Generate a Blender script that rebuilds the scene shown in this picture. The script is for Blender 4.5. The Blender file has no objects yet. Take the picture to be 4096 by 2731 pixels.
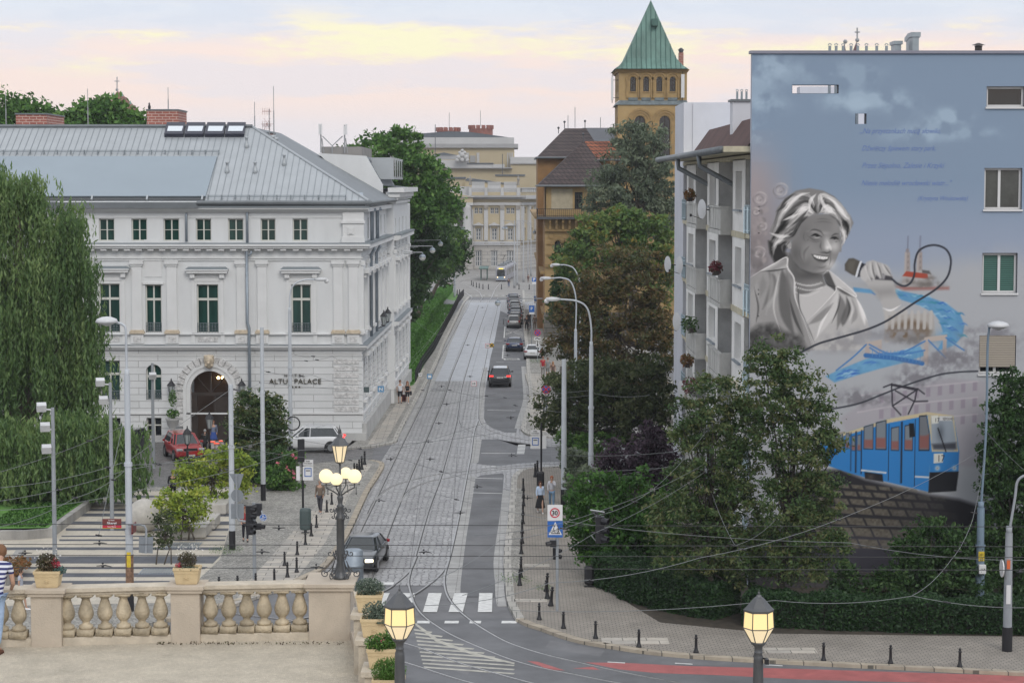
import bpy,bmesh,math,random
import numpy as np
from mathutils import Vector,Matrix
random.seed(7)
SC=bpy.context.scene
COL=SC.collection
FOC=8533.0;CX=2048.0;CY=1365.5;EYE=17.3
PITCH=math.atan((CY-733.0)/FOC)
cp,sp=math.cos(PITCH),math.sin(PITCH)
def ray(u,v):
 a=(u-CX)/FOC;b=-(v-CY)/FOC
 return(a,cp+b*sp,-sp+b*cp)
def at(u,v,Y):
 r=ray(u,v);t=Y/r[1]
 return(r[0]*t,Y,EYE+r[2]*t)
def gz(y):
 if y<310:return 0.0
 if y>474:return-4.6
 return-(y-310)*4.6/164
def G(u,v,z=0.0):
 r=ray(u,v);t=(EYE-z)/(-r[2])
 for _ in range(30):
  t=(EYE-z-gz(r[1]*t))/(-r[2])
 return(r[0]*t,r[1]*t,gz(r[1]*t)+z)
def zm(x0,y0,s,x,y):return(x0+x/s,y0+y/s)
class MB:
 def __init__(s):s.v=[];s.f=[];s.m=[];s.a=None
 def vs(s,pts):
  n=len(s.v);s.v.extend([tuple(p)for p in pts]);return list(range(n,n+len(pts)))
 def poly(s,pts,m=0):
  s.f.append(s.vs(pts));s.m.append(m);return s
 def idx(s,ids,m=0):s.f.append(list(ids));s.m.append(m)
 def hexa(s,p,m=0):
  i=s.vs(p)
  for q in((3,2,1,0),(4,5,6,7),(0,1,5,4),(1,2,6,5),(2,3,7,6),(3,0,4,7)):
   s.idx([i[k]for k in q],m)
  return s
 def box(s,x0,x1,y0,y1,z0,z1,m=0):
  if x0>x1:x0,x1=x1,x0
  if y0>y1:y0,y1=y1,y0
  if z0>z1:z0,z1=z1,z0
  return s.hexa([(x0,y0,z0),(x1,y0,z0),(x1,y1,z0),(x0,y1,z0),(x0,y0,z1),(x1,y0,z1),(x1,y1,z1),(x0,y1,z1)],m)
 def obox(s,c,sz,rz=0,m=0,tilt=0):
  R=Matrix.Rotation(rz,3,'Z')@Matrix.Rotation(tilt,3,'X');o=[]
  for z in(-.5,.5):
   for x,y in((-.5,-.5),(.5,-.5),(.5,.5),(-.5,.5)):
    o.append(tuple(Vector(c)+R@Vector((x*sz[0],y*sz[1],z*sz[2]))))
  return s.hexa(o,m)
 def prism(s,poly,z0,z1,m=0,mt=None):
  n=len(poly);b=s.vs([(p[0],p[1],z0)for p in poly]);t=s.vs([(p[0],p[1],z1)for p in poly])
  s.idx(b[::-1],m);s.idx(t,m if mt is None else mt)
  for i in range(n):j=(i+1)%n;s.idx([b[i],b[j],t[j],t[i]],m)
  return s
 def loft(s,rings,m=0,closed=True,caps=True):
  ids=[s.vs(r)for r in rings];n=len(rings[0])
  for a,b in zip(ids[:-1],ids[1:]):
   for i in range(n if closed else n-1):
    j=(i+1)%n;s.idx([a[i],a[j],b[j],b[i]],m)
  if caps and closed:s.idx(ids[0][::-1],m);s.idx(ids[-1],m)
  return s
 def tube(s,pts,r,n=6,m=0,caps=True):
  P=[Vector(p)for p in pts];rr=r if isinstance(r,(list,tuple))else[r]*len(P)
  rings=[];up=None
  for i,p in enumerate(P):
   d=(P[min(i+1,len(P)-1)]-P[max(i-1,0)])
   if d.length<1e-9:d=Vector((0,0,1))
   d.normalize()
   if up is None:
    up=Vector((0,0,1))if abs(d.z)<.9 else Vector((1,0,0))
   a=d.cross(up)
   if a.length<1e-6:a=d.cross(Vector((0,1,0)))
   a.normalize();b=a.cross(d).normalized();up=b
   rings.append([tuple(p+a*math.cos(2*math.pi*k/n)*rr[i]+b*math.sin(2*math.pi*k/n)*rr[i])for k in range(n)])
  return s.loft(rings,m,True,caps)
 def lathe(s,prof,c=(0,0,0),n=12,m=0,caps=True,ph=0):
  rings=[[(c[0]+r*math.cos(2*math.pi*(k+ph)/n),c[1]+r*math.sin(2*math.pi*(k+ph)/n),c[2]+z)for k in range(n)]for r,z in prof]
  return s.loft(rings,m,True,caps)
 def sphere(s,c,r,n=12,k=8,m=0,sz=1.0):
  prof=[(max(1e-4,r*math.sin(math.pi*i/k)),-r*sz*math.cos(math.pi*i/k))for i in range(k+1)]
  return s.lathe(prof,c,n,m)
 def xform(s,M):
  s.v=[tuple(M@Vector(p))for p in s.v];return s
 def add(s,o,M=None,dm=0):
  n=len(s.v);s.v.extend(o.v if M is None else[tuple(M@Vector(p))for p in o.v])
  s.f.extend([[i+n for i in f]for f in o.f]);s.m.extend([k+dm for k in o.m]);return s
 def build(s,name,mats,parent=None,smooth=False,bevel=0,loc=None,origin='base'):
  me=bpy.data.meshes.new(name)
  off=Vector((0,0,0))
  if parent is not None:off=WL.get(parent.name,Vector((0,0,0)))
  elif loc is not None:off=Vector(loc)
  elif origin=='base' and s.v:
   A=np.array(s.v);off=Vector(((A[:,0].min()+A[:,0].max())/2,(A[:,1].min()+A[:,1].max())/2,A[:,2].min()))
  vv=[(p[0]-off.x,p[1]-off.y,p[2]-off.z)for p in s.v]
  me.from_pydata(vv,[],s.f)
  if not isinstance(mats,(list,tuple)):mats=[mats]
  for k in mats:me.materials.append(k)
  if len(mats)>1:me.polygons.foreach_set('material_index',s.m)
  if smooth:me.polygons.foreach_set('use_smooth',[True]*len(me.polygons))
  me.update()
  o=bpy.data.objects.new(name,me);COL.objects.link(o)
  if parent is not None:o.parent=parent;WL[o.name]=off
  else:o.location=off;WL[o.name]=off
  if smooth=='auto' or smooth==2:
   pass
  if bevel:
   b=o.modifiers.new('bevel','BEVEL');b.width=bevel;b.segments=2;b.limit_method='ANGLE'
  return o
def _islands(mb,gap):
 n=len(mb.v);par=list(range(n))
 def fd(a):
  while par[a]!=a:par[a]=par[par[a]];a=par[a]
  return a
 for f in mb.f:
  for i in f[1:]:
   a,b=fd(f[0]),fd(i)
   if a!=b:par[b]=a
 g={}
 for k,f in enumerate(mb.f):g.setdefault(fd(f[0]),[]).append(k)
 G_=list(g.values());A=np.array(mb.v);B=[]
 for fs in G_:
  ids=list({i for k in fs for i in mb.f[k]});q=A[ids];B.append(np.r_[q.min(0)-gap,q.max(0)+gap])
 m=len(G_);par=list(range(m))
 for i in range(m):
  for j in range(i+1,m):
   if(B[i][:3]<=B[j][3:]).all()and(B[j][:3]<=B[i][3:]).all():
    a,b=fd(i),fd(j)
    if a!=b:par[b]=a
 out={}
 for i in range(m):out.setdefault(fd(i),[]).extend(G_[i])
 return list(out.values())
def split(mb,name,mats,parent,gap=.01,**kw):
 "one part per separate piece"
 r=[]
 for fs in _islands(mb,gap):
  o=MB();mp={}
  for k in fs:
   ids=[]
   for i in mb.f[k]:
    if i not in mp:mp[i]=len(o.v);o.v.append(mb.v[i])
    ids.append(mp[i])
   o.f.append(ids);o.m.append(mb.m[k])
  r.append(o.build(name,mats,parent,**kw))
 return r
WL={}
def tag(o,label=None,cat=None,group=None,kind=None):
 if label:o['label']=label
 if cat:o['category']=cat
 if group:o['group']=group
 if kind:o['kind']=kind
 return o
def thing(name,label,cat,loc=(0,0,0),group=None,rz=0):
 o=bpy.data.objects.new(name,None);COL.objects.link(o);o.location=loc;o.rotation_euler=(0,0,rz)
 o.empty_display_size=.3
 WL[o.name]=Vector(loc)if rz==0 else Vector((0,0,0))
 return tag(o,label,cat,group)
KIDS={}
def copy_tree(o,loc=None,rz=None,label=None,group=None,parent=None,scale=None,swap=None):
 c=o.copy();COL.objects.link(c)
 if parent is None:
  if loc is not None:c.location=loc
  if rz is not None:c.rotation_euler=(0,0,rz)
  if scale is not None:c.scale=(scale,)*3
  if label:c['label']=label
  if group:c['group']=group
 else:c.parent=parent
 if swap and c.type=='MESH' and c.data.materials:
  new=[swap.get(m.name)if m else None for m in c.data.materials]
  if any(new):
   c.data=c.data.copy()
   for i,n in enumerate(new):
    if n:c.data.materials[i]=n
 for ch in list(o.children):copy_tree(ch,parent=c,swap=swap)
 return c
def crom(P,n=6):
 P=[Vector(p)for p in P];out=[]
 Q=[P[0]*2-P[1]]+P+[P[-1]*2-P[-2]]
 for i in range(1,len(Q)-2):
  a,b,c,d=Q[i-1:i+3]
  for k in range(n):
   t=k/n
   out.append(.5*((2*b)+(c-a)*t+(2*a-5*b+4*c-d)*t*t+(3*b-a-3*c+d)*t**3))
 out.append(P[-1]);return out
MATS={}
def nd(nt,typ,x=0,**kw):
 n=nt.nodes.new(typ)
 for k,v in kw.items():
  if k.startswith('i_'):
   key=k[2:];n.inputs[int(key)if key.isdigit()else key.replace('_',' ')].default_value=v
  else:setattr(n,k,v)
 return n
def srgb(r,g,b):
 f=lambda c:(c/255/12.92)if c/255<=.04045 else((c/255+.055)/1.055)**2.4
 return(f(r),f(g),f(b),1)
def C4(c):return(c[0],c[1],c[2],1)
def newmat(name):
 m=bpy.data.materials.new(name);m.use_nodes=True;nt=m.node_tree
 return m,nt,nt.nodes['Principled BSDF']
def pm(name,col,rough=.6,metal=0,var=.12,vs=2.0,bump=0,bs=None,emit=0,ecol=None,spec=.5,coat=0,trans=0,alpha=1,streak=0):
 if name in MATS:return MATS[name]
 m,nt,b=newmat(name);col=C4(col)
 b.inputs['Roughness'].default_value=rough;b.inputs['Metallic'].default_value=metal
 b.inputs['Specular IOR Level'].default_value=spec
 if coat:b.inputs['Coat Weight'].default_value=coat;b.inputs['Coat Roughness'].default_value=.08
 if trans:b.inputs['Transmission Weight'].default_value=trans
 b.inputs['Base Color'].default_value=col
 if var>0 or bump:
  tc=nd(nt,'ShaderNodeTexCoord');no=nd(nt,'ShaderNodeTexNoise',i_Scale=vs,i_Detail=6.0,i_Roughness=.62)
  if streak:
   mp=nd(nt,'ShaderNodeMapping');mp.inputs['Scale'].default_value=(1,1,streak)
   nt.links.new(tc.outputs['Object'],mp.inputs['Vector']);nt.links.new(mp.outputs['Vector'],no.inputs['Vector'])
  else:nt.links.new(tc.outputs['Object'],no.inputs['Vector'])
  if var>0:
   mr=nd(nt,'ShaderNodeMapRange');mr.inputs['From Min'].default_value=.3;mr.inputs['From Max'].default_value=.7
   mr.inputs['To Min'].default_value=1-var;mr.inputs['To Max'].default_value=1+var
   mx=nd(nt,'ShaderNodeVectorMath',operation='SCALE');mx.inputs[0].default_value=col[:3]
   nt.links.new(no.outputs['Fac'],mr.inputs['Value']);nt.links.new(mr.outputs['Result'],mx.inputs['Scale'])
   nt.links.new(mx.outputs['Vector'],b.inputs['Base Color'])
  if bump:
   n2=nd(nt,'ShaderNodeTexNoise',i_Scale=bs or vs*8,i_Detail=5.0);nt.links.new(tc.outputs['Object'],n2.inputs['Vector'])
   bp=nd(nt,'ShaderNodeBump',i_Strength=bump,i_Distance=.05);nt.links.new(n2.outputs['Fac'],bp.inputs['Height'])
   nt.links.new(bp.outputs['Normal'],b.inputs['Normal'])
 if emit:
  b.inputs['Emission Color'].default_value=C4(ecol or col);b.inputs['Emission Strength'].default_value=emit
 MATS[name]=m;return m
def brickmat(name,c1,c2,mortar,bw,bh,ms=.02,rough=.7,axis='xy',bump=.4,var=.2,rot=0,off=.5,vs=.35,distort=0.0,spec=.4):
 """brick / cobble / tile pattern in object space; bw,bh in metres"""
 if name in MATS:return MATS[name]
 m,nt,b=newmat(name);b.inputs['Roughness'].default_value=rough;b.inputs['Specular IOR Level'].default_value=spec
 tc=nd(nt,'ShaderNodeTexCoord');src=tc.outputs['Object']
 if distort:
  nz=nd(nt,'ShaderNodeTexNoise',i_Scale=2.5,i_Detail=3.0);nt.links.new(src,nz.inputs['Vector'])
  va=nd(nt,'ShaderNodeVectorMath',operation='SUBTRACT');va.inputs[1].default_value=(.5,.5,.5);nt.links.new(nz.outputs['Color'],va.inputs[0])
  vb=nd(nt,'ShaderNodeVectorMath',operation='SCALE');vb.inputs['Scale'].default_value=distort;nt.links.new(va.outputs['Vector'],vb.inputs[0])
  vc=nd(nt,'ShaderNodeVectorMath',operation='ADD');nt.links.new(src,vc.inputs[0]);nt.links.new(vb.outputs['Vector'],vc.inputs[1]);src=vc.outputs['Vector']
 if axis!='xy':
  sx=nd(nt,'ShaderNodeSeparateXYZ');cx=nd(nt,'ShaderNodeCombineXYZ');nt.links.new(src,sx.inputs[0])
  if axis=='xz':nt.links.new(sx.outputs['X'],cx.inputs['X'])
  elif axis=='yz':nt.links.new(sx.outputs['Y'],cx.inputs['X'])
  else:
   ad=nd(nt,'ShaderNodeMath',operation='ADD');nt.links.new(sx.outputs['X'],ad.inputs[0]);nt.links.new(sx.outputs['Y'],ad.inputs[1]);nt.links.new(ad.outputs[0],cx.inputs['X'])
  nt.links.new(sx.outputs['Z'],cx.inputs['Y']);src=cx.outputs['Vector']
 mp=nd(nt,'ShaderNodeMapping');mp.inputs['Rotation'].default_value=(0,0,rot);nt.links.new(src,mp.inputs['Vector'])
 br=nd(nt,'ShaderNodeTexBrick',i_Scale=1.0,i_Mortar_Size=ms,i_Mortar_Smooth=.3,i_Bias=0.0,i_Brick_Width=bw,i_Row_Height=bh);br.offset=off
 br.inputs['Color1'].default_value=C4(c1);br.inputs['Color2'].default_value=C4(c2);br.inputs['Mortar'].default_value=C4(mortar)
 nt.links.new(mp.outputs['Vector'],br.inputs['Vector'])
 no=nd(nt,'ShaderNodeTexNoise',i_Scale=vs,i_Detail=7.0,i_Roughness=.65);nt.links.new(tc.outputs['Object'],no.inputs['Vector'])
 mr=nd(nt,'ShaderNodeMapRange');mr.inputs['From Min'].default_value=.3;mr.inputs['From Max'].default_value=.7;mr.inputs['To Min'].default_value=1-var;mr.inputs['To Max'].default_value=1+var
 nt.links.new(no.outputs['Fac'],mr.inputs['Value'])
 mx=nd(nt,'ShaderNodeVectorMath',operation='SCALE');nt.links.new(br.outputs['Color'],mx.inputs[0]);nt.links.new(mr.outputs['Result'],mx.inputs['Scale'])
 nt.links.new(mx.outputs['Vector'],b.inputs['Base Color'])
 if bump:
  bp=nd(nt,'ShaderNodeBump',i_Strength=bump,i_Distance=.03);bp.invert=True;nt.links.new(br.outputs['Fac'],bp.inputs['Height']);nt.links.new(bp.outputs['Normal'],b.inputs['Normal'])
 MATS[name]=m;return m
def cobmat(name,c1,c2,gap,sx,sy,rough=.5,rot=0,gw=.09,var=.22,vs=.3,patch=.25,bump=.6):
 m,nt,b=newmat(name);b.inputs['Roughness'].default_value=rough;b.inputs['Specular IOR Level'].default_value=.45;tc=nd(nt,'ShaderNodeTexCoord');mp=nd(nt,'ShaderNodeMapping');mp.inputs['Rotation'].default_value=(0,0,rot);mp.inputs['Scale'].default_value=(1/sx,1/sy,1);nt.links.new(tc.outputs['Object'],mp.inputs['Vector'])
 v1=nd(nt,'ShaderNodeTexVoronoi',feature='F1',voronoi_dimensions='2D',i_Scale=1.0,i_Randomness=.62);v2=nd(nt,'ShaderNodeTexVoronoi',feature='DISTANCE_TO_EDGE',voronoi_dimensions='2D',i_Scale=1.0,i_Randomness=.62)
 for v in(v1,v2):nt.links.new(mp.outputs['Vector'],v.inputs['Vector'])
 sp=nd(nt,'ShaderNodeSeparateColor');nt.links.new(v1.outputs['Color'],sp.inputs[0]);m1=nd(nt,'ShaderNodeMix',data_type='RGBA');m1.inputs[6].default_value=C4(c1);m1.inputs[7].default_value=C4(c2);nt.links.new(sp.outputs[0],m1.inputs[0])
 mr=nd(nt,'ShaderNodeMapRange');mr.inputs['From Max'].default_value=gw;nt.links.new(v2.outputs['Distance'],mr.inputs['Value']);m2=nd(nt,'ShaderNodeMix',data_type='RGBA');m2.inputs[6].default_value=C4(gap);nt.links.new(mr.outputs['Result'],m2.inputs[0]);nt.links.new(m1.outputs[2],m2.inputs[7])
 no=nd(nt,'ShaderNodeTexNoise',i_Scale=vs,i_Detail=8.0,i_Roughness=.7);nt.links.new(tc.outputs['Object'],no.inputs['Vector']);r2=nd(nt,'ShaderNodeMapRange');r2.inputs['From Min'].default_value=.32;r2.inputs['From Max'].default_value=.68;r2.inputs['To Min'].default_value=1-var;r2.inputs['To Max'].default_value=1+var;nt.links.new(no.outputs['Fac'],r2.inputs['Value'])
 sc=nd(nt,'ShaderNodeVectorMath',operation='SCALE');nt.links.new(m2.outputs[2],sc.inputs[0]);nt.links.new(r2.outputs['Result'],sc.inputs['Scale']);nt.links.new(sc.outputs['Vector'],b.inputs['Base Color'])
 bp=nd(nt,'ShaderNodeBump',i_Strength=bump,i_Distance=.03);nt.links.new(mr.outputs['Result'],bp.inputs['Height']);nt.links.new(bp.outputs['Normal'],b.inputs['Normal']);MATS[name]=m;return m
def attrmat(name,rough=.8,attr='paint',spec=.3,trans=0,extra=None):
 if name in MATS:return MATS[name]
 m,nt,b=newmat(name);b.inputs['Roughness'].default_value=rough;b.inputs['Specular IOR Level'].default_value=spec
 a=nd(nt,'ShaderNodeAttribute',attribute_name=attr);nt.links.new(a.outputs['Color'],b.inputs['Base Color'])
 MATS[name]=m;return m
def leafmat(name,cols,rough=.55,trans=.25):
 """foliage: per-leaf random value picks a colour"""
 if name in MATS:return MATS[name]
 m,nt,b=newmat(name);b.inputs['Roughness'].default_value=rough;b.inputs['Specular IOR Level'].default_value=.3
 a=nd(nt,'ShaderNodeAttribute',attribute_name='tone');cr=nd(nt,'ShaderNodeValToRGB')
 e=cr.color_ramp.elements;n=len(cols)
 e[0].position=0;e[0].color=C4(cols[0]);e[1].position=1;e[1].color=C4(cols[-1])
 for i in range(1,n-1):
  q=e.new(i/(n-1));q.color=C4(cols[i])
 nt.links.new(a.outputs['Fac'],cr.inputs['Fac']);nt.links.new(cr.outputs['Color'],b.inputs['Base Color'])
 if trans:
  tr=nd(nt,'ShaderNodeBsdfTranslucent');ms=nd(nt,'ShaderNodeMixShader');ms.inputs[0].default_value=trans
  nt.links.new(cr.outputs['Color'],tr.inputs['Color']);nt.links.new(b.outputs['BSDF'],ms.inputs[1]);nt.links.new(tr.outputs['BSDF'],ms.inputs[2])
  nt.links.new(ms.outputs[0],nt.nodes['Material Output'].inputs['Surface'])
 MATS[name]=m;return m
def quads_mesh(name,V,T,mat,parent=None,loc=None):
 """V: (n,4,3) leaf quads, T: (n,) tone"""
 V=np.asarray(V,dtype=np.float32);n=len(V)
 if loc is None and parent is None:
  q=V.reshape(-1,3);loc=(float((q[:,0].min()+q[:,0].max())/2),float((q[:,1].min()+q[:,1].max())/2),float(q[:,2].min()))
 off=np.array(WL.get(parent.name,Vector((0,0,0)))if parent is not None else loc,dtype=np.float32)
 me=bpy.data.meshes.new(name);me.vertices.add(n*4);me.vertices.foreach_set('co',(V.reshape(-1,3)-off).ravel())
 me.loops.add(n*4);me.loops.foreach_set('vertex_index',np.arange(n*4,dtype=np.int32))
 me.polygons.add(n);me.polygons.foreach_set('loop_start',np.arange(0,n*4,4,dtype=np.int32))
 me.update(calc_edges=True)
 at_=me.attributes.new('tone','FLOAT','FACE');at_.data.foreach_set('value',np.asarray(T,dtype=np.float32))
 me.materials.append(mat);me.validate()
 o=bpy.data.objects.new(name,me);COL.objects.link(o)
 if parent is not None:o.parent=parent
 else:o.location=Vector([float(x)for x in off])
 if 'flower' in name or 'plume' in name:o['kind']='stuff'
 return o
def text_mb(s,size,align='CENTER',extrude=.01,shear=0,spacing=1.0,bold=0):
 """flat lettering as a mesh in local xz-plane (facing -y), baseline at z=0"""
 cu=bpy.data.curves.new('lettering','FONT');cu.body=s;cu.size=size;cu.align_x=align;cu.extrude=extrude;cu.shear=shear;cu.space_character=spacing;cu.resolution_u=3;cu.offset=bold
 o=bpy.data.objects.new('lettering',cu);COL.objects.link(o)
 dg=bpy.context.evaluated_depsgraph_get();me=bpy.data.meshes.new_from_object(o.evaluated_get(dg))
 mb=MB();mb.v=[(v.co.x,-v.co.z,v.co.y)for v in me.vertices];mb.f=[list(p.vertices)for p in me.polygons];mb.m=[0]*len(mb.f)
 bpy.data.objects.remove(o);bpy.data.meshes.remove(me);bpy.data.curves.remove(cu);return mb
EXPO=0.27;SKYK=0.10;SKYGAIN=1.0;SUNE=1.0;MURK=1.0
cam=bpy.data.cameras.new('camera');co=bpy.data.objects.new('camera',cam);COL.objects.link(co)
cam.sensor_width=36;cam.lens=36*FOC/4096;cam.clip_end=6000;cam.clip_start=.5
co.location=(0,0,EYE);co.rotation_euler=(math.pi/2-PITCH,0,0);SC.camera=co
SC.render.resolution_x=1024;SC.render.resolution_y=682
SC.view_settings.view_transform='Standard';SC.view_settings.look='None';SC.view_settings.exposure=EXPO;SC.view_settings.gamma=1
w=bpy.data.worlds.new('World');SC.world=w;w.use_nodes=True;nt=w.node_tree;bg=nt.nodes['Background']
SUN_EL=math.radians(38);SUN_AZ=math.radians(163)
sky=nd(nt,'ShaderNodeTexSky');sky.sky_type='NISHITA';sky.sun_disc=False;sky.sun_elevation=SUN_EL;sky.sun_rotation=SUN_AZ;sky.air_density=1;sky.dust_density=2;sky.ozone_density=1
tc=nd(nt,'ShaderNodeTexCoord');sx=nd(nt,'ShaderNodeSeparateXYZ');nt.links.new(tc.outputs['Generated'],sx.inputs[0])
def rng(inp,a,b,c=0,d=1,smooth=True):
 m=nd(nt,'ShaderNodeMapRange');m.interpolation_type='SMOOTHSTEP' if smooth else 'LINEAR'
 for k,v in zip(('From Min','From Max','To Min','To Max'),(a,b,c,d)):m.inputs[k].default_value=v
 nt.links.new(inp,m.inputs['Value']);return m.outputs['Result']
def mixc(fac,a,b):
 m=nd(nt,'ShaderNodeMix',data_type='RGBA')
 nt.links.new(fac,m.inputs[0])if not isinstance(fac,float)else setattr(m.inputs[0],'default_value',fac)
 for s,v in((6,a),(7,b)):
  if isinstance(v,tuple):m.inputs[s].default_value=v
  else:nt.links.new(v,m.inputs[s])
 return m.outputs[2]
def mth(op,a,b):
 m=nd(nt,'ShaderNodeMath',operation=op)
 for i,v in enumerate((a,b)):
  if isinstance(v,(int,float)):m.inputs[i].default_value=v
  else:nt.links.new(v,m.inputs[i])
 return m.outputs[0]
def noise(scale,stretch,det=6,rough=.55,seed=0):
 mp=nd(nt,'ShaderNodeMapping');mp.inputs['Scale'].default_value=(scale,scale,scale*stretch);mp.inputs['Location'].default_value=(seed,seed*.7,seed*.3)
 nt.links.new(tc.outputs['Generated'],mp.inputs['Vector']);n=nd(nt,'ShaderNodeTexNoise',i_Scale=1.0,i_Detail=float(det),i_Roughness=rough);nt.links.new(mp.outputs['Vector'],n.inputs['Vector']);return n.outputs['Fac']
el=sx.outputs['Z']
S0=1.0/SKYK
def k(c,g=.93):return tuple(x*S0*SKYGAIN*g for x in c[:3])+(1,)
low=rng(el,-.005,.05)
base=mixc(low,k(srgb(233,231,236)),k(srgb(240,229,231)))
top=rng(el,.055,.085)
base=mixc(top,base,k(srgb(224,230,241)))
nA=noise(7,6.5,7,.6,3.1);nB=noise(16,5,7,.65,9.4)
band=mth('MULTIPLY',rng(el,.022,.045),rng(el,.088,.062))
pk=mth('MULTIPLY',band,rng(nA,.44,.58));base=mixc(pk,base,k(srgb(253,231,222)))
band2=mth('MULTIPLY',rng(el,.046,.056),rng(el,.084,.070))
yl=mth('MULTIPLY',mth('MULTIPLY',band2,rng(nA,.46,.57)),rng(nB,.44,.62));base=mixc(yl,base,k(srgb(255,248,208)))
gr=mth('MULTIPLY',rng(nB,.56,.42),mth('MULTIPLY',rng(el,.06,.075),.55));base=mixc(gr,base,k(srgb(216,222,236)))
hi=rng(el,.09,.5)
over=mixc(rng(noise(2.2,2,5,.6,1.0),.35,.65),k((.80,.85,.95),1),k((.95,.96,.98),1))
base=mixc(hi,base,over)
gnd=rng(el,-.02,-.001);base=mixc(gnd,k((.25,.25,.25)),base)
fin=mixc(.88,sky.outputs['Color'],base)
nt.links.new(fin,bg.inputs['Color']);bg.inputs['Strength'].default_value=SKYK
sl=bpy.data.lights.new('sun','SUN');sl.energy=SUNE;sl.angle=math.radians(25);sl.color=(1,.95,.88);so=bpy.data.objects.new('sun',sl);COL.objects.link(so)
d=Vector((math.sin(SUN_AZ)*math.cos(SUN_EL),math.cos(SUN_AZ)*math.cos(SUN_EL),math.sin(SUN_EL)))
so.rotation_euler=(-d).to_track_quat('-Z','Y').to_euler()
M_asph=pm('asphalt',(.125,.127,.133),.7,var=.32,vs=.4,bump=.15,bs=30)
M_asph2=pm('asphalt_patch',(.15,.15,.155),.75,var=.2,vs=.8,bump=.15,bs=30)
M_cob=cobmat('granite_setts',(.44,.435,.43),(.27,.265,.27),(.05,.048,.045),.30,.20,.42,0.0,.13)
M_cobd=cobmat('driveway_setts',(.20,.195,.19),(.12,.118,.115),(.03,.03,.03),.22,.18,.6,.3,.1)
M_conc=pm('track_concrete',(.40,.415,.44),.55,var=.16,vs=.9,bump=.1,bs=12)
M_sq=pm('square_paving',(.235,.225,.21),.85,var=.2,vs=.15)
M_mos=cobmat('mosaic_setts',(.40,.385,.345),(.24,.23,.21),(.065,.062,.055),.2,.17,.7,.5,.13)
M_slab=brickmat('stone_slabs',(.46,.42,.36),(.34,.32,.29),(.12,.115,.1),.9,.6,.02,.7,rot=-.02,bump=.3,var=.18,vs=1.5)
M_pav=brickmat('paver_brick',(.31,.28,.24),(.26,.235,.205),(.12,.11,.095),.28,.18,.018,.8,rot=.0,bump=.4,var=.16,vs=.5,distort=.03)
M_kerb=brickmat('kerb_granite',(.44,.42,.385),(.36,.345,.31),(.12,.12,.11),.35,1.1,.02,.7,bump=.3,var=.2,vs=2)
M_kerbt=brickmat('kerb_sandy',(.40,.345,.265),(.33,.285,.225),(.12,.11,.09),1.0,.8,.025,.75,bump=.3,var=.2,vs=2)
M_rail=pm('rail_steel',(.42,.41,.40),.3,metal=.6,var=.2,vs=3)
M_groove=pm('rail_groove',(.07,.07,.068),.8,var=.2)
M_white=pm('road_paint',(.62,.62,.6),.6,var=.2,vs=4)
M_yel=pm('hatch_paint',(.40,.385,.33),.6,var=.3,vs=3)
M_red=pm('cycle_lane_red',(.34,.10,.095),.7,var=.2,vs=1.5)
M_soil=pm('soil',(.045,.036,.025),.9,var=.4,vs=3,bump=.5)
M_grass=pm('lawn_base',(.08,.19,.03),.9,var=.3,vs=1.5,bump=.6,bs=20)
M_plaza=brickmat('plaza_slabs',(.52,.47,.385),(.45,.41,.34),(.3,.28,.24),.8,.5,.008,.6,bump=.2,var=.12,vs=.8)
M_plazad=brickmat('plaza_dark_slabs',(.10,.105,.12),(.08,.085,.10),(.04,.04,.05),.8,.5,.008,.6,bump=.2,var=.15,vs=.8)
M_gravel=cobmat('terrace_gravel',(.66,.60,.49),(.50,.45,.36),(.42,.37,.29),.035,.03,.9,.3,.3,.16,1.6,bump=.5)
def structure(o):o['kind']='structure';return o
def flat(name,pts,mat,z,world=False,sub=True):
 """flat sheet through picture points laid on the ground plane"""
 P=[p if world else G(p[0],p[1],0)for p in pts]
 P=[(p[0],p[1],gz(p[1])+z)for p in P]
 a=sum(P[i][0]*P[(i+1)%len(P)][1]-P[(i+1)%len(P)][0]*P[i][1]for i in range(len(P)))
 if a<0:P=P[::-1]
 mb=MB();bm=bmesh.new();vs=[bm.verts.new(p)for p in P];bm.faces.new(vs);bmesh.ops.triangulate(bm,faces=bm.faces[:])
 bm.verts.index_update();mb.v=[tuple(v.co)for v in bm.verts];mb.f=[[v.index for v in f.verts]for f in bm.faces];mb.m=[0]*len(mb.f);bm.free()
 if z>.1 and z<.13:
  for a,b in zip(P,P[1:]+P[:1]):mb.poly([(a[0],a[1],a[2]-.13),(b[0],b[1],b[2]-.13),b,a])
 return structure(mb.build(name,mat,loc=(0,0,0)))
def strip(name,L,R,mat,z,z0=None,world=False):
 """sheet between two polylines, resampled by depth"""
 L=[p if world else G(*p)for p in L];R=[p if world else G(*p)for p in R]
 ys=sorted(set([round(p[1],3)for p in L+R]+[310.0,474.0]));lo=max(min(p[1]for p in L),min(p[1]for p in R));hi=min(max(p[1]for p in L),max(p[1]for p in R))
 ys=[y for y in ys if lo<=y<=hi]
 def ip(P,y):
  P=sorted(P,key=lambda p:p[1])
  return float(np.interp(y,[p[1]for p in P],[p[0]for p in P]))
 mb=MB();l=mb.vs([(ip(L,y),y,gz(y)+z)for y in ys]);r=mb.vs([(ip(R,y),y,gz(y)+z)for y in ys])
 for i in range(len(ys)-1):mb.idx([l[i],r[i],r[i+1],l[i+1]])
 return structure(mb.build(name,mat,loc=(0,0,0)))
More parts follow.
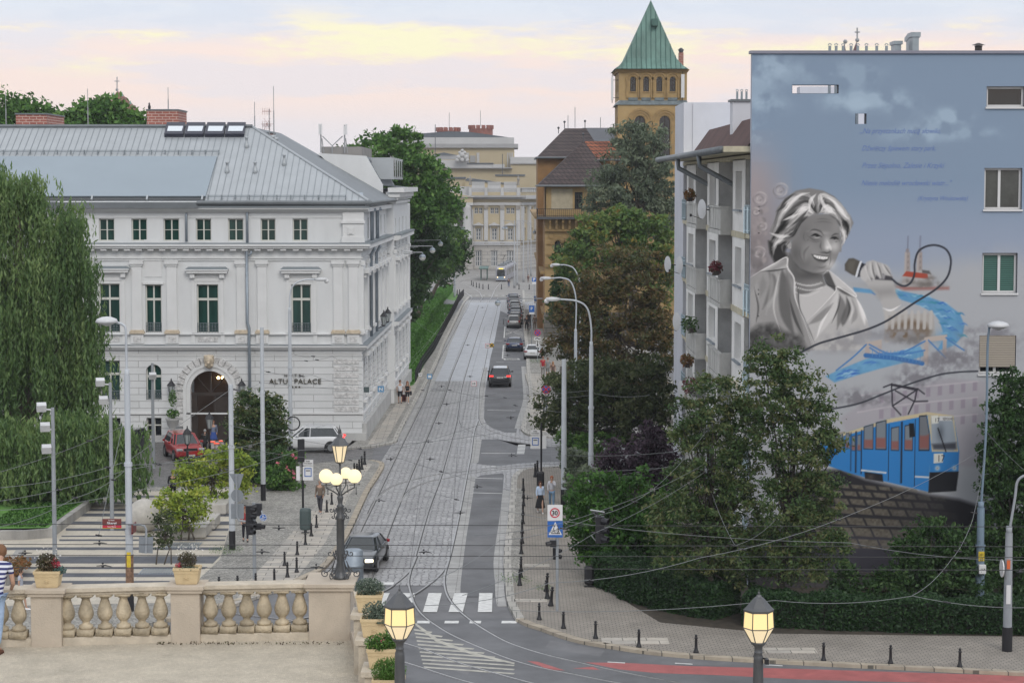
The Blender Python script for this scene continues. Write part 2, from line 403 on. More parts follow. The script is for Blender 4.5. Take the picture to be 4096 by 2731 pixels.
def ribbon(pts,w,z0,z1,off=0,sm=4,mb=None,m=0):
 """bar following a ground polyline (kerb, rail)"""
 P=[Vector(p)for p in pts];P=crom(P,sm)if sm else P
 mb=mb or MB();rings=[]
 for i,p in enumerate(P):
  d=P[min(i+1,len(P)-1)]-P[max(i-1,0)];d.z=0;d.normalize();n=Vector((-d.y,d.x,0));g=gz(p.y)
  a=p+n*(off-w/2);b=p+n*(off+w/2)
  rings.append([(a.x,a.y,g+z0),(b.x,b.y,g+z0),(b.x,b.y,g+z1),(a.x,a.y,g+z1)])
 mb.loft(rings,m);return mb
PV=.12
mb=MB();ys=[30,310,474,900,4000]
for a,b in zip(ys[:-1],ys[1:]):
 mb.poly([(-3000,a,gz(a)-.02),(3000,a,gz(a)-.02),(3000,b,gz(b)-.02),(-3000,b,gz(b)-.02)])
structure(mb.build('ground',M_asph2,loc=(0,0,0)))
KL=[(0,2600),(300,2570),(492,2531),(666,2484),(980,2400),(1140,2348),(1235,2305),(1279,2283),(1322,2240),(1370,2166),(1401,2110),(1431,2044),(1466,1970),(1497,1922),(1523,1879),(1527,1861),(1514,1853),(1484,1847),(1400,1845),(1250,1862),(1192,1880)]
KH=[(1300,1803),(1388,1796),(1479,1790),(1558,1776),(1580,1768),(1584,1752),(1606,1709),(1662,1600),(1702,1533),(1750,1439),(1770,1384),(1804,1316),(1838,1245),(1865,1201),(1875,1189)]
KR1=[(2242,1872),(2125,1879),(2081,1892),(2059,1918),(2055,1961),(2046,2070),(2029,2223),(2033,2300),(2037,2327),(2039,2370),(2048,2422),(2081,2484),(2120,2503),(2168,2518),(2255,2549),(2342,2573),(2473,2595),(2603,2614),(2821,2634),(3154,2653),(3408,2666),(3663,2678),(4300,2710)]
KR2=[(2420,1768),(2300,1760),(2208,1752),(2123,1742),(2096,1725),(2094,1713),(2106,1667),(2123,1606),(2123,1565),(2116,1504),(2112,1465),(2110,1400),(2103,1357),(2097,1289),(2095,1204),(2093,1163)]
strip('street',[(-600,2484),(1100,2340),(1240,2270),(1420,2000),(1520,1850),(1584,1752),(1662,1600),(1750,1439),(1875,1189)],[(2600,2484),(2300,2300),(2400,1872),(2400,1760),(2300,1600),(2180,1465),(2140,1200),(2130,1189)],M_cob,.0)
strip('tram_square',[(1500,1189),(1450,1170),(1400,1150),(1250,1110),(1100,1040)],[(2300,1189),(2320,1170),(2350,1150),(2400,1110),(2500,1040)],M_sq,.0)
flat('side_street',[(2203,1787),(2205,1846),(2500,1850),(3300,1870),(3300,1765),(2420,1775)],M_asph2,.004)
flat('asphalt_lane',[(1956,1470),(1941,1565),(1936,1674),(1946,1695),(1970,1712),(2018,1729),(2065,1730),(2093,1606),(2106,1470)],M_asph,.004)
flat('asphalt_lane',[(2006,1207),(2001,1245),(1978,1364),(1960,1439),(1956,1470),(2106,1470),(2112,1465),(2103,1357),(2097,1289),(2095,1204)],M_asph,.005)
flat('asphalt_lane',[(1922,1757),(1994,1757),(2064,1781),(2203,1787),(2205,1846),(2077,1852),(1994,1863),(1907,1855)],M_asph,.004)
flat('asphalt_lane',[(1898,1913),(1924,1900),(2011,1892),(2016,1900),(2011,1961),(1998,2092),(1990,2223),(1976,2385),(1833,2385),(1828,2345),(1850,2179),(1868,2070),(1885,1961)],M_asph,.004)
for P in([(1856,2150),(1990,2150),(1984,2240),(1840,2236)],[(2000,1500),(2060,1502),(2056,1560),(1998,1558)],[(1940,1800),(2010,1800),(2006,1822),(1936,1822)],[(2200,2560),(2420,2600),(2400,2625),(2180,2590)],[(2650,2640),(2900,2650),(2890,2662),(2640,2655)],[(1750,2600),(1900,2640),(1870,2700),(1720,2650)]):flat('asphalt_repair',P,M_asph2,.0055)
flat('asphalt_lane',[(-400,2488),(1655,2488),(1790,2475),(2075,2470),(2700,2484),(5200,2484),(5200,2950),(-800,2950)],M_asph,.004)
strip('track_bed',[(1719,1524),(1763,1425),(1790,1374),(1835,1289),(1872,1224),(1889,1190)],[(1955,1524),(1963,1425),(1980,1366),(1994,1289),(2004,1210),(2007,1190)],M_conc,.004)
for nm,a in(('gutter',[(2093,1606),(2065,1730)]),('gutter',[(2018,1895),(2003,2092),(1995,2223),(1983,2385)])):
 pass
W=lambda pts:[G(*p)for p in pts]
flat('pavement',KL+[(1190,1955),(-900,1955),(-900,2640)],M_mos,PV)
flat('forecourt',[(-900,1955),(1192,1955),(1192,1880),(1250,1862),(1400,1845),(1484,1847),(1500,1775),(-900,1745)],M_cobd,.003)
lw=[(-9.9,142),(-9.6,165),(-9.3,190)]
flat('pavement',W(KH)[1:]+[G(1848,1187),G(1655,1540),(-9.6,200,0),(-10.4,142,0)],M_mos,PV,world=True)
flat('pavement',KR1[1:]+[(5200,2750),(5200,2300),(2500,1872)],M_pav,PV)
flat('pavement',W(KR2)+[(3.5,330,0),(3.6,238,0),(14,238,0),(14,142,0)],M_mos,PV,world=True)
flat('slab_walk',[(1168,2345),(1300,2180),(1400,1985),(1490,1862),(1430,1856),(1290,2000),(1160,2150),(1000,2330),(930,2430)],M_slab,PV+.004)
flat('slab_walk',[(1470,1785),(1540,1772),(1560,1740),(1650,1585),(1700,1480),(1690,1475),(1600,1600),(1500,1740)],M_slab,PV+.004)
flat('slab_walk',[(2100,1500),(2128,1600),(2112,1690),(2150,1730),(2230,1740),(2230,1640),(2180,1500)],M_slab,PV+.004)
flat('mosaic_strip',[(2052,2060),(2062,1960),(2092,1962),(2093,2100),(2087,2250),(2078,2340),(2044,2340),(2036,2230)],M_mos,PV+.004)
kb=lambda n,p,m,w=.3:structure(ribbon(W(p),w,-.02,PV+.012,0).build(n,m,loc=(0,0,0)))
kb('kerb',KL[3:18],M_kerbt);kb('kerb',KH,M_kerb);kb('kerb',KR1[:12],M_kerb,.34);kb('kerb',KR1[11:],M_kerbt,.34);kb('kerb',KR2,M_kerb,.34)
def band(p,o,w,m,z=.006):structure(ribbon(W(p),w,z-.03,z,o).build('gutter',m,loc=(0,0,0)))
M_gut=brickmat('gutter_setts',(.46,.455,.44),(.35,.345,.335),(.1,.095,.085),1.2,.16,.02,.6,bump=.5,var=.2,vs=1)
band(KR1[4:11],-.42,.4,M_gut);band(KR2[5:11],.42,.42,M_gut);band(KH[5:14],-.5,.5,M_gut)
band([(1941,1470),(1926,1565),(1921,1674),(1926,1700)],0,.5,M_gut)
band([(1912,1757),(1897,1850)],0,.5,M_gut);band([(1883,1905),(1855,2070),(1836,2180),(1814,2345),(1820,2390)],0,.6,M_gut)
A=[(1889,1190),(1872,1224),(1835,1289),(1790,1374),(1763,1425),(1719,1524),(1695,1600),(1584,1826),(1497,2009),(1436,2133),(1380,2255),(1310,2400)]
B=[(1930,1190),(1908,1235),(1882,1306),(1858,1367),(1835,1425),(1801,1510),(1771,1600),(1693,1783),(1606,1992),(1540,2162),(1479,2327),(1440,2420)]
C_=[(1966,1190),(1943,1238),(1916,1316),(1889,1401),(1872,1459),(1846,1550),(1832,1640),(1822,1700),(1800,1776),(1776,1861),(1758,1922),(1715,2035),(1662,2218),(1640,2290),(1634,2331),(1645,2379),(1662,2423),(1697,2466),(1758,2510),(1824,2547),(1950,2601),(2059,2642),(2168,2671),(2298,2697),(2429,2723),(2600,2752)]
D=[(1991,1190),(1986,1238),(1969,1306),(1950,1391),(1937,1459),(1921,1524),(1914,1572),(1912,1640),(1910,1684),(1895,1729),(1882,1824),(1872,1874),(1837,2057),(1802,2214),(1778,2301),(1780,2355),(1797,2396),(1830,2436),(1885,2482),(1950,2525),(2037,2571),(2168,2614),(2298,2645),(2429,2675),(2603,2710),(2800,2745)]
BR=[[(1666,2224),(1640,2280),(1584,2331),(1519,2370),(1300,2450),(1000,2520)],[(1802,2214),(1784,2265),(1749,2309),(1693,2353),(1628,2392),(1519,2444),(1300,2510),(900,2580)],[(1475,2053),(1497,2009),(1532,1970),(1584,1940),(1671,1914),(1758,1896),(1881,1882),(2011,1868),(2186,1856),(2400,1850)],[(1600,2010),(1625,1975),(1655,1950),(1720,1925),(1800,1910),(1881,1892),(2011,1876),(2186,1866),(2400,1860)],[(1832,1680),(1844,1705),(1895,1729),(1936,1742),(2038,1766),(2140,1780),(2350,1800)],[(1912,1676),(1929,1705),(1970,1725),(2038,1746),(2140,1763),(2242,1773),(2400,1785)],[(900,2500),(1300,2555),(1614,2647),(1824,2714),(2000,2760)],[(900,2450),(1300,2500),(1627,2575),(1824,2647),(1950,2684),(2124,2731),(2300,2770)]]
for i,r in enumerate([A,B,C_,D]+BR):
 e_=i*.0011;mb=ribbon(W(r),.065,-.01,.016+e_,0,5);mb=ribbon(W(r),.045,-.02,.0095+e_*.55,.062,5,mb,1)
 structure(mb.build('tram_rail',[M_rail,M_groove],loc=(0,0,0)))
for r in([(1889,1190),(1850,1165),(1770,1150),(1720,1155)],[(1930,1190),(1905,1160),(1830,1130),(1740,1140),(1700,1150)],[(1966,1190),(1985,1150),(2010,1120),(2030,1100)],[(1760,1125),(1850,1098),(1910,1103),(1850,1122),(1760,1150)]):
 structure(ribbon(W(r),.12,-.01,.02,0,5).build('tram_rail',M_rail,loc=(0,0,0)))
def mark(pts,mat=M_white,z=.009,name='road_marking'):return flat(name,pts,mat,z)
for x,k in((1506,40),(1610,31),(1714,23),(1818,24),(1917,6)):
 mark([(x,2371),(x+53,2371),(x+57-k,2447),(x-k,2447)],name='crosswalk_stripe')
for a,b in((1670,1720),(1780,1836),(1880,1925),(2008,2068)):mark([(a,2482),(b,2482),(b-2,2492),(a-3,2492)])
mark([(1211,2328),(1272,2328),(1268,2336),(1206,2336)]);mark([(1444,2328),(1577,2328),(1573,2338),(1440,2338)])
for i in range(7):
 y=1778+i*5.6;mark([(2073-i*.9,y),(2103-i*.9,y),(2102.4-i*.9,y+3.4),(2072-i*.9,y+3.4)])
for i in range(11):
 y=2502+i*15;x0=1655+i*4;x1=min(1700+i*42+60,2090)
 mark([(x0,y+12),(x1-30,y+24+i*1.5),(x1-36,y+29+i*1.5),(x0,y+18)],M_yel)
mark([(1650,2490),(1662,2490),(1760,2560),(1900,2610),(2060,2650),(2055,2655),(1890,2618),(1745,2566)],M_yel,.0085)
mark([(2340,2648),(2500,2650),(2740,2662),(3200,2674),(4400,2712),(4400,2748),(3200,2716),(2900,2700),(2620,2690),(2480,2676)],M_red,.006,'cycle_lane')
mark([(2108,2642),(2150,2645),(2260,2680),(2200,2678)],M_red,.006,'cycle_lane');mark([(2290,2672),(2370,2665),(2400,2678)],M_red,.006,'cycle_lane')
for x in(2430,2700,3060,3400):mark([(x,2645+(x-2430)*.018),(x+70,2649+(x-2430)*.018),(x+70,2652+(x-2430)*.018),(x,2648+(x-2430)*.018)])
for a in([(2023,1309),(2020,1353)],[(2093,1309),(2098,1353)]):pass
def line(p,w,mat=M_white):structure(ribbon(W(p),w,-.01,.010,0,0).build('road_marking',mat,loc=(0,0,0)))
for p in([(2020,1306),(2016,1351)],[(2016,1351),(2095,1351)],[(2014,1380),(2010,1434)],[(2010,1434),(2080,1438)],[(1982,1362),(2010,1363)],[(1985,1448),(2015,1449)],[(1950,1640),(2062,1642)],[(1925,1812),(2060,1813)],[(1965,1864),(1985,1864)],[(1902,1911),(2010,1914)],[(1890,1970),(2008,1973)]):line(p,.13)
for i in range(6):line([(2023,1312+i*6),(2092,1330+i*3.5)],.1);line([(2023,1340-i*4),(2092,1312+i*6)],.08)
for i in range(6):line([(2014,1380+i*9),(2024,1381+i*9)],.35);line([(2018+i*10,1433),(2024+i*10,1439)],.35)
for x in range(7):line([(1876+x*26,1182),(1888+x*26,1182)],.9)
line([(2112,1182),(2124,1182)],.9)
pl=lambda a:(2095-(a-1980)*.97)
pz=[]
def prow(y):
 return np.interp(y,[1960,2100,2246,2300,2360],[960,925,880,800,760])
flat('plaza',[(-300,2000),(700,1970),(960,1960),(925,2100),(880,2246),(760,2360),(700,2420),(-300,2440)],M_plaza,PV+.004)
for y0,y1 in((1990,1998),(2016,2022),(2044,2052),(2062,2074),(2094,2106),(2122,2132),(2151,2156),(2166,2173),(2198,2209),(2234,2263),(2277,2286),(2302,2318),(2333,2348)):
 x0=-250
 if y0<2185:x0=np.interp(y0,[2010,2170],[330,235])
 flat('plaza_stripe',[(x0,y0),(float(prow(y0))-3,y0),(float(prow(y1))-3,y1),(x0,y1)],M_plazad,PV+.008)
M_cwall=pm('weathered_concrete',(.30,.29,.27),.8,var=.3,vs=1.2,bump=.3,streak=.3)
lawn=[(-300,2160),(200,2150),(225,2120),(345,2040),(360,1990),(100,1960),(-300,1950)]
flat('lawn',lawn,M_grass,.5)
o=ribbon(W([(-300,2168),(100,2166),(203,2158),(260,2112),(350,2046),(372,2005)]),.3,PV,.56,0,0).build('planter_wall',M_cwall);tag(o,'low weathered concrete retaining wall around the willow lawn','wall')
TZ=9.4
mb=MB();mb.prism([(-14,2),(-1.5,2),(-1.5,26),(-1.72,28.3),(-2.35,34.2),(-2.8,37.4),(-14,37)],TZ-.3,TZ);structure(mb.build('terrace',M_gravel,loc=(0,0,0)))
mb=MB();mb.prism([(-14,2.2),(-1.5,2.2),(-1.5,26),(-1.7,28.3),(-2.33,34.2),(-2.8,37.3),(-14,36.9)],-.1,TZ-.31)
tag(mb.build('terrace_wall',M_cwall),'plain masonry retaining wall that carries the gravel terrace','wall')
flat('park_path',W([(1500,1700),(1650,1400),(1720,1300),(1790,1160),(1600,1120),(1300,1150)]),M_asph2,.01,world=True)
flat('park_lawn',[(1655,1545),(1610,1560),(1560,1500),(1610,1395),(1660,1320),(1720,1240),(1765,1170),(1812,1170),(1848,1192),(1770,1330),(1700,1460)],M_grass,PV+.03)
flat('soil_bed',[(2640,2500),(3100,2545),(4400,2560),(4400,2300),(2700,2100),(2350,1880),(2300,1980),(2330,2250),(2460,2390)],M_soil,PV+.004)
flat('soil_bed',[(2235,1700),(2700,1700),(2500,1450),(2240,1470)],M_soil,PV+.004)
flat('planting_bed',[(940,1955),(1183,1955),(1195,1880),(1180,1800),(930,1800)],M_soil,PV)
class Fac:
 """vertical wall plane: origin o, unit direction d along it, outward normal n"""
 def __init__(s,o,d,n):
  s.o=Vector((o[0],o[1],0));s.d=Vector((d[0],d[1],0)).normalized();s.n=Vector((n[0],n[1],0)).normalized()
 def p(s,a,z,dep=0):q=s.o+s.d*a+s.n*dep;return(q.x,q.y,z)
 def box(s,mb,a0,a1,z0,z1,d0,d1,m=0):
  if a0>a1:a0,a1=a1,a0
  return mb.hexa([s.p(a0,z0,d1),s.p(a1,z0,d1),s.p(a1,z0,d0),s.p(a0,z0,d0),s.p(a0,z1,d1),s.p(a1,z1,d1),s.p(a1,z1,d0),s.p(a0,z1,d0)],m)
 def rect(s,mb,a0,a1,z0,z1,dep,m=0):mb.poly([s.p(a0,z0,dep),s.p(a1,z0,dep),s.p(a1,z1,dep),s.p(a0,z1,dep)],m)
 def prism(s,mb,pts,d0,d1,m=0):
  n=len(pts);f=mb.vs([s.p(a,z,d1)for a,z in pts]);b=mb.vs([s.p(a,z,d0)for a,z in pts])
  mb.idx(f,m);mb.idx(b[::-1],m)
  for i in range(n):j=(i+1)%n;mb.idx([f[j],f[i],b[i],b[j]],m)
 def wall(s,mb,a0,a1,z0,z1,holes=(),rev=.3,m=0,arch=()):
  xs=sorted(set([a0,a1]+[h[0]for h in holes]+[h[1]for h in holes]));zs=sorted(set([z0,z1]+[h[2]for h in holes]+[h[3]for h in holes]))
  xs=[x for x in xs if a0<=x<=a1];zs=[z for z in zs if z0<=z<=z1]
  for i in range(len(xs)-1):
   for j in range(len(zs)-1):
    cx=(xs[i]+xs[i+1])/2;cz=(zs[j]+zs[j+1])/2
    if any(h[0]<cx<h[1]and h[2]<cz<h[3]for h in holes):continue
    s.rect(mb,xs[i],xs[i+1],zs[j],zs[j+1],0,m)
  for k,h in enumerate(holes):
   if k in arch:
    r=(h[1]-h[0])/2;c=(h[0]+h[1])/2;sz=h[3]-r;N=12
    arc=[(c+r*math.cos(math.pi*t/N),sz+r*math.sin(math.pi*t/N))for t in range(N+1)]
    for t in range(N):
     cor=(h[1],h[3])if t<N/2 else(h[0],h[3])
     mb.poly([s.p(*arc[t]),s.p(*cor),s.p(*arc[t+1])],m)
     mb.poly([s.p(*arc[t]),s.p(*arc[t+1]),s.p(*arc[t+1],-rev),s.p(*arc[t],-rev)],m)
    side=sz
   else:
    side=h[3];mb.poly([s.p(h[0],h[3]),s.p(h[0],h[3],-rev),s.p(h[1],h[3],-rev),s.p(h[1],h[3])],m)
   mb.poly([s.p(h[0],h[2]),s.p(h[1],h[2]),s.p(h[1],h[2],-rev),s.p(h[0],h[2],-rev)],m)
   mb.poly([s.p(h[0],h[2]),s.p(h[0],h[2],-rev),s.p(h[0],side,-rev),s.p(h[0],side)],m)
   mb.poly([s.p(h[1],h[2]),s.p(h[1],side),s.p(h[1],side,-rev),s.p(h[1],h[2],-rev)],m)
  return mb
 def window(s,parent,h,mf,mg,dep=-.22,fw=.07,mull=(.5,),trans=(.5,),tw=None,arch=False,name='window',thin=.05,label=None):
  a0,a1,z0,z1=h;mb=MB();d0,d1=dep-.06,dep+.02
  s.box(mb,a0,a0+fw,z0,z1,d0,d1);s.box(mb,a1-fw,a1,z0,z1,d0,d1)
  s.box(mb,a0+fw,a1-fw,z0,z0+fw,d0,d1);s.box(mb,a0+fw,a1-fw,z1-fw,z1,d0,d1)
  for f in mull:x=a0+(a1-a0)*f;s.box(mb,x-fw*.6,x+fw*.6,z0+fw,z1-fw,d0,d1+.004)
  for f in trans:z=z0+(z1-z0)*f;t=tw or thin;s.box(mb,a0+fw,a1-fw,z-t/2,z+t/2,d0,d1+.008)
  w_=mb.build(name,mf,parent);g=MB();s.rect(g,a0,a1,z0,z1,dep-.04);g.build('pane',mg,w_)
  if label:w_['label']=label
  return w_
M_hw=pm('white_stucco',(.625,.635,.635),.75,var=.055,vs=.9,streak=.3,bump=.08,bs=6)
M_hw2=pm('white_trim',(.64,.645,.64),.7,var=.06,vs=.6)
M_hrust=brickmat('rusticated_stucco',(.63,.64,.64),(.59,.60,.60),(.36,.36,.36),2.6,.455,.022,.75,axis='xz',bump=.6,var=.07,vs=.4)
M_hrusty=brickmat('rusticated_side',(.63,.64,.64),(.59,.60,.60),(.36,.36,.36),2.6,.455,.022,.75,axis='yz',bump=.6,var=.07,vs=.4)
M_hsock=pm('plinth_grey',(.42,.42,.41),.8,var=.15,vs=.8)
M_sand=pm('sandstone_detail',(.52,.44,.33),.8,var=.25,vs=4,bump=.4)
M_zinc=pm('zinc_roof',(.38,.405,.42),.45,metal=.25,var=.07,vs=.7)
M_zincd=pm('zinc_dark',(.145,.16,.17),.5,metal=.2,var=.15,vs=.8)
M_zseam=pm('zinc_seam',(.23,.26,.28),.5,metal=.2,var=0)
M_pipe=pm('zinc_pipe',(.26,.30,.34),.45,metal=.4,var=.15,vs=3)
M_blind=pm('roof_screen',(.265,.315,.355),.6,var=.04,vs=.3)
M_glass=pm('curtained_glass',(.012,.045,.038),.12,var=.5,vs=1.4,streak=.15,spec=.6)
M_glassd=pm('dark_glass',(.012,.016,.018),.08,var=.3,vs=1,spec=.7)
M_wf=pm('window_frame_cream',(.58,.58,.53),.5,var=0)
M_skyl=pm('sky_glass',(.75,.80,.84),.05,metal=.6,var=0)
M_black=pm('black_iron',(.012,.012,.015),.45,var=.2,vs=4)
M_wood=pm('dark_door_wood',(.035,.025,.02),.5,var=.3,vs=2)
M_iron=pm('grey_ironwork',(.17,.19,.21),.5,metal=.3,var=.1)
M_gold=pm('bronze_lettering',(.085,.07,.045),.35,metal=.6,var=.1)
HY=142.3
def HX(u):return at(u,1000,HY)[0]
def HZ(v):return at(CX,v,HY)[2]
def hr(u0,u1,v0,v1):return(HX(u0),HX(u1),HZ(v1),HZ(v0))
x1=HX(1445);x0=-48
hotel=thing('hotel_building','long white stucco palace hotel with grey zinc hipped roof and arched portal on the left','hotel',(-25,HY+10,0))
f=Fac((0,HY),(1,0),(0,-1))
attic=[hr(a,b,875,964)for a,b in((18,80),(150,212),(279,329),(397,459),(527,589),(655,718),(784,846),(913,975),(1043,1103),(1171,1232))]
noble=[hr(150,236,1134,1329),hr(392,477,1134,1329),hr(579,644,1138,1329),hr(785,872,1137,1331),hr(1164,1243,1137,1331)]
ground_=[hr(150,236,1442,1601),hr(392,473,1442,1601),hr(577,640,1457,1599),hr(756,912,1483,1752)]
bas=[hr(577,638,1670,1752),hr(392,473,1670,1752)]
mb=MB();f.wall(mb,x0,x1,HZ(1385),HZ(829),attic+noble,.3);hotel_front=mb.build('wall',M_hw,hotel)
mb=MB();f.wall(mb,x0,x1,-.3,HZ(1385),[ground_[0],ground_[1],ground_[2],ground_[3][:2]+(0,ground_[3][3]),bas[0][:2]+(.25,bas[0][3]),bas[1][:2]+(.25,bas[1][3])],.45,0,(2,3));mb.build('wall',M_hrust,hotel)
mb=MB();mb.box(x0,-9.75,HY+30,HY+62,0,15.4);mb.build('rear_wing',M_hw,hotel)
for h in attic:f.window(hotel,h,M_wf,M_glass,-.2,.07,(.5,),(.5,),.04)
for i,h in enumerate(noble):
 f.window(hotel,h,M_wf,M_glass,-.22,.08,(.5,),(.69,),.16)
for i,h in enumerate(ground_[:3]):f.window(hotel,h,M_wf,M_glass,-.3,.08,(.5,),(.66,),.16)
for b_ in bas:f.window(hotel,b_[:2]+(.25,b_[3]),M_wf,M_glassd,-.3,.07,(.5,),(.62,),.08)
def railing(h):
 mb=MB();a0,a1,z0=h[0],h[1],h[2]
 f.box(mb,a0+.02,a1-.02,z0+.62,z0+.66,-.02,.02);f.box(mb,a0+.02,a1-.02,z0+.06,z0+.10,-.02,.02);f.box(mb,a0+.02,a1-.02,z0+.2,z0+.23,-.02,.02)
 n=7
 for k in range(n+1):
  x=a0+.04+(a1-a0-.08)*k/n;f.box(mb,x-.012,x+.012,z0,z0+.62,-.01,.01)
  if k<n:mb.tube([f.p(x+.1+.07*math.cos(t),z0+.42+.09*math.sin(t),0)for t in np.linspace(0,6.28,9)],.012,4)
 mb.build('window_railing',M_iron,hotel)
for h in noble+ground_[:3]:railing(h)
mb=MB()
for h in(noble[0],noble[1],noble[3],noble[4]):
 for a,b,c,d in((h[0]-.34,h[0]-.14,h[2],h[3]+.2),(h[1]+.14,h[1]+.34,h[2],h[3]+.2),(h[0]-.34,h[1]+.34,h[3]+.2,h[3]+.42)):f.box(mb,a,b,c,d,0,.07)
 f.box(mb,h[0]-.14,h[0],h[2],h[3],0,.03);f.box(mb,h[1],h[1]+.14,h[2],h[3],0,.03);f.box(mb,h[0]-.14,h[1]+.14,h[3],h[3]+.198,0,.033)
 f.box(mb,h[0]-.42,h[0]-.1,h[3]+.43,h[3]+.75,0,.28);f.box(mb,h[1]+.1,h[1]+.42,h[3]+.43,h[3]+.75,0,.28)
 f.box(mb,h[0]-.1,h[1]+.1,h[3]+.43,h[3]+.75,0,.05)
 f.box(mb,h[0]-.62,h[1]+.62,h[3]+.75,h[3]+.92,0,.42);f.box(mb,h[0]-.7,h[1]+.7,h[3]+.92,h[3]+1.0,0,.5)
h=noble[2];f.box(mb,h[0]-.15,h[1]+.15,h[3]+.02,h[3]+.14,0,.1);f.box(mb,h[0]-.03,h[1]+.03,h[3]+.5,h[3]+3.0,0,.035)
split(mb,'window_surround',M_hw2,hotel)
mb=MB()
for h in(noble[0],noble[1],noble[3],noble[4]):f.prism(mb,[(h[0]-.72,h[3]+1.0),(h[1]+.72,h[3]+1.0),(h[1]+.5,h[3]+1.17),(h[0]-.5,h[3]+1.17)],0,.45)
split(mb,'pediment_flashing',M_zseam,hotel)
mb=MB()
def bandf(v0,v1,dep,a0=None,a1=None,m=0):f.box(mb,a0 if a0 is not None else x0,(a1 if a1 is not None else x1)+(dep if a1 is None else 0),HZ(v1),HZ(v0),0,dep,m)
bandf(831,836,.55);bandf(836,842,.4);bandf(842,848,.2);bandf(869,872,.05)
bandf(976,984,.62);bandf(984,993,.5);bandf(993,995,.25);bandf(1030,1034,.1);bandf(1040,1043,.08)
bandf(1334,1338,.18);bandf(1372,1377,.08);bandf(1381,1388,.4);bandf(1388,1396,.26);bandf(1396,1399,.12);bandf(1418,1421,.06);bandf(1426,1428,.04)
bandf(1650,1656,.1)
mb.build('cornice',M_hw2,hotel)
mb=MB();bandf(971,976,.6);bandf(1378,1381,.42);bandf(826,831,.6);mb.build('cornice_flashing',M_zseam,hotel)
mb=MB();u=30
while u<1440:
 f.box(mb,HX(u),HX(u+24),HZ(1002),HZ(995.2),0,.42);u+=47 if u<930 else 51
split(mb,'dentil',M_hw2,hotel)
mb=MB()
def pil(u0,u1):
 a,b=HX(u0),HX(u1);f.box(mb,a,b,HZ(1319),HZ(1064),0,.14);f.box(mb,a-.06,b+.06,HZ(1064),HZ(1056),0,.2);f.box(mb,a-.12,b+.12,HZ(1056),HZ(1043.5),0,.27)
 f.box(mb,a-.1,b+.1,HZ(1372),HZ(1338.5),0,.2)
 f.box(mb,a-.14,b+.14,HZ(1380.5),HZ(1377.5),0,.3)
for p_ in((90,130),(270,310),(526,566),(626,640+8),(666,706),(946,984),(1029,1066),(1333,1370),(1394,1431)):
 if p_[0]!=626:pil(*p_)
for u0,u1 in((785,872),(392,477),(1164,1243)):
 f.box(mb,HX(u0-24),HX(u0-8),HZ(1372),HZ(1338.5),0,.1);f.box(mb,HX(u1+8),HX(u1+24),HZ(1372),HZ(1338.5),0,.1)
split(mb,'pilaster',M_hw2,hotel)
mb=MB()
for u0,u1 in((270,310),(526,566),(666,706),(946,984),(1029,1066),(1333,1370),(1394,1431)):
 a,b=HX(u0),HX(u1);f.box(mb,a-.1,b+.1,HZ(1324),HZ(1319),0,.22);f.box(mb,a-.16,b+.16,HZ(1333.7),HZ(1324),0,.3)
split(mb,'pilaster_base',M_sand,hotel)
M_relief=pm('carved_relief',(.56,.555,.545),.85,var=.35,vs=5,bump=1,bs=14)
mb=MB()
for u0,u1 in((531,561),(671,701),(951,979),(1033,1062),(1337,1366),(1398,1427)):f.box(mb,HX(u0),HX(u1),HZ(1367),HZ(1346),.2,.225)
for u0,u1 in((789,868),(396,473)):f.box(mb,HX(u0),HX(u1),HZ(1367),HZ(1346),0,.05)
for k in range(8):f.box(mb,HX(1332),HX(1432),HZ(1456+k*27),HZ(1436+k*27),0,.05)
split(mb,'carved_panel',M_relief,hotel)
mb=MB();f.box(mb,HX(1368),x1+.25,HZ(970),HZ(947),0,.32);f.box(mb,HX(1372),x1+.2,HZ(947),HZ(893),0,.26);f.box(mb,HX(1366),x1+.28,HZ(893),HZ(882),0,.36);f.box(mb,HX(1372),x1+.2,HZ(882),HZ(849),0,.24)
f.box(mb,HX(1392),HX(1416),HZ(938),HZ(906),.26,.32);f.box(mb,HX(1397),HX(1411),HZ(933),HZ(911),.32,.36)
mb.build('corner_block',M_hw2,hotel)
def pipe(u,v0,v1,jog=None):
 mb=MB();P=[f.p(HX(u),HZ(v0),.05),f.p(HX(u),HZ(v0)+.0,.16),f.p(HX(u),HZ(v0+8),.16)]
 if jog:P+=[f.p(HX(u),HZ(jog-6),.16),f.p(HX(u+7),HZ(jog+6),.16),f.p(HX(u+7),HZ(v1),.16)]
 else:P+=[f.p(HX(u),HZ(v1),.16)]
 mb.tube(P,.085,8);mb.build('downpipe',M_pipe,hotel,smooth=True)
pipe(748,856,966);pipe(991,852,971)
mb=MB();mb.tube([f.p(HX(989),HZ(1003),.3),f.p(HX(989),HZ(1290),.3),f.p(HX(996),HZ(1310),.3),f.p(HX(996),HZ(1376),.45),f.p(HX(996),HZ(1402),.3),f.p(HX(996),HZ(1745),.15)],.1,8)
mb.tube([f.p(HX(1008),HZ(1003),.3),f.p(HX(1006),HZ(1015),.3),f.p(HX(991),HZ(1024),.3)],.07,6);mb.build('downpipe',M_pipe,hotel,smooth=True)
cxp=(ground_[3][0]+ground_[3][1])/2;rp=(ground_[3][1]-ground_[3][0])/2;szp=ground_[3][3]-rp
mb=MB()
for k in range(15):
 t0=math.pi*k/15+.012;t1=math.pi*(k+1)/15-.012
 r0,r1=rp+.5,rp+.97;dd=.2 if k%2 else.13
 pts=[(cxp+r0*math.cos(t0),szp+r0*math.sin(t0)),(cxp+r1*math.cos(t0),szp+r1*math.sin(t0)),(cxp+r1*math.cos(t1),szp+r1*math.sin(t1)),(cxp+r0*math.cos(t1),szp+r0*math.sin(t1))]
 f.prism(mb,pts,0,dd)
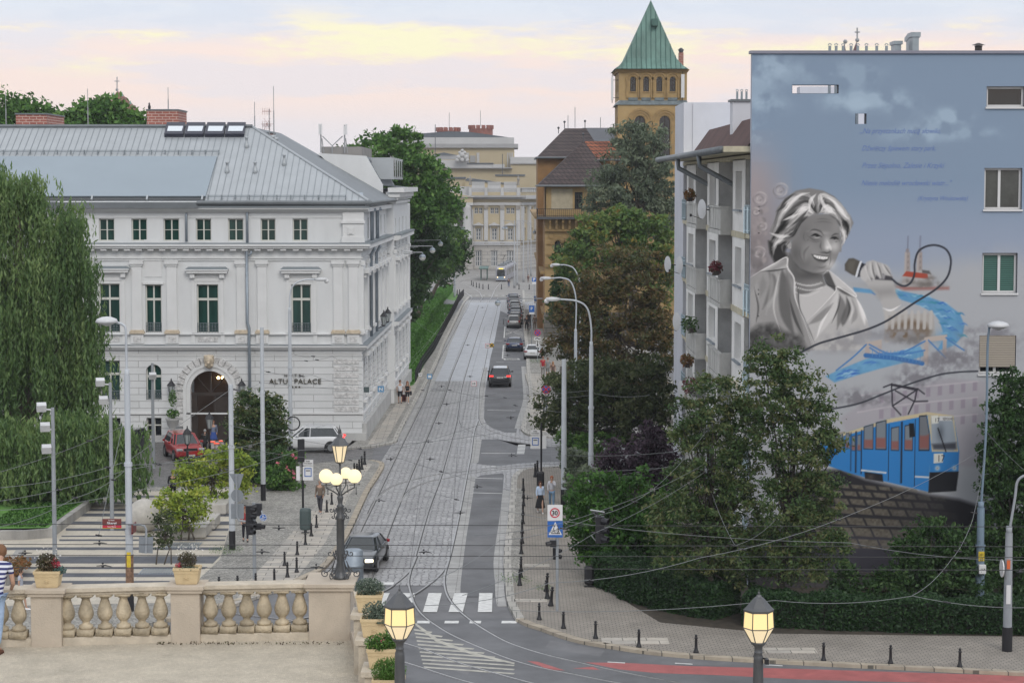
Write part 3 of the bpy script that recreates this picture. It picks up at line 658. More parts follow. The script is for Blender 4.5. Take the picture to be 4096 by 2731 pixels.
for k in range(5):
 for s_ in(-1,1):f.box(mb,cxp+s_*(rp+.5),cxp+s_*(rp+.97),szp-.06-.47*(k+1),szp-.06-.47*k-.04,0,.13 if k%2 else.2)
split(mb,'arch_stone',M_relief,hotel)
mb=MB();N=24
for k in range(N):
 t0=math.pi*k/N;t1=math.pi*(k+1)/N
 for r0,r1,dd in((rp,rp+.28,.1),(rp+.28,rp+.498,.16)):
  f.prism(mb,[(cxp+r0*math.cos(t0),szp+r0*math.sin(t0)),(cxp+r1*math.cos(t0),szp+r1*math.sin(t0)),(cxp+r1*math.cos(t1),szp+r1*math.sin(t1)),(cxp+r0*math.cos(t1),szp+r0*math.sin(t1))],0,dd)
for s_ in(-1,1):
 f.box(mb,cxp+s_*rp,cxp+s_*(rp+.28),.0,szp,0,.1);f.box(mb,cxp+s_*(rp+.28),cxp+s_*(rp+.498),.0,szp,0,.16)
mb.build('portal_arch_moulding',M_hw2,hotel)
mb=MB();kz=HZ(1447);mb.lathe([(.05,-.42),(.2,-.36),(.3,-.1),(.36,.15),(.3,.38),(.12,.5)],f.p(cxp,kz,.3),8);mb.sphere(f.p(cxp,kz-.02,.62),.09,6,5)
for s_ in(-1,1):mb.sphere(f.p(cxp+s_*.13,kz+.1,.55),.07,6,5);mb.sphere(f.p(cxp+s_*.2,kz-.2,.45),.1,6,5);mb.sphere(f.p(cxp+s_*.22,kz+.38,.4),.13,6,5)
mb.build('keystone_mask',M_sand,hotel,smooth=True)
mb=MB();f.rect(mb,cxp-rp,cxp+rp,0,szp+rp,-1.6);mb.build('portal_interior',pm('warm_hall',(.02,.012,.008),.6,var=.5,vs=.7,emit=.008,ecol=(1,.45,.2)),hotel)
mb=MB();zt=HZ(1578)
f.box(mb,cxp-rp,cxp+rp,zt-.1,zt+.12,-.5,-.35);f.box(mb,cxp-.06,cxp+.06,zt+.12,szp+rp,-.5,-.4)
f.box(mb,cxp-rp,cxp-rp+.4,0,zt-.1,-.5,-.38);f.box(mb,cxp+rp-1.05,cxp+rp-.05,0,zt-.1,-.55,-.45);f.box(mb,cxp+.2,cxp+.32,0,zt-.1,-.5,-.4)
for s_ in(-1,1):mb.tube([f.p(cxp+s_*.1,zt+.15,-.44),f.p(cxp+s_*rp*.72,szp+rp*.66,-.44)],.05,4)
mb.build('portal_door',M_wood,hotel)
M_bulb=pm('lit_bulb',(1,.75,.4),.4,var=0,emit=9,ecol=(1,.66,.3))
mb=MB()
for x,y in((858,1517),(875,1517),(893,1517)):mb.sphere((HX(x),HY+1.2,HZ(y)),.1,8,6)
bl=split(mb,'chandelier_bulb',M_bulb,hotel)
mb=MB();mb.tube([(HX(875),HY+1.2,HZ(1486)),(HX(875),HY+1.2,HZ(1530))],.03,5);mb.tube([(HX(856),HY+1.2,HZ(1524)),(HX(895),HY+1.2,HZ(1524))],.03,5);mb.build('chandelier_frame',M_gold,hotel)
def sign(txt,u,v,wS,hS,parent,mat,dep,sp=1.0):
 mb=text_mb(txt,1,extrude=.03,spacing=sp);A=np.array(mb.v);wm=A[:,0].max()-A[:,0].min();hm=A[:,2].max()-A[:,2].min()
 sx_=(wS/FOC*HY)/wm;sz_=(hS/FOC*HY)/hm;cx_=(A[:,0].max()+A[:,0].min())/2;z0=A[:,2].min()
 mb.xform(Matrix.Translation((HX(u),HY-dep,HZ(v)))@Matrix.Diagonal((sx_,1,sz_,1))@Matrix.Translation((-cx_,0,-z0)));return mb.build('lettering',mat,parent)
sign('HOTEL',1175,1506,81,11,hotel,M_gold,.07,1.7);sign('ALTUS PALACE',1177,1534,209,20,hotel,M_gold,.08,1.05)
mb=MB()
for k in range(4):
 c=(HX(1152+k*14),HZ(1547));P=[]
 for t in range(10):r=.085 if t%2==0 else.036;a=math.pi/2+t*math.pi/5;P.append((c[0]+r*math.cos(a),c[1]+r*math.sin(a)))
 f.prism(mb,P,.02,.06)
split(mb,'star',M_gold,hotel)
sd=Vector((.012,1,0));f2=Fac((x1,HY),(.012,1),(1,-.012))
L1=24.0
def side(fa,a0,a1,nw,z_top,proud=0):
 step=(a1-a0)/nw;holes=[];ho2=[]
 for k in range(nw):
  c=a0+step*(k+.5);holes+=[(c-.5,c+.5,HZ(1329),HZ(1137))]
  ho2+=[(c-.5,c+.5,HZ(1599),HZ(1445))]
  if proud==0:holes.append((c-.45,c+.45,HZ(964),HZ(875)))
 if proud:
  for k in range(nw):c=a0+step*(k+.5);holes.append((c-.45,c+.45,HZ(1050),HZ(900)))
 mb=MB();fa.wall(mb,a0,a1,HZ(1385),z_top,holes,.25);mb.build('wall',M_hw,hotel)
 mb=MB();fa.wall(mb,a0,a1,-.3,HZ(1385),ho2,.25);mb.build('wall',M_hrusty,hotel)
 for h in holes+ho2:fa.window(hotel,h,M_wf,M_glass,-.2,.07,(.5,),(.68,),.1)
 mb=MB()
 for h in holes[::2]if proud==0 else holes[:nw]:
  fa.box(mb,h[0]-.3,h[0]-.1,h[2],h[3]+.3,0,.08);fa.box(mb,h[1]+.1,h[1]+.3,h[2],h[3]+.3,0,.08);fa.box(mb,h[0]-.6,h[1]+.6,h[3]+.7,h[3]+.95,0,.45);fa.box(mb,h[0]-.4,h[0]-.15,h[3]+.4,h[3]+.7,0,.25);fa.box(mb,h[1]+.15,h[1]+.4,h[3]+.4,h[3]+.7,0,.25)
  fa.box(mb,h[0]-.35,h[1]+.35,h[2]-.25,h[2]-.05,0,.22)
 for h in ho2:fa.box(mb,h[0]-.5,h[1]+.5,h[3]+.3,h[3]+.5,0,.4);fa.box(mb,h[0]-.35,h[1]+.35,h[2]-.3,h[2]-.1,0,.22)
 for k in range(nw+1):
  c=a0+step*k;a=max(a0,c-.28);b=min(a1,c+.28);fa.box(mb,a,b,HZ(1319),HZ(1064),0,.14);fa.box(mb,a-.1,b+.1,HZ(1333),HZ(1319),0,.24);fa.box(mb,a-.1,b+.1,HZ(1060),HZ(1043),0,.26)
  for j in range(10):fa.box(mb,a,b,.9+j*.455,.9+j*.455+.4,0,.07)
 split(mb,'side_trim',M_hw2,hotel)
 mb=MB()
 for v0,v1,dep in((976,995,.55),(1030,1034,.1),(1334,1338,.16),(1379,1396,.38),(1396,1402,.15),(1655,1664,.1))+(((831,848,.45),)if proud==0 else()):fa.box(mb,a0+(0 if proud else-.0),a1,HZ(v1),HZ(v0),0,dep)
 k=a0
 while k<a1:fa.box(mb,k,k+.22,HZ(1001),HZ(995.2),0,.42);k+=.5
 mb.build('side_cornice',M_hw2,hotel)
 mb=MB();fa.box(mb,a0,a1,HZ(978.5),HZ(976)+.1,0,.6);fa.box(mb,a0,a1,HZ(1379),HZ(1377),0,.42);mb.build('side_flashing',M_zseam,hotel)
side(f2,0,L1,6,HZ(829))
q=f2.p(L1,0,.55);f3=Fac((q[0],q[1]),(.012,1),(1,-.012));ZT3=HZ(829)+.9
side(f3,0,18,4,ZT3,1)
mb=MB();mb.box(q[0]-.6,q[0],q[1]-.003,q[1]+.3,-.3,ZT3);mb.box(q[0]-.6,q[0]+.0,q[1]+18,q[1]+18.3,-.3,ZT3)
mb.box(q[0]-30,q[0]+.1,q[1]+18,q[1]+18.4,-.3,ZT3);split(mb,'wall',M_hw,hotel)
mb=MB();f3.box(mb,-.6,18.6,ZT3-.02,ZT3+.35,-.4,.85);f3.box(mb,-.4,18.4,ZT3-.4,ZT3-.02,-.4,.5);f3.box(mb,-.2,18.2,ZT3-.9,ZT3-.7,-.4,.2)
k=-.3
while k<18.2:f3.box(mb,k,k+.15,ZT3-.6,ZT3-.4,-.3,.35);k+=.35
mb.build('pavilion_cornice',M_hw2,hotel)
mb=MB();mb.box(x1,q[0]+2.2,HY+4,q[1]-.1,-.1,1.0);f2.box(mb,0,L1,-.1,1.05,0,.35);f3.box(mb,0,18,-.1,1.05,0,.3)
mb=MB();f2.box(mb,0,L1,-.1,1.25,0,.3);f3.box(mb,0,18,-.1,1.25,0,.3);mb.build('side_plinth',M_hsock,hotel)
mb=MB();f.box(mb,x0,HX(740),-.1,.45,0,.12);f.box(mb,HX(930),x1+.3,-.1,.62,0,.32);split(mb,'front_plinth',M_hsock,hotel)
for a in(5.5,10.5):
 mb=MB();mb.tube([f2.p(a,HZ(842),.6),f2.p(a,HZ(850),.3),f2.p(a,HZ(972),.3)],.13,8);mb.tube([f2.p(a,HZ(1002),.5),f2.p(a+.4,HZ(1030),.2),f2.p(a+.4,HZ(1370),.2)],.11,8);mb.build('downpipe',M_pipe,hotel,smooth=True)
ZE=HZ(806);ZR=at(CX,509,HY+8.5)[2];yR=HY+8.5;xh=at(1010,509,yR)[0];e=.55
mb=MB();mb.poly([(x0,HY-e,ZE),(x1+e,HY-e,ZE),(xh,yR,ZR),(x0,yR,ZR)]);mb.poly([(x0,HY+30,ZE),(x0,yR,ZR),(xh,yR,ZR),(xh,HY+30,ZE)])
mb.build('roof',M_zinc,hotel)
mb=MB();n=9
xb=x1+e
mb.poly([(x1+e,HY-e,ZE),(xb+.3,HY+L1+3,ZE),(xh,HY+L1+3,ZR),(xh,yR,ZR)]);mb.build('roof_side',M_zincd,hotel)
sl_=Vector((0,yR-HY+e,ZR-ZE))
mb=MB();u=x1+e-.7
Nrm=Vector((0,-(ZR-ZE),yR-HY+e)).normalized()
def rp_(x,t,o=0):q=Vector((x,HY-e,ZE))+sl_*t+Nrm*o;return tuple(q)
while u>x0:
 tm=1 if u<=xh else(x1+e-u)/(x1+e-xh)
 if tm>.04:
  a=rp_(u-.015,.0);b=rp_(u+.015,.0);c=rp_(u+.015,tm);d=rp_(u-.015,tm);n4=Nrm*.035
  mb.hexa([a,b,c,d]+[tuple(Vector(z)+n4)for z in(a,b,c,d)])
 u-=.435
mb.build('roof_seams',M_zseam,hotel)
mb=MB();mb.tube([(x0,yR,ZR+.05),(xh,yR,ZR+.05)],.16,6);mb.build('ridge_cap',M_zincd,hotel)
mb=MB();mb.tube([(xh,yR,ZR+.03),(x1+e,HY-e,ZE+.05)],.09,6);mb.build('hip_cap',M_zinc,hotel)
mb=MB();mb.tube([(HX(825)-.5,HY-e-.12,ZE-.08),(x1+e+.15,HY-e-.12,ZE-.08),(xb+.45,HY+L1,ZE-.08)],.14,8);mb.box(HX(800),x1+.3,HY-.55,HY-.1,ZE-.42,ZE-.05);mb.box(x0,HX(800),HY-.65,HY-.35,ZE-.45,ZE-.05)
mb.build('gutter',M_zincd,hotel)
def rq(mb,u0,u1,v0,v1,o,m=0,sh=0):
 """rect on the roof plane given by picture edges"""
 def tt(v):
  t=.5
  for _ in range(30):
   q=Vector((0,HY-e,ZE))+sl_*t;vv=733+(EYE-q.z)/q.y*FOC;t+=(vv-v)/400*1.0
  return t
 t0,t1=tt(v1),tt(v0)
 def X(u,t):y=(HY-e)+sl_.y*t;return(u-CX)/FOC*y
 P=[rp_(X(u0[0],t0),t0,o),rp_(X(u1[0],t0),t0,o),rp_(X(u1[1],t1),t1,o),rp_(X(u0[1],t1),t1,o)]
 B=[tuple(Vector(p)-Nrm*(o-.01))for p in P]
 mb.hexa(B+P,m);return mb
rq(MB(),(-500,-500),(825,873),632,790,.12).build('roof_screen',M_blind,hotel)
g_=MB();rq(g_,(-500,-500),(822,826),790,803,.05).build('roof_glazing_strip',M_glassd,hotel)
mb=MB()
for u in(150,372,592,812):rq(mb,(u-5,u-2),(u+2,u+5),789,805,.16)
split(mb,'screen_bracket',M_zinc,hotel)
for k in range(4):
 ux=664+k*80.5;mb=MB();rq(mb,(ux,ux+11),(ux+76,ux+84),505,551,.28);w_=mb.build('roof_window',pm('skylight_frame',(.025,.027,.045),.35,var=0),hotel)
 mb=MB();rq(mb,(ux+12,ux+17),(ux+70,ux+76),521,541,.30);mb.build('pane',M_skyl,w_)
def guard(v,u0,u1):
 mb=MB()
 for dv in(0,5):
  t=.5
  for _ in range(30):
   q_=Vector((0,HY-e,ZE))+sl_*t;vv=733+(EYE-q_.z)/q_.y*FOC;t+=(vv-v-dv)/400
  y=(HY-e)+sl_.y*t;a=rp_((u0-CX)/FOC*y,t,.18);b=rp_((u1-CX)/FOC*y,t,.18);mb.tube([a,b],.022,4)
  if dv:
   n=int((u1-u0)/53)
   for i in range(n+1):
    x=((u0+(u1-u0)*i/n)-CX)/FOC*y;mb.box(x-.025,x+.025,a[1]-.05,a[1]+.2,a[2]-.2,a[2]+.12)
 mb.build('snow_guard',M_zseam,hotel)
guard(612,-300,880);guard(791,835,1385)
mb=MB()
for u,v in((991,590),(912,690),(1024,690),(1140,660)):
 y=None;t=.5
 for _ in range(30):
  q_=Vector((0,HY-e,ZE))+sl_*t;vv=733+(EYE-q_.z)/q_.y*FOC;t+=(vv-v)/400
 y=(HY-e)+sl_.y*t;x=(u-CX)/FOC*y;z=ZE+sl_.z*t;mb.lathe([(.2,-.15),(.16,.15),(.09,.4),(.09,.6),(.12,.61),(.12,.7),(.03,.74)],(x,y,z),8)
for u,v,r in((1091,580,.2),(1103,588,.16)):
 P_=at(u,v,HY+10);mb.lathe([(r*1.6,-.9),(r,0),(r,.45),(r*1.3,.5),(r*1.1,.7)],P_,10)
split(mb,'roof_vent',M_zinc,hotel,smooth=True)
for u,v in((1368,783),(1430,783)):
 P_=at(u,v,HY+.5);mb=MB();mb.obox(P_,(.75,.08,.45),.1,tilt=-.5);mb.tube([P_,(P_[0]+.1,P_[1]+.1,P_[2]-.6)],.03,4);mb.tube([(P_[0]-.3,P_[1],P_[2]-.6),(P_[0]+.4,P_[1],P_[2]-.4)],.04,4);mb.build('roof_floodlight',M_pipe,hotel)
gy=HY+L1+.2;P=lambda u,v,y=gy:(at(u,v,y)[0],at(u,v,y)[2])
gp=[P(1272,613),P(1464,624),P(1531,740),P(1533,812),P(1445,812),P(1400,740)]
mb=MB();a=mb.vs([(x,gy,z)for x,z in gp]);b=mb.vs([(x,gy+.35,z)for x,z in gp]);mb.idx(a[::-1]);mb.idx(b)
for i in range(len(a)):j=(i+1)%len(a);mb.idx([a[i],a[j],b[j],b[i]])
mb.build('gable_wall',M_hw,hotel)
def MQ(p,q_,r,s):mb.poly([p,q_,r,s])
(xa,za),(xb_,zb),(xc,zc)=gp[0],gp[1],gp[2]
mb=MB();MQ((xa,gy+.36,za-.05),(xb_,gy+.36,zb-.05),(xb_,gy+17,zb-.05),(xa,gy+17,za-.05));MQ((xb_,gy+.36,zb-.05),(xc,gy+.36,zc-.05),(xc,gy+17,zc-.05),(xb_,gy+17,zb-.05));mb.box(xa,xc-.1,gy+.4,gy+17,ZT3,zc-.3)
mb.poly([(xc,gy+.36,zc-.05),(q[0]+.7,gy+.36,ZT3+.3),(q[0]+.7,gy+17,ZT3+.3),(xc,gy+17,zc-.05)])
mb.build('mansard_roof',M_zincd,hotel)
for k in range(5):
 y=gy+2+k*3.1;mb=MB();z0=ZT3+1.0;mb.box(xc-1.0,q[0]-.1,y,y+1.5,z0,z0+1.7);d_=mb.build('dormer',M_zinc,hotel);mb=MB();mb.box(q[0]-.4,q[0]-.05,y+.2,y+1.3,z0+.2,z0+1.5);mb.build('pane',M_glassd,d_)
mb=MB();mb.poly([at(1210,640,gy-1.5),at(1275,637,gy-1.5),at(1352,695,gy-8),at(1292,690,gy-8)])
mb=MB()
for k in range(9):
 mb.tube([(x1-7.2+k*.02,HY+9+k*.9,ZE+4.2),(x1-4.0,HY+9+k*.9,ZE+2.0)],.16,6)
mb.build('roof_tube_collector',M_black,hotel,smooth=True)
M_brick=brickmat('chimney_brick',(.33,.115,.085),(.26,.085,.065),(.48,.34,.29),.5,.19,.03,.8,axis='diag',bump=.3,var=.15,vs=.6)
def chim(u0,u1,v0,v1,y,dep,name='chimney'):
 a,b=at(u0,v0,y),at(u1,v1,y);mb=MB();mb.box(a[0],b[0],y,y+dep,b[2]-1.2,a[2]);c=mb.build(name,M_brick,hotel);mb=MB();mb.box(a[0]-.06,b[0]+.06,y-.06,y+dep+.06,a[2],a[2]+.1);mb.build('chimney_cap',M_zincd,c)
chim(63,187,459,500,HY+11,6);chim(587,713,443,504,HY+11,4);chim(1050,1085,535,570,HY+13,2.5)
mb=MB();mb.box(-15,-9.8,gy+17,gy+17.3,0,15);mb.build('wall',M_hw,hotel)
M_mast=pm('grey_mast',(.30,.31,.32),.5,metal=.3,var=0)
def rod(u,v0,v1,y,lab,r=.028,kink=.5):
 a,b=at(u,v0,y),at(u,v1,y);mb=MB();m_=(a[2]*(1-kink)+b[2]*kink);mb.tube([(a[0],y,b[2]),(a[0],y,m_)],r*1.5,5);mb.tube([(a[0],y,m_),(a[0],y,a[2])],r*.8,4)
 tag(mb.build('lightning_rod',M_mast),lab,'lightning rod','lightning rods on the hotel roof')
rod(22,368,500,HY+9,'thin lightning rod on the hotel ridge at the far left edge')
rod(350,355,503,HY+9,'thin lightning rod on the hotel ridge left of the brick church tower')
rod(672,350,443,HY+13,'thin lightning rod rising from the larger brick chimney')
rod(1018,408,520,HY+9,'short lightning rod beside the television aerial on the hotel hip')
rod(1094,345,540,HY+12,'tallest lightning rod on the hotel roof, right of the television aerial')
t=thing('television_aerial','television aerial with crossed rods on the hotel roof',"aerial",at(1077,540,HY+12))
mb=MB();X,Yy=at(1077,500,HY+12)[0],HY+12;z=lambda v:at(1077,v,Yy)[2]
mb.tube([(X,Yy,z(540)),(X,Yy,z(437))],.035,5);mb.build('mast',M_mast,t)
mb=MB()
for v in(446,498,505):
 mb.tube([(X-.5,Yy,z(v)),(X+.15,Yy,z(v))],.02,4)
 for k in range(5):mb.tube([(X-.48+k*.13,Yy,z(v)-.25),(X-.48+k*.13,Yy,z(v)+.25)],.012,3)
for a in range(6):mb.tube([(X-.15,Yy-.1,z(497)),(X-.15+.45*math.cos(a*1.05),Yy,z(497)+.5*math.sin(a*1.05))],.014,3)
mb.build('aerial_rods',pm('aerial_red',(.35,.18,.16),.5,var=0),t)
def wall_lantern(pos,lab,n=(0,-1)):
 t=thing('wall_lantern',lab,'lantern',pos,'black wall lanterns of the hotel');x,y,z=pos;nx,ny=n
 mb=MB();mb.tube([(x,y,z-.5),(x+nx*.25,y+ny*.25,z-.35),(x+nx*.5,y+ny*.5,z-.25)],.035,5);c=(x+nx*.5,y+ny*.5,z)
 mb.lathe([(.05,-.3),(.12,-.22),(.12,-.2)],c,6);mb.lathe([(.30,.42),(.24,.5),(.1,.68),(.05,.72),(.05,.82),(.0,.92)],c,6)
 for k in range(6):a=k*math.pi/3;mb.tube([(c[0]+.13*math.cos(a),c[1]+.13*math.sin(a),c[2]-.2),(c[0]+.25*math.cos(a),c[1]+.25*math.sin(a),c[2]+.42)],.015,3)
 mb.build('lantern_frame',M_black,t);mb=MB();mb.lathe([(.11,-.2),(.22,.41)],c,6);mb.build('lantern_glass',pm('lantern_glass',(.35,.38,.38),.2,var=0),t)
wall_lantern((HX(684),HY-.05,HZ(1563)),'black iron wall lantern just left of the arched hotel portal')
wall_lantern((HX(966),HY-.05,HZ(1563)),'black iron wall lantern just right of the arched hotel portal')
for a,w_ in((13,'nearer'),(17,'farther')):
 p_=f2.p(a,7.2,.05)if a<L1 else f3.p(a-L1,7.2,.05);wall_lantern(p_,f'black iron lantern on the street side of the hotel, {w_} of the pair',(1,0))
MY=90.0
def BX(u):return(u-CX)/FOC*MY*1.0
def BP(u,v):p=at(u,v,MY);return p[0],p[2]
class Paint:
 def __init__(s,u0,u1,v0,v1,st):
  s.us=np.arange(u0,u1+st,st,dtype=np.float64);s.vs=np.arange(v0,v1+st,st,dtype=np.float64);s.st=st
  s.U,s.V=np.meshgrid(s.us,s.vs);s.I=np.zeros(s.U.shape+(3,));s.rs=np.random.RandomState(3);s.T=lambda x,y:(x,y)
 def sub(s,P,pad):
  P=np.array(P,float);a=np.searchsorted(s.us,P[:,0].min()-pad);b=np.searchsorted(s.us,P[:,0].max()+pad);c=np.searchsorted(s.vs,P[:,1].min()-pad);d=np.searchsorted(s.vs,P[:,1].max()+pad)
  return(slice(c,d),slice(a,b))
 def seg(s,U,V,a,b):
  dx,dy=b[0]-a[0],b[1]-a[1];t=np.clip(((U-a[0])*dx+(V-a[1])*dy)/(dx*dx+dy*dy+1e-9),0,1);return np.hypot(U-a[0]-t*dx,V-a[1]-t*dy),t
 def put(s,sl,al,col):
  c=np.array(col,float)
  if c.ndim==1:c=c[None,None,:]
  s.I[sl]=s.I[sl]*(1-al[...,None])+c*al[...,None]
 def poly(s,P,col,soft=2,al=1.0,nz=0,ns=20):
  P=[s.T(*p)for p in P];sl=s.sub(P,soft+2);U,V=s.U[sl],s.V[sl]
  if U.size==0:return
  D=np.full(U.shape,1e9);ins=np.zeros(U.shape,bool)
  for i in range(len(P)):
   a,b=P[i],P[(i+1)%len(P)];D=np.minimum(D,s.seg(U,V,a,b)[0])
   if a[1]!=b[1]:ins^=((a[1]>V)!=(b[1]>V))&(U<(b[0]-a[0])*(V-a[1])/(b[1]-a[1])+a[0])
  sd=np.where(ins,D,-D);A=np.clip(.5+sd/(2*soft),0,1)*al;c=np.array(col,float)
  if nz:c=c[None,None,:]+((s.noise(ns)[sl]-.5)*2*nz)[...,None]
  s.put(sl,A,c)
 def line(s,P,w,col,soft=1.5,al=1.0,taper=False,curve=True):
  if curve and len(P)>2:P=[(p.x,p.y)for p in crom([(x,y,0)for x,y in P],5)]
  P=[s.T(*p)for p in P];sl=s.sub(P,w+soft+2);U,V=s.U[sl],s.V[sl];D=np.full(U.shape,1e9);n=len(P)-1
  if U.size==0:return
  for i in range(n):
   d,t=s.seg(U,V,P[i],P[i+1]);ww=w/2
   if taper:q=(i+t)/n;ww=w/2*np.sin(np.pi*np.clip(q,.03,.97))
   D=np.minimum(D,d-ww)
  s.put(sl,np.clip(.5-D/(2*soft),0,1)*al,col)
 def blob(s,x,y,rx,ry,col,al=1.0,p=1.0,nz=0,ns=30):
  x,y=s.T(x,y);k=s.K;rx/=k;ry/=k;sl=s.sub([(x-rx*1.6,y-ry*1.6),(x+rx*1.6,y+ry*1.6)],2);U,V=s.U[sl],s.V[sl]
  if U.size==0:return
  r=((U-x)/rx)**2+((V-y)/ry)**2;A=np.exp(-r*1.2)
  if nz:A=np.clip(A*(1+nz*4*(s.noise(ns)[sl]-.5)),0,1)
  s.put(sl,A**p*al,col)
 def noise(s,sc):
  if not hasattr(s,'_n'):s._n={}
  if sc in s._n:return s._n[sc]
  tot=np.zeros(s.U.shape);amp=.5;k=sc
  for o in range(4):
   h=int((s.vs[-1]-s.vs[0])/k)+3;w=int((s.us[-1]-s.us[0])/k)+3;g=s.rs.rand(h,w);y=(s.V-s.vs[0])/k;x=(s.U-s.us[0])/k;i=y.astype(int);j=x.astype(int);fy=y-i;fx=x-j;fy=fy*fy*(3-2*fy);fx=fx*fx*(3-2*fx)
   tot+=amp*(g[i,j]*(1-fy)*(1-fx)+g[i+1,j]*fy*(1-fx)+g[i,j+1]*(1-fy)*fx+g[i+1,j+1]*fy*fx);amp*=.5;k/=2.1
   if k<s.st*1.5:break
  tot=(tot-tot.min())/(tot.max()-tot.min());s._n[sc]=tot;return tot
 def frame(s,x0,y0,k):s.T=lambda x,y:(x0+x/k,y0+y/k);s.K=k
p_=Paint(3002,4200,215,2290,3.2)
n1=p_.noise(260)[...,None];n2=p_.noise(60)[...,None];U,V=p_.U[...,None],p_.V[...,None]
ss=lambda x,a,b:np.clip((x-a)/(b-a),0,1)**2*(3-2*np.clip((x-a)/(b-a),0,1))
skyc=np.array([133,151,172.]);low=np.array([172,174,178.]);mid=np.array([150,161,180.])
I=skyc*np.ones_like(p_.I)
t=ss(V,700,1000);I=I*(1-t)+mid*t
t=ss(V+(n1-.5)*160,960,1160);I=I*(1-t)+low*t
p_.I=I;p_.frame(3000,100,2.146)
for x,y,rx,ry,a in((160,330,220,120,.55),(60,560,150,160,.45),(330,440,220,90,.3),(150,690,170,70,.45),(60,930,120,110,.5),(850,420,260,110,.35),(950,650,330,80,.6),(900,690,110,60,.5),(1250,680,180,100,.3),(1700,800,170,80,.6),(1800,930,300,50,.4),(1500,900,200,90,.35),(1300,950,260,60,.25)):
 p_.blob(x,y,rx,ry,(178,198,214),a,1,1.2,60)
p_.frame(2950,700,2.24)
p_.blob(110,130,230,330,(170,158,160),.95,.7);p_.blob(160,560,260,420,(150,140,140),.95,.6);p_.blob(120,800,200,200,(112,106,106),.7,.8,1,60)
def rose(x,y,r,c=(178,170,170)):
 p_.blob(x,y,r*.8,r*.8,c,.55)
 for k in range(9):
  a=k*2.4;rr=r*(.2+.1*k);P=[(x+rr*math.cos(a+t),y+rr*.9*math.sin(a+t))for t in np.linspace(0,1.9,6)]
  p_.line(P,5,(196,188,186)if k%2 else(128,122,124),2,.75,True)
for x,y,r in((195,215,75),(380,140,80),(220,465,50),(190,700,72),(160,330,40),(430,260,50)):rose(x,y,r)
for k in range(26):
 x=110+p_.rs.rand()*150;y=250+p_.rs.rand()*600;p_.line([(x,y),(x+15,y+22),(x+10,y+45)],14,(165,156,154)if k%3 else(105,100,100),4,.5,True)
def G1(v):v=min(242,max(30,138+(v-138)*1.22));return(v,v*.985,v*.975)
sh=[(100,930),(330,800),(445,735),(455,830),(510,930),(520,1100),(600,1300),(690,1568),(90,1568)]
p_.poly(sh,G1(152),3,1,6,40)
for P,w,c,a in(([(280,860),(330,980),(230,1200)],40,100,.6),([(340,860),(370,980),(290,1180)],26,178,.6),([(400,840),(420,1000),(440,1250),(520,1450)],60,96,.75),([(440,850),(470,1050),(560,1350),(620,1560)],40,120,.6),([(230,900),(230,1000),(200,1100)],30,130,.5),([(300,870),(310,1000),(260,1250)],20,175,.5),([(180,950),(150,1150),(140,1400)],50,165,.5)):
 p_.line(P,w*.8,G1(c),5,a,True)
p_.poly([(200,860),(330,790),(440,740),(448,830),(330,850),(250,870)],G1(176),2);p_.poly([(250,862),(330,820),(440,745),(440,800),(340,848)],G1(148),4,.8)
rt=[(770,885),(820,855),(960,970),(1050,1050),(1110,1180),(1170,1310),(1210,1420),(1180,1568),(690,1568),(620,1310),(740,1200),(880,1030)]
p_.poly(rt,G1(178),3,1,5,40)
for P,w,c,a in(([(900,1040),(880,1150),(800,1300),(700,1480)],50,205,.6),([(920,1070),(940,1200),(900,1380)],40,108,.7),([(980,1090),(1000,1180),(960,1300),(950,1350)],34,100,.8),([(1030,1100),(1060,1250),(1030,1330)],26,140,.7),([(860,1150),(760,1260),(640,1340)],34,120,.6),([(1080,1130),(1130,1250),(1150,1340)],20,226,.8),([(1000,1100),(1040,1200),(1010,1300)],14,215,.6)):
 p_.line(P,w*.8,G1(c),4,a,True)
neck=[(470,690),(560,840),(760,880),(775,935),(805,1000),(740,1060),(540,1075),(505,930),(440,790),(445,735)]
p_.poly(neck,G1(118),3);p_.blob(640,900,150,40,G1(86),.7);p_.blob(700,1000,120,60,G1(150),.6);p_.blob(520,850,50,90,G1(96),.6)
p_.poly([(520,1075),(640,1060),(800,985),(885,1040),(745,1200),(622,1312),(560,1190)],G1(186),3)
p_.poly([(510,925),(540,1020),(560,1190),(620,1320),(700,1568),(640,1568),(585,1320),(530,1130)],G1(150),3);p_.poly([(770,890),(820,860),(885,1000),(880,1040),(815,985)],G1(92),3)
p_.poly([(820,855),(960,970),(1060,1060),(1050,1090),(960,1030),(890,1000)],G1(190),2);p_.line([(890,1010),(960,1045),(1050,1095)],16,G1(80),4,.8,True)
for k in range(13):x=530+k*18;p_.blob(x,960+26*math.sin(k*.26)+4*(k%2),6,6,G1(215),.8)
for k in range(12):x=530+k*20;p_.blob(x,1000+30*math.sin(k*.26),6,6,G1(220),.8)
p_.line([(525,1050),(620,1085),(740,1040)],3,G1(205),1.5,.8)
hair=[(300,560),(290,500),(330,400),(350,300),(420,210),(520,140),(640,118),(760,140),(860,190),(930,260),(960,330),(1010,370),(1038,430),(1005,500),(980,570),(940,580),(930,690),(905,690),(915,600),(925,470),(880,400),(820,350),(740,345),(680,360),(600,420),(555,500),(530,560),(480,590),(430,620),(420,680),(465,700),(450,735),(330,790),(285,700),(268,620)]
p_.poly(hair,G1(132),3)
face=[(540,540),(570,470),(610,400),(690,355),(800,350),(880,400),(915,480),(915,560),(922,620),(905,700),(875,780),(825,850),(760,885),(680,880),(580,840),(500,760),(478,690),(480,600)]
p_.poly(face,G1(134),3)
r=p_.rs
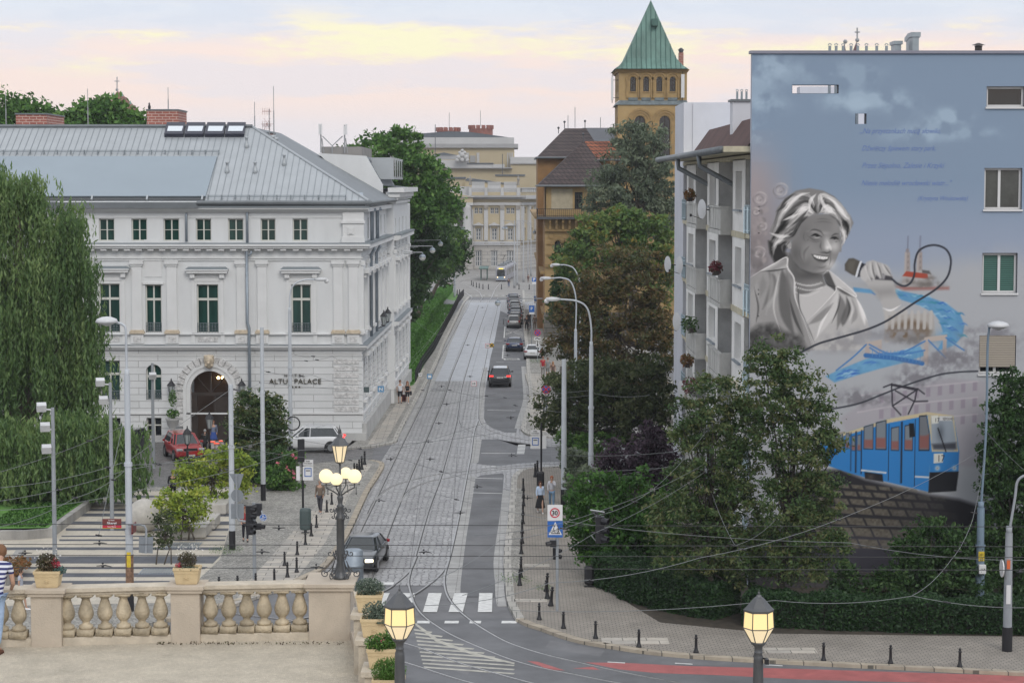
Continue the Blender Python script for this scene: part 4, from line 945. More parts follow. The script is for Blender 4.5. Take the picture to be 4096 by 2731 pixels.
GL=[[(690,335),(640,190),(510,170),(400,260),(330,420),(300,545)],[(700,340),(620,250),(520,300),(420,400),(370,500),(290,600)],[(640,368),(560,440),(500,540),(430,590),(340,640),(320,760)]]
GR=[[(700,335),(740,170),(850,200),(940,280),(1005,380),(1035,440)],[(730,345),(800,270),(880,330),(940,400),(990,450),(985,560)],[(800,350),(870,400),(918,450),(930,520),(945,600),(915,685)]]
def flow(GG,n,base):
 for k in range(n):
  t=r.rand()*2;i=min(int(t),1);f=t-i;C=crom([(a[0]*(1-f)+b[0]*f,a[1]*(1-f)+b[1]*f,0)for a,b in zip(GG[i],GG[i+1])],8);s0=int(r.rand()*26);L=8+int(r.rand()*14);Q=C[s0:s0+L]
  if len(Q)<4:continue
  m=(s0+L/2)/40;v=base+70*math.sin(t*5.2+1.2*math.sin(m*7))+45*math.cos(m*9+t*3)-60*max(0,m-.45)*(2 if t>1 else 1)+r.normal()*26;p_.line([(q.x+r.normal()*3,q.y+r.normal()*3)for q in Q[::2]],4+7*r.rand(),G1(float(np.clip(v,48,238))),1.5,.6,True)
p_.poly([(275,590),(330,610),(430,580),(445,640),(425,690),(450,735),(335,785),(290,700)],G1(62),6)
flow(GL,330,140);flow(GR,230,165)
for P,w,c in(([(640,160),(560,180),(470,260),(420,340)],12,232),([(700,170),(650,230),(640,320)],14,236),([(740,180),(770,270),(850,350)],14,238),([(850,230),(910,310),(980,400)],12,234),([(560,340),(470,380),(400,410)],10,222),([(290,520),(380,550),(470,545)],14,214),([(450,600),(400,640),(410,700)],8,110),([(700,260),(690,310),(715,345)],10,70),([(630,310),(560,390),(470,460)],12,72),([(340,330),(400,290),(440,250)],10,74),([(820,358),(890,410),(925,470)],10,80)):p_.line(P,w,G1(c),2,.8,True)
p_.poly(face[:4]+face[4:],G1(134),2)
p_.poly([(430,620),(470,590),(485,620),(482,660),(460,665),(440,650)],G1(172),2);p_.line([(448,655),(440,630),(465,600)],4,G1(90),1.5,.8);p_.blob(474,652,6,6,G1(240),1)
for x,y,rx,ry,c,a in((600,520,70,120,112,.6),(740,420,130,60,128,.7),(880,470,50,90,150,.5),(520,700,60,110,98,.7),(590,790,70,70,102,.6),(640,640,60,50,148,.6),(700,700,60,50,160,.4),(870,640,50,60,196,.75),(800,610,30,60,205,.7),(810,650,32,24,224,.8),(760,650,22,16,150,.5),(830,800,60,50,205,.7),(760,860,60,22,176,.6),(700,840,60,30,120,.5),(600,730,30,60,170,.4),(780,520,60,16,170,.5),(890,560,30,16,92,.5),(690,575,50,16,110,.4),(830,690,12,30,90,.5),(770,694,30,8,86,.7),(690,505,70,10,168,.5)):
 p_.blob(x,y,rx,ry,G1(c),a)
p_.line([(640,510),(680,490),(740,505),(770,540)],7,G1(86),2,.8,True);p_.line([(830,560),(870,530),(915,530)],7,G1(92),2,.8,True)
p_.line([(655,548),(700,534),(755,556)],9,G1(50),1.5,1,True);p_.line([(625,545),(650,560),(690,585),(740,580)],4,G1(92),1.5,.7,True);p_.line([(680,556),(710,562),(745,556)],4,G1(205),1.5,.7,True);p_.blob(712,548,13,8,G1(36),1);p_.line([(822,574),(868,560),(908,580)],8,G1(50),1.5,1,True);p_.blob(868,572,12,7,G1(38),1)
p_.line([(750,600),(742,640),(755,668)],6,G1(96),2.5,.7,True);p_.line([(640,640),(600,690),(598,760)],7,G1(92),4,.6,True)
p_.poly([(662,708),(700,712),(760,722),(818,728),(812,760),(780,786),(730,782),(690,752)],G1(74),2);p_.poly([(676,714),(720,722),(770,730),(812,734),(806,752),(770,758),(720,750),(690,732)],G1(228),1.5)
for x in(708,728,748,768,788):p_.line([(x,722),(x-2,752)],2.5,G1(160),1,.7,curve=False)
p_.line([(700,760),(740,782),(790,776)],10,G1(128),3,.8,True)
for P in([(600,500),(590,560),(610,600)],[(560,640),(560,720),(600,800)],[(650,590),(700,600),(750,590)],[(870,600),(900,596)],[(820,700),(835,760),(820,820)],[(700,400),(760,392),(830,405)],[(690,425),(770,418),(850,432)],[(640,575),(620,590)],[(905,560),(912,600)],[(700,820),(760,830),(800,810)]):p_.line(P,5,G1(100),1.5,.5,True)
p_.line([(800,580),(832,650),(838,680)],9,G1(215),2,.7,True);p_.line([(775,690),(800,700),(838,684)],5,G1(70),1.5,.8,True);p_.line([(520,800),(600,860),(700,885),(800,865)],10,G1(80),4,.5,True)
p_.blob(1450,985,300,30,(140,136,134),.7);p_.poly([(1430,1000),(1900,1002),(1900,1026),(1500,1032)],(150,92,84),6,.8)
for x0,x1,y0,y1 in((1502,1546,690,880),(1612,1656,690,890)):
 p_.poly([(x0,y0),(x1,y0),(x1+3,y1),(x0-6,y1)],(158,148,144),2);p_.poly([(x0,y0),(x0+14,y0),(x0+10,y1),(x0-6,y1)],(176,168,164),2);p_.line([((x0+x1)/2,y0),((x0+x1)/2+3,y0-140)],6,(120,124,140),1.5,.8,curve=False);p_.poly([(x0+8,y0-30),(x1-10,y0-30),(x1-6,y0),(x0+6,y0)],(140,134,136),2)
 for j in range(3):p_.blob((x0+x1)/2+6,y0+40+j*50,6,12,(118,110,110),.8)
p_.poly([(1480,905),(1655,850),(1730,860),(1760,930),(1700,1000),(1480,1000)],(172,168,166),3);p_.poly([(1480,905),(1515,862),(1705,884),(1715,930),(1560,915)],(164,74,58),2);p_.poly([(1655,850),(1720,858),(1740,890),(1705,884),(1660,878)],(92,88,88),3)
for x,y,a_ in((1520,950,38),(1600,965,50),(1740,930,52),(1720,980,40),(1800,980,60),(1660,985,50)):p_.blob(x,y,a_,a_*.6,(112,106,102),.85,1,.6,20)
riv=[(1040,1005),(1240,1030),(1430,1030),(1700,1085),(1880,1150),(2000,1240),(2045,1340),(2030,1440),(1960,1520),(1870,1560),(1800,1568),(1850,1480),(1850,1400),(1820,1310),(1760,1230),(1640,1170),(1480,1120),(1400,1075),(1240,1065),(1050,1045)]
p_.poly(riv,(98,150,188),3,1,10,30)
for k in range(60):
 i=r.randint(2,9);a,b=riv[i],riv[-i+0]if i<len(riv)else riv[0];t=r.rand();x=a[0]*(1-t)+b[0]*t;y=a[1]*(1-t)+b[1]*t
 p_.line([(x-40,y-12),(x-10,y+4),(x+20,y-2),(x+50,y+18)],7,((150,190,212),(60,110,180),(70,140,160))[k%3],2,.75,True)
p_.poly([(1305,1190),(1330,1210),(1440,1215),(1500,1175),(1540,1230),(1480,1330),(1340,1330)],G1(176),3)
p_.poly([(1330,1260),(1760,1235),(1790,1460),(1330,1500)],(172,166,160),4);p_.poly([(1330,1470),(1340,1380),(1420,1330),(1560,1290),(1700,1330),(1750,1400),(1720,1470)],(118,102,86),10,.95,8,20)
for k in range(8):x=1345+k*57;p_.line([(x,1225),(x-4,1370)],13,(186,182,178),2,.95,curve=False)
for x,y,rx,ry,c,a in((1500,1440,200,60,(150,150,154),.85),(1150,1450,280,70,(142,142,146),.7),(900,1530,260,60,(150,148,150),.7),(1600,1480,160,40,(112,108,106),.7),(1250,1500,120,40,(170,172,178),.7)):p_.blob(x,y,rx,ry,c,a,1,1.0,24)
p_.poly([(90,1410),(200,1340),(330,1330),(420,1400),(560,1440),(640,1568),(90,1568)],G1(92),12,.95,34,14)
for P,w,c in(([(100,930),(200,865),(330,795),(442,738),(450,830),(510,930),(522,1100),(600,1300),(690,1560)],6,222),([(450,836),(330,856),(205,866)],7,84),([(775,890),(822,858),(960,968),(1055,1055),(1060,1090),(960,1032),(888,1000),(880,1045),(740,1200),(622,1312)],5,226),([(888,1000),(815,985),(772,900)],6,70),([(1062,1092),(1110,1180),(1172,1312)],9,232),([(622,1312),(700,1500)],5,120),([(515,930),(545,1030),(562,1190),(622,1312)],6,96),([(380,870),(350,1010),(330,1200),(390,1400)],8,190),([(150,1000),(190,1180),(170,1330)],8,100),([(470,1100),(520,1280),(600,1450)],12,84),([(930,1080),(905,1200),(850,1330)],7,92),([(990,1110),(1010,1200),(985,1290)],8,86),([(840,1200),(760,1330),(720,1460)],10,218)):p_.line(P,w,G1(c),1.5,.85,True)
for k in range(14):
 x=524+k*18;p_.blob(x,968+24*math.sin(k*.24),6,6,G1(232),1);p_.blob(x+4,1006+28*math.sin(k*.24),5,5,G1(228),1)
hand=[(1110,835),(1140,800),(1165,775),(1215,762),(1262,780),(1300,790),(1345,840),(1392,900),(1402,960),(1425,1060),(1475,1150),(1440,1205),(1312,1192),(1278,1110),(1180,1000),(1125,930)]
p_.poly(hand,G1(172),3);p_.poly([(1200,1010),(1290,1010),(1400,1000),(1430,1080),(1310,1090),(1280,1110)],G1(140),14,.6)
p_.poly([(962,800),(998,748),(1040,745),(1105,775),(1082,912),(1030,895),(965,855)],(84,80,74),3);p_.poly([(985,800),(1005,765),(1060,765),(1040,880),(990,850)],(104,100,92),6,.7)
p_.poly([(1100,780),(1150,800),(1170,860),(1130,912),(1078,912)],(44,46,54),2);p_.line([(1106,780),(1085,840),(1068,905)],9,(214,216,220),1.5)
p_.poly([(1180,860),(1290,872),(1392,915),(1386,945),(1270,938),(1190,930)],(70,68,72),3);p_.poly([(1280,890),(1330,890),(1320,935),(1270,930)],(150,148,150),3)
for P in([(1150,810),(1160,860),(1195,945)],[(1195,780),(1205,860),(1230,940)],[(1240,785),(1265,850),(1285,925)],[(1300,800),(1330,850),(1370,900)]):
 p_.line(P,34,G1(176),3,1,True);p_.line([(x+15,y+4)for x,y in P],7,G1(100),2.5,.75,True);p_.line([(x-6,y-6)for x,y in P],8,G1(208),3,.6,True)
p_.line([(1120,835),(1135,900),(1150,950)],30,G1(182),3,1,True);p_.line([(1305,1190),(1380,1212),(1470,1165)],8,G1(225),2,.9,True)
cab=[(1388,932),(1440,975),(1500,995),(1555,965),(1588,890),(1590,790),(1618,690),(1690,640),(1780,630),(1860,660),(1905,725),(1912,810),(1880,920),(1780,1025),(1600,1140),(1450,1240),(1320,1320),(1150,1390),(900,1462),(750,1505),(640,1555),(560,1600)]
p_.line(cab,8,(52,54,62),1.5)
p_.frame(3150,1200,1.4937)
p_.poly([(235,455),(330,410),(480,350),(800,275),(835,330),(700,375),(560,410),(420,450),(290,492)],(104,156,192),3,1,10,20)
for k in range(26):x=260+r.rand()*520;y=470-(x-250)*.32+r.rand()*50-20;p_.line([(x,y),(x+25,y-14),(x+55,y-12)],6,((54,100,180),(165,200,220),(70,120,190))[k%3],2,.8,True)
p_.blob(940,230,60,60,(95,150,190),.6)
for x0,y0,x1,y1 in((474,255,570,345),(826,225,960,385)):
 p_.poly([(x0,y0),(x0+24,y0-4),(x0+26,y1),(x0-6,y1)],(176,164,158),2);p_.poly([(x1-24,y0-12),(x1,y0-14),(x1,y1-30),(x1-24,y1-30)],(176,164,158),2);p_.poly([(x0,y0-2),(x1,y0-20),(x1,y0+14),(x0,y0+24)],(182,170,162),2)
for P,w in(([(475,330),(640,345),(815,378)],18),):p_.line(P,w,(60,110,168),2,1,curve=False)
for P in([(300,420),(400,340),(478,265)],[(495,265),(600,315),(700,310),(830,245)],[(850,240),(900,290),(955,345)],[(955,225),(1010,265),(1065,300)],[(500,285),(570,330)],[(560,320),(700,322),(828,300)]):p_.line(P,6,(70,122,180),1.5,.95)
for k in range(14):x=515+k*22;p_.line([(x,300+k*.5),(x,335+k*3)],3,(90,140,190),1,.7,curve=False)
p_.poly([(330,700),(420,640),(540,590),(700,540),(860,490),(960,465),(1150,480),(1200,480),(1200,1000),(420,950)],(166,162,168),8,.85)
for j in range(3):
 for i in range(9):
  x=560+i*70;y=560+j*95-i*9
  if x>1130:continue
  p_.poly([(x,y),(x+26,y-3),(x+26,y+52),(x,y+54)],(148,138,150),2,.8)
for y in(545,640,740):p_.line([(430,y+30),(700,y-15),(1150,y-60)],5,(192,184,190),2,.8)
for x,y,rx,ry,a in((430,580,110,50,.85),(560,600,120,36,.6),(760,470,120,50,.8),(900,400,170,60,.7),(1080,340,170,60,.7),(1230,250,170,90,.6),(980,330,120,40,.5),(1180,200,120,40,.5)):p_.blob(x,y,rx,ry,(120,118,124),a,1,1.0,24)
p_.line([(205,662),(420,622),(560,570),(700,515),(900,450),(1030,430),(1148,425)],6.5,(52,54,62),1.5)
p_.poly([(0,1030),(330,1010),(480,1070),(860,1160),(1050,1190),(1240,1250),(1300,1640),(0,1640)],(40,39,43),10)
p_.poly([(-250,1330),(700,1400),(1400,1420),(1400,1700),(-250,1700)],(62,61,70),26,.95)
for row in range(7):
 for c_ in range(9):
  y=1085+row*40+row*row*2.5;x=150+c_*(82+row*7)+row*22-(90 if row>3 else 0);w=66+row*8;h=22+row*5.5;y+=c_*5
  if x>1000-row*20:continue
  al=float(np.clip(1.15-(x-420)/520,0.12,1));sk=10+row*3
  p_.poly([(x,y),(x+w,y+6),(x+w+sk,y+h+8),(x+sk,y+h)],(108,102,90),2,al*.85,18,8)
blue=(48,124,190);dk=(30,40,56)
p_.poly([(200,835),(360,790),(600,712),(850,672),(870,690),(865,1145),(590,1080),(470,1055),(380,1030),(260,990)],blue,2)
p_.poly([(200,835),(360,790),(600,712),(850,668),(1010,690),(1012,700),(860,692),(850,690),(610,735),(360,808),(200,850)],(196,182,150),1.5);p_.poly([(200,815),(350,785),(360,790),(200,835)],(150,140,125),2)
p_.poly([(850,690),(1010,695),(1045,905),(1042,1035),(868,1030),(865,905)],blue,1.5);p_.poly([(850,690),(1010,695),(1040,905),(880,905),(868,800)],(190,178,150),1.5)
p_.poly([(872,700),(1000,702),(1030,880),(1010,900),(890,892),(880,860)],(150,160,170),2);p_.poly([(880,860),(1025,850),(1028,890),(890,890)],(60,62,70),6,.9);p_.blob(930,790,26,60,(90,98,108),.8);p_.line([(915,765),(965,905)],5,(30,30,36),1.2,curve=False)
def wn(P,c=(120,128,136)):p_.poly(P,dk,1.5);X=[sum(a)/len(P)for a in zip(*P)];p_.poly([(X[0]+(x-X[0])*.86,X[1]+(y-X[1])*.93)for x,y in P],c,1.5);p_.poly([(X[0]+(x-X[0])*.86,X[1]+(abs(y-X[1])*.86 if y>X[1]else 14))for x,y in P],(140,84,78),4,.8)
wn([(800,690),(845,685),(866,800),(866,900),(800,900)],(112,116,122));wn([(540,730),(605,715),(607,895),(540,893)]);wn([(468,755),(528,738),(528,893),(468,890)]);wn([(360,795),(382,790),(384,885),(360,882)]);wn([(290,815),(345,797),(348,880),(290,872)])
for x0,x1,t0,t1,b0,b1 in((620,695,740,728,1075,1092),(700,778,726,715,1092,1108),(393,422,790,784,1020,1028),(426,456,783,777,1028,1036)):
 p_.line([(x0,t0),(x0,b0)],3,dk,1,1,curve=False);p_.line([(x1,t1),(x1,b1)],4,dk,1,1,curve=False);m=(x1-x0)*.17;wn([(x0+m,t0+22),(x1-m,t1+24),(x1-m,900),(x0+m,898)])
p_.poly([(455,1010),(608,1026),(608,1036),(455,1020)],(200,205,210),1.5);p_.poly([(780,1048),(872,1053),(872,1064),(780,1058)],(200,205,210),1.5)
p_.poly([(868,1028),(1044,1022),(1030,1140),(862,1150)],(30,31,36),2);p_.poly([(476,1025),(585,1040),(590,1085),(480,1065)],(32,30,34),2);p_.blob(515,1055,22,18,(80,72,68),.8)
p_.poly([(892,917),(948,914),(948,970),(892,974)],(214,214,206),1.5);p_.poly([(873,690),(915,688),(917,735),(878,738)],(214,214,206),1.5);p_.poly([(922,692),(998,694),(998,720),(922,720)],(206,206,206),1.5)
for x in(915,1018):p_.blob(x,1003,15,15,(220,222,224),1);p_.blob(x,1003,7,7,(130,135,140),1)
p_.poly([(740,735),(770,735),(776,815),(745,820)],(26,28,32),2)
for P in([(632,502),(640,632),(690,685)],[(640,632),(785,535),(632,502)],[(655,540),(770,605),(735,680)],[(785,535),(772,605),(850,603)],[(585,520),(632,502),(790,530),(830,560)],[(632,508),(785,538)]):p_.line(P,6,(48,46,54),1.2,.95,curve=False)
def holeS(u0,u1,v0,v1):return(u0,u1,v0,v1)
MH=[holeS(3163,3347,341,374),holeS(3416,3458,454,498),holeS(3937,4087,347,428),holeS(3933,4083,672,838),holeS(3931,4070,1013,1172),holeS(3923,4070,1341,1495)]
us=list(p_.us);vs=list(p_.vs)
def lin(c):c=np.clip(c,0,255)/255;return np.where(c<=.04045,c/12.92,((c+.055)/1.055)**2.4)
rgb=lin(p_.I)*.94
X=np.array([at(u,1000,MY)[0]for u in us]);Zv=np.array([at(CX,v,MY)[2]for v in vs]);nu,nv=len(us),len(vs)
VV=np.zeros((nv,nu,3),np.float32);VV[...,0]=X[None,:];VV[...,1]=0;VV[...,2]=Zv[:,None]
ii,jj=np.meshgrid(np.arange(nv-1),np.arange(nu-1),indexing='ij')
cu=(np.array(us)[jj]+1.6);cv=(np.array(vs)[ii]+1.6);keep=np.ones(cu.shape,bool)
for h in MH:keep&=~((cu>h[0])&(cu<h[1])&(cv>h[2])&(cv<h[3]))
a=(ii*nu+jj)[keep];F_=np.stack([a+nu,a+nu+1,a+1,a],1)
mural=thing('apartment_block','tall grey blue apartment block with a painted singer and tram mural','apartment block',(17,MY+10,0))
me=bpy.data.meshes.new('mural_wall');W_=WL[mural.name]
q=VV.reshape(-1,3)+np.array([0,MY,0],np.float32)-np.array(W_,np.float32)
me.vertices.add(len(q));me.vertices.foreach_set('co',q.ravel());me.loops.add(F_.size);me.loops.foreach_set('vertex_index',F_.ravel().astype(np.int32));me.polygons.add(len(F_));me.polygons.foreach_set('loop_start',np.arange(0,F_.size,4,dtype=np.int32));me.update(calc_edges=True)
ca=me.color_attributes.new('paint','FLOAT_COLOR','POINT');ca.data.foreach_set('color',np.concatenate([rgb.reshape(-1,3),np.ones((len(q),1))],1).astype(np.float32).ravel())
me.materials.append(attrmat('mural_paint',.85));o=bpy.data.objects.new('mural_wall',me);COL.objects.link(o);o.parent=mural;tag(o,'front wall painted with a singer, a river and a blue tram')
M_mw=pm('block_wall_blue',(.40,.43,.50),.85,var=.06,vs=.5);M_mwhite=pm('block_wall_white',(.76,.75,.72),.85,var=.12,vs=.5,bump=.1);M_lil=pm('block_wall_lilac',(.55,.56,.60),.85,var=.06,vs=.5)
M_rev=pm('reveal_grey',(.12,.125,.14),.8,var=.05)
fm=Fac((0,MY),(1,0),(0,-1));xL=BP(3002,1000)[0];zT=BP(3002,215)[1];zB=at(CX,2290,MY)[2]
fm.wall(MB(),0,1,0,1)
mb=MB()
for h in MH:
 a,b=at(h[0],1000,MY)[0],at(h[1],1000,MY)[0];z1,z0=at(CX,h[2],MY)[2],at(CX,h[3],MY)[2];d=-.45 if h in MH[:2]else-.3
 for P in(((a,z0),(a,z1)),((a,z1),(b,z1)),((b,z1),(b,z0)),((b,z0),(a,z0))):
  mb.poly([fm.p(*P[0],.0),fm.p(*P[1],.0),fm.p(*P[1],d),fm.p(*P[0],d)])
split(mb,'wall_opening',M_rev,mural)
xR=26;mb=MB();fm.rect(mb,at(4199,1000,MY)[0],xR,zB,zT,0)
zr=19.3
mb.box(11.9,xR,MY+.45,MY+42,0,zr-.01);mb.box(xL,xL+.003,MY,MY+.45,0,zT);mb.box(xL,12,MY+.3,MY+.45,0,18.6)
mb.build('wall',M_mw,mural)
fb=Fac((0,MY+.46),(-1,0),(0,1));hh=[(-at(h[1],1000,MY)[0],-at(h[0],1000,MY)[0],at(CX,h[3],MY)[2],at(CX,h[2],MY)[2])for h in MH[:3]]
mb=MB();fb.wall(mb,-xR,-xL,zr,zT,hh,0);mb.build('gable_rear',M_mw,mural)
mb=MB();mb.box(xL-.08,xR,MY-.1,MY+.6,zT,zT+.12);mb.build('parapet_cap',pm('parapet_metal',(.22,.22,.27),.5,var=.05),mural)
mb=MB();mb.box(xL+.1,xR,MY-.01,MY+.3,0.02,zB);mb.box(xL,xR,MY-.12,MY+.2,zB-.08,zB+.04);mb.build('plinth',pm('dark_plinth',(.06,.055,.06),.85,var=.3,vs=1),mural)
M_pvc=pm('white_pvc',(.62,.62,.62),.4,var=0)
def mw(k,mg,mull,trans,lab=None):
 h=MH[k];a,b=at(h[0],1000,MY)[0],at(h[1],1000,MY)[0];z1,z0=at(CX,h[2],MY)[2],at(CX,h[3],MY)[2]
 fm.window(mural,(a,b,z0,z1),M_pvc,mg,-.2,.09,mull,trans,label=lab);mb=MB();fm.box(mb,a-.05,b+.05,z0-.08,z0,-.2,.08);mb.build('window_sill',M_pvc,mural)
mw(2,M_glassd,(),());mw(3,pm('grey_curtain_glass',(.06,.065,.06),.15,var=.3,vs=2,spec=.6),(.42,),());mw(4,brickmat('green_blind',(.06,.16,.13),(.05,.14,.115),(.02,.06,.05),50,.09,.02,.4,axis='xz',bump=.2,var=.08),(.5,),())
mw(5,M_glassd,(.45,),())
h=MH[5];a,b=at(h[0],1000,MY)[0],at(h[1],1000,MY)[0];mb=MB();fm.box(mb,a+.02,b-.02,at(CX,1467,MY)[2],at(CX,1341,MY)[2],-.12,-.02);mb.build('roller_shutter',brickmat('beige_shutter',(.36,.32,.26),(.34,.30,.25),(.16,.14,.12),50,.075,.012,.5,axis='xz',bump=.4,var=.05),mural)
M_ink=pm('verse_paint',(.12,.19,.42),.8,var=.05)
def verse(txt,u0,u1,v,hS,mat=M_ink,shear=.45,cap=True):
 mb=text_mb(txt,1,extrude=.002,shear=shear);A=np.array(mb.v);k=((u1-u0)/FOC*MY)/(A[:,0].max()-A[:,0].min());kz=hS/FOC*MY
 mb.xform(Matrix.Translation((at(u0,v,MY)[0],MY-.006,at(u0,v,MY)[2]))@Matrix.Diagonal((k,1,kz,1))@Matrix.Translation((-A[:,0].min(),0,0)));mb.build('painted_lettering',mat,mural)
for tx,a,b,v in(('„Na przystankach nucą słowiki,',3438,3760,534),('Dźwięczy śpiewem stary park,',3447,3741,603),('Przez Sępolno, Zalesie i Krzyki',3447,3778,672),('Niesie melodię wrocławski wiatr..."',3445,3808,742),('(Krystyna Wnukowska)',3671,3871,802)):verse(tx,a,b,v,30 if v<800 else 26)
M_blk=pm('painted_black',(.02,.02,.025),.8,var=0)
verse('17',3150+902/1.4937,3150+940/1.4937,1200+963/1.4937,38,M_blk,0);verse('17',3150+884/1.4937,3150+908/1.4937,1200+728/1.4937,24,M_blk,0);verse('SĘPOLNO',3150+928/1.4937,3150+990/1.4937,1200+716/1.4937,15,M_blk,0)
M_galv=pm('galvanised',(.30,.34,.36),.4,metal=.4,var=.1,vs=3)
def rp(u,v0,v1,w,y=MY+5,hook=True,mat=None):
 a=at(u,v0,y);b=at(u,v1+14,y);r_=w/2/FOC*y;mb=MB();mb.tube([(a[0],y,zr),(a[0],y,a[2])],r_,8)
 if hook:mb.tube([(a[0]+r_*1.1*math.cos(t),y,a[2]+r_*1.1*math.sin(t)+.02)for t in np.linspace(math.pi,0,8)],.02,4)
 return mb.build('roof_pipe',mat or M_galv,mural)
for x in(685,740,800,868,925,1000,1088,1172):rp(3000+x/2.146,184,214,11.5)
for u0,u1,v0 in((3580,3605,178),):
 a,b=at(u0,v0,MY+6),at(u1,v0,MY+6);mb=MB();mb.box(a[0],b[0],MY+6,MY+7,zr,a[2]);mb.box(a[0]-.06,b[0]+.06,MY+5.94,MY+7.06,a[2]+.0,a[2]+.15);mb.build('roof_duct',M_galv,mural)
for k in range(4):
 y=MY+5+k*1.2;a,b=at(3651-k*4,148+k*5,y),at(3676-k*4,148,y);mb=MB();mb.box(a[0],b[0],y,y+.9,zr,a[2]);mb.box(a[0]-.07,b[0]+.07,y-.05,y+.95,a[2]+.0,a[2]+.2);mb.build('roof_duct',M_galv,mural)
P_=at(3914,184,MY+4);mb=MB();mb.lathe([(.16,zr-P_[2]),(.16,-.05),(.19,0)],P_,8);mb.lathe([(.3,.03),(.05,.12)],P_,8);mb.build('roof_pipe',M_wood,mural)
for u0,u1,v0,y in((2931,3100,406,MY+12),(3200,3620,347,MY+20)):
 a,b=at(u0,v0,y),at(u1,v0,y);mb=MB();mb.prism([(a[0],y),(b[0],y),(b[0],y+1.2),(a[0],y+1.2)],zr,a[2]);mb.build('chimney_block',M_lil,mural)
 if u0==2931:
  mb=MB();mb.box(a[0]-.1,b[0],y-.1,y+1.3,a[2],a[2]+.1);mb.build('chimney_cap',M_zincd,mural)
  for u in(2949,2967,2986):rp(u,366,406,9,y+.5)
xF=10.45;fs=Fac((xF,MY),(0,1),(-1,0))
lev=[15.1,11.6,8.1,4.6,1.1];M_dark=pm('loggia_shade_wall',(.46,.46,.45),.85,var=.2,vs=1);M_concp=pm('balcony_concrete',(.46,.455,.43),.85,var=.25,vs=1,bump=.2,streak=.4)
M_cream=pm('cream_slab',(.48,.44,.32),.8,var=.2,vs=2);M_blu=pm('pale_blue_rail',(.40,.50,.55),.5,var=.05)
M_curt=pm('grey_window_glass',(.10,.11,.115),.15,var=.5,vs=.8,spec=.7)
panels=[(5.6,11.4),(18.0,24.6),(31.5,38.0)]
mb=MB()
for z in lev+[18.6]:
 mb.box(xF,xF+1.5,MY+.45,MY+41,z-.25,z-.05)
mb.build('floor_slabs',M_cream,mural)
mb=MB();mb.box(xF+1.3,xF+1.5,MY+.3,MY+41,0,zr)
for a,b in panels:mb.box(xF,xF+1.3,MY+a-.01,MY+a+.15,0,18.4);mb.box(xF,xF+1.3,MY+b-.15,MY+b+.01,0,18.4)
mb.build('loggia_walls',M_dark,mural)
for a,b in panels:
 holes=[(a+1.6,b-1.4,z+1.0,z+2.75)for z in lev]
 mb=MB();fs.wall(mb,a,b,0,18.4,holes,.35);mb.build('wall',M_mwhite,mural)
 for h in holes:
  fs.window(mural,h,M_pvc,M_curt,-.3,.08,(.5,),());mb=MB();fs.box(mb,h[0]-.1,h[1]+.1,h[2]-.09,h[2]-.01,-.1,.14);mb.build('window_sill',M_pipe,mural)
 mb=MB()
 for z in lev[:-1]:fs.box(mb,a-.01,b+.01,z-.3,z-.02,.0,.05)
 split(mb,'slab_edge',M_cream,mural)
for(a,b)in((11.45,17.9),(24.65,31.4)):
 for z in lev:
  mb=MB();fs.box(mb,a,b,z-.25,z-.04,-1.3,.55);mb.box(xF-.55,xF+.25,MY+a+.02,MY+a+.17,z-.04,z+1.12)
  n=5
  for k in range(n):
   c=a+.2+(b-a-.2)*k/n;fs.box(mb,c+.1,c+(b-a)/n-.08,z+.0,z+1.0,.42,.52)
  fs.box(mb,a,b,z+1.02,z+1.1,.4,.58);mb.build('concrete_balcony',M_concp,mural)
for a,b in((.0,5.5),(38.1,41)):
 for z in lev:
  mb=MB();fs.box(mb,a,b,z+1.0,z+1.06,.02,.07);fs.box(mb,a,b,z+.08,z+.13,.02,.07);fs.box(mb,a,b,z+1.2,z+1.24,.02,.07)
  k=a+.1
  while k<b:fs.box(mb,k,k+.05,z-.02,z+1.2,.03,.06);k+=.28
  if a<1:
   for k in range(3):mb.box(xL-.02-(k*.14),xL-.0-(k*.14)+.02,MY+.06,MY+.09,z+.1,z+1.2)
  mb.build('balcony_railing',M_blu,mural)
mb=MB();mb.box(10.5,xF+3,MY+41,MY+48,0,at(2700,415,133)[2]);mb.box(xF+.6,xF+8,MY+40.9,MY+41,17,at(2700,415,131)[2]);mb.build('wall',M_lil,mural)
mb=MB();mb.box(8.95,xF+1.6,MY+.5,MY+40.9,18.62,18.86);mb.build('eave',M_cream,mural)
mb=MB();mb.tube([(8.9,MY+.9,18.72),(8.9,MY+41,18.72)],.16,8);mb.build('gutter',M_zincd,mural,smooth=True)
mb=MB();mb.poly([(xF-.5,MY+.5,18.87),(xF-.5,MY+29,18.87),(xF+.5,MY+29,20.25),(xF+.5,MY+.5,20.25)]);mb.poly([(xF+.5,MY+.5,20.25),(xF+.5,MY+29,20.25),(xF+2,MY+29,20.3),(xF+2,MY+.5,20.3)]);mb.build('attic_cladding',pm('brown_sheet_metal',(.075,.036,.032),.9,var=.3,vs=1,streak=.3),mural)
for a in(12,25):
 mb=MB();mb.tube([(8.9,MY+a,18.6),(8.95,MY+a,18.1),(xF+.1,MY+a-.6,17.2),(xF+.25,MY+a-.5,16.8),(xF+.25,MY+a-.5,.2)],.13,8);mb.build('downpipe',M_zincd,mural,smooth=True)
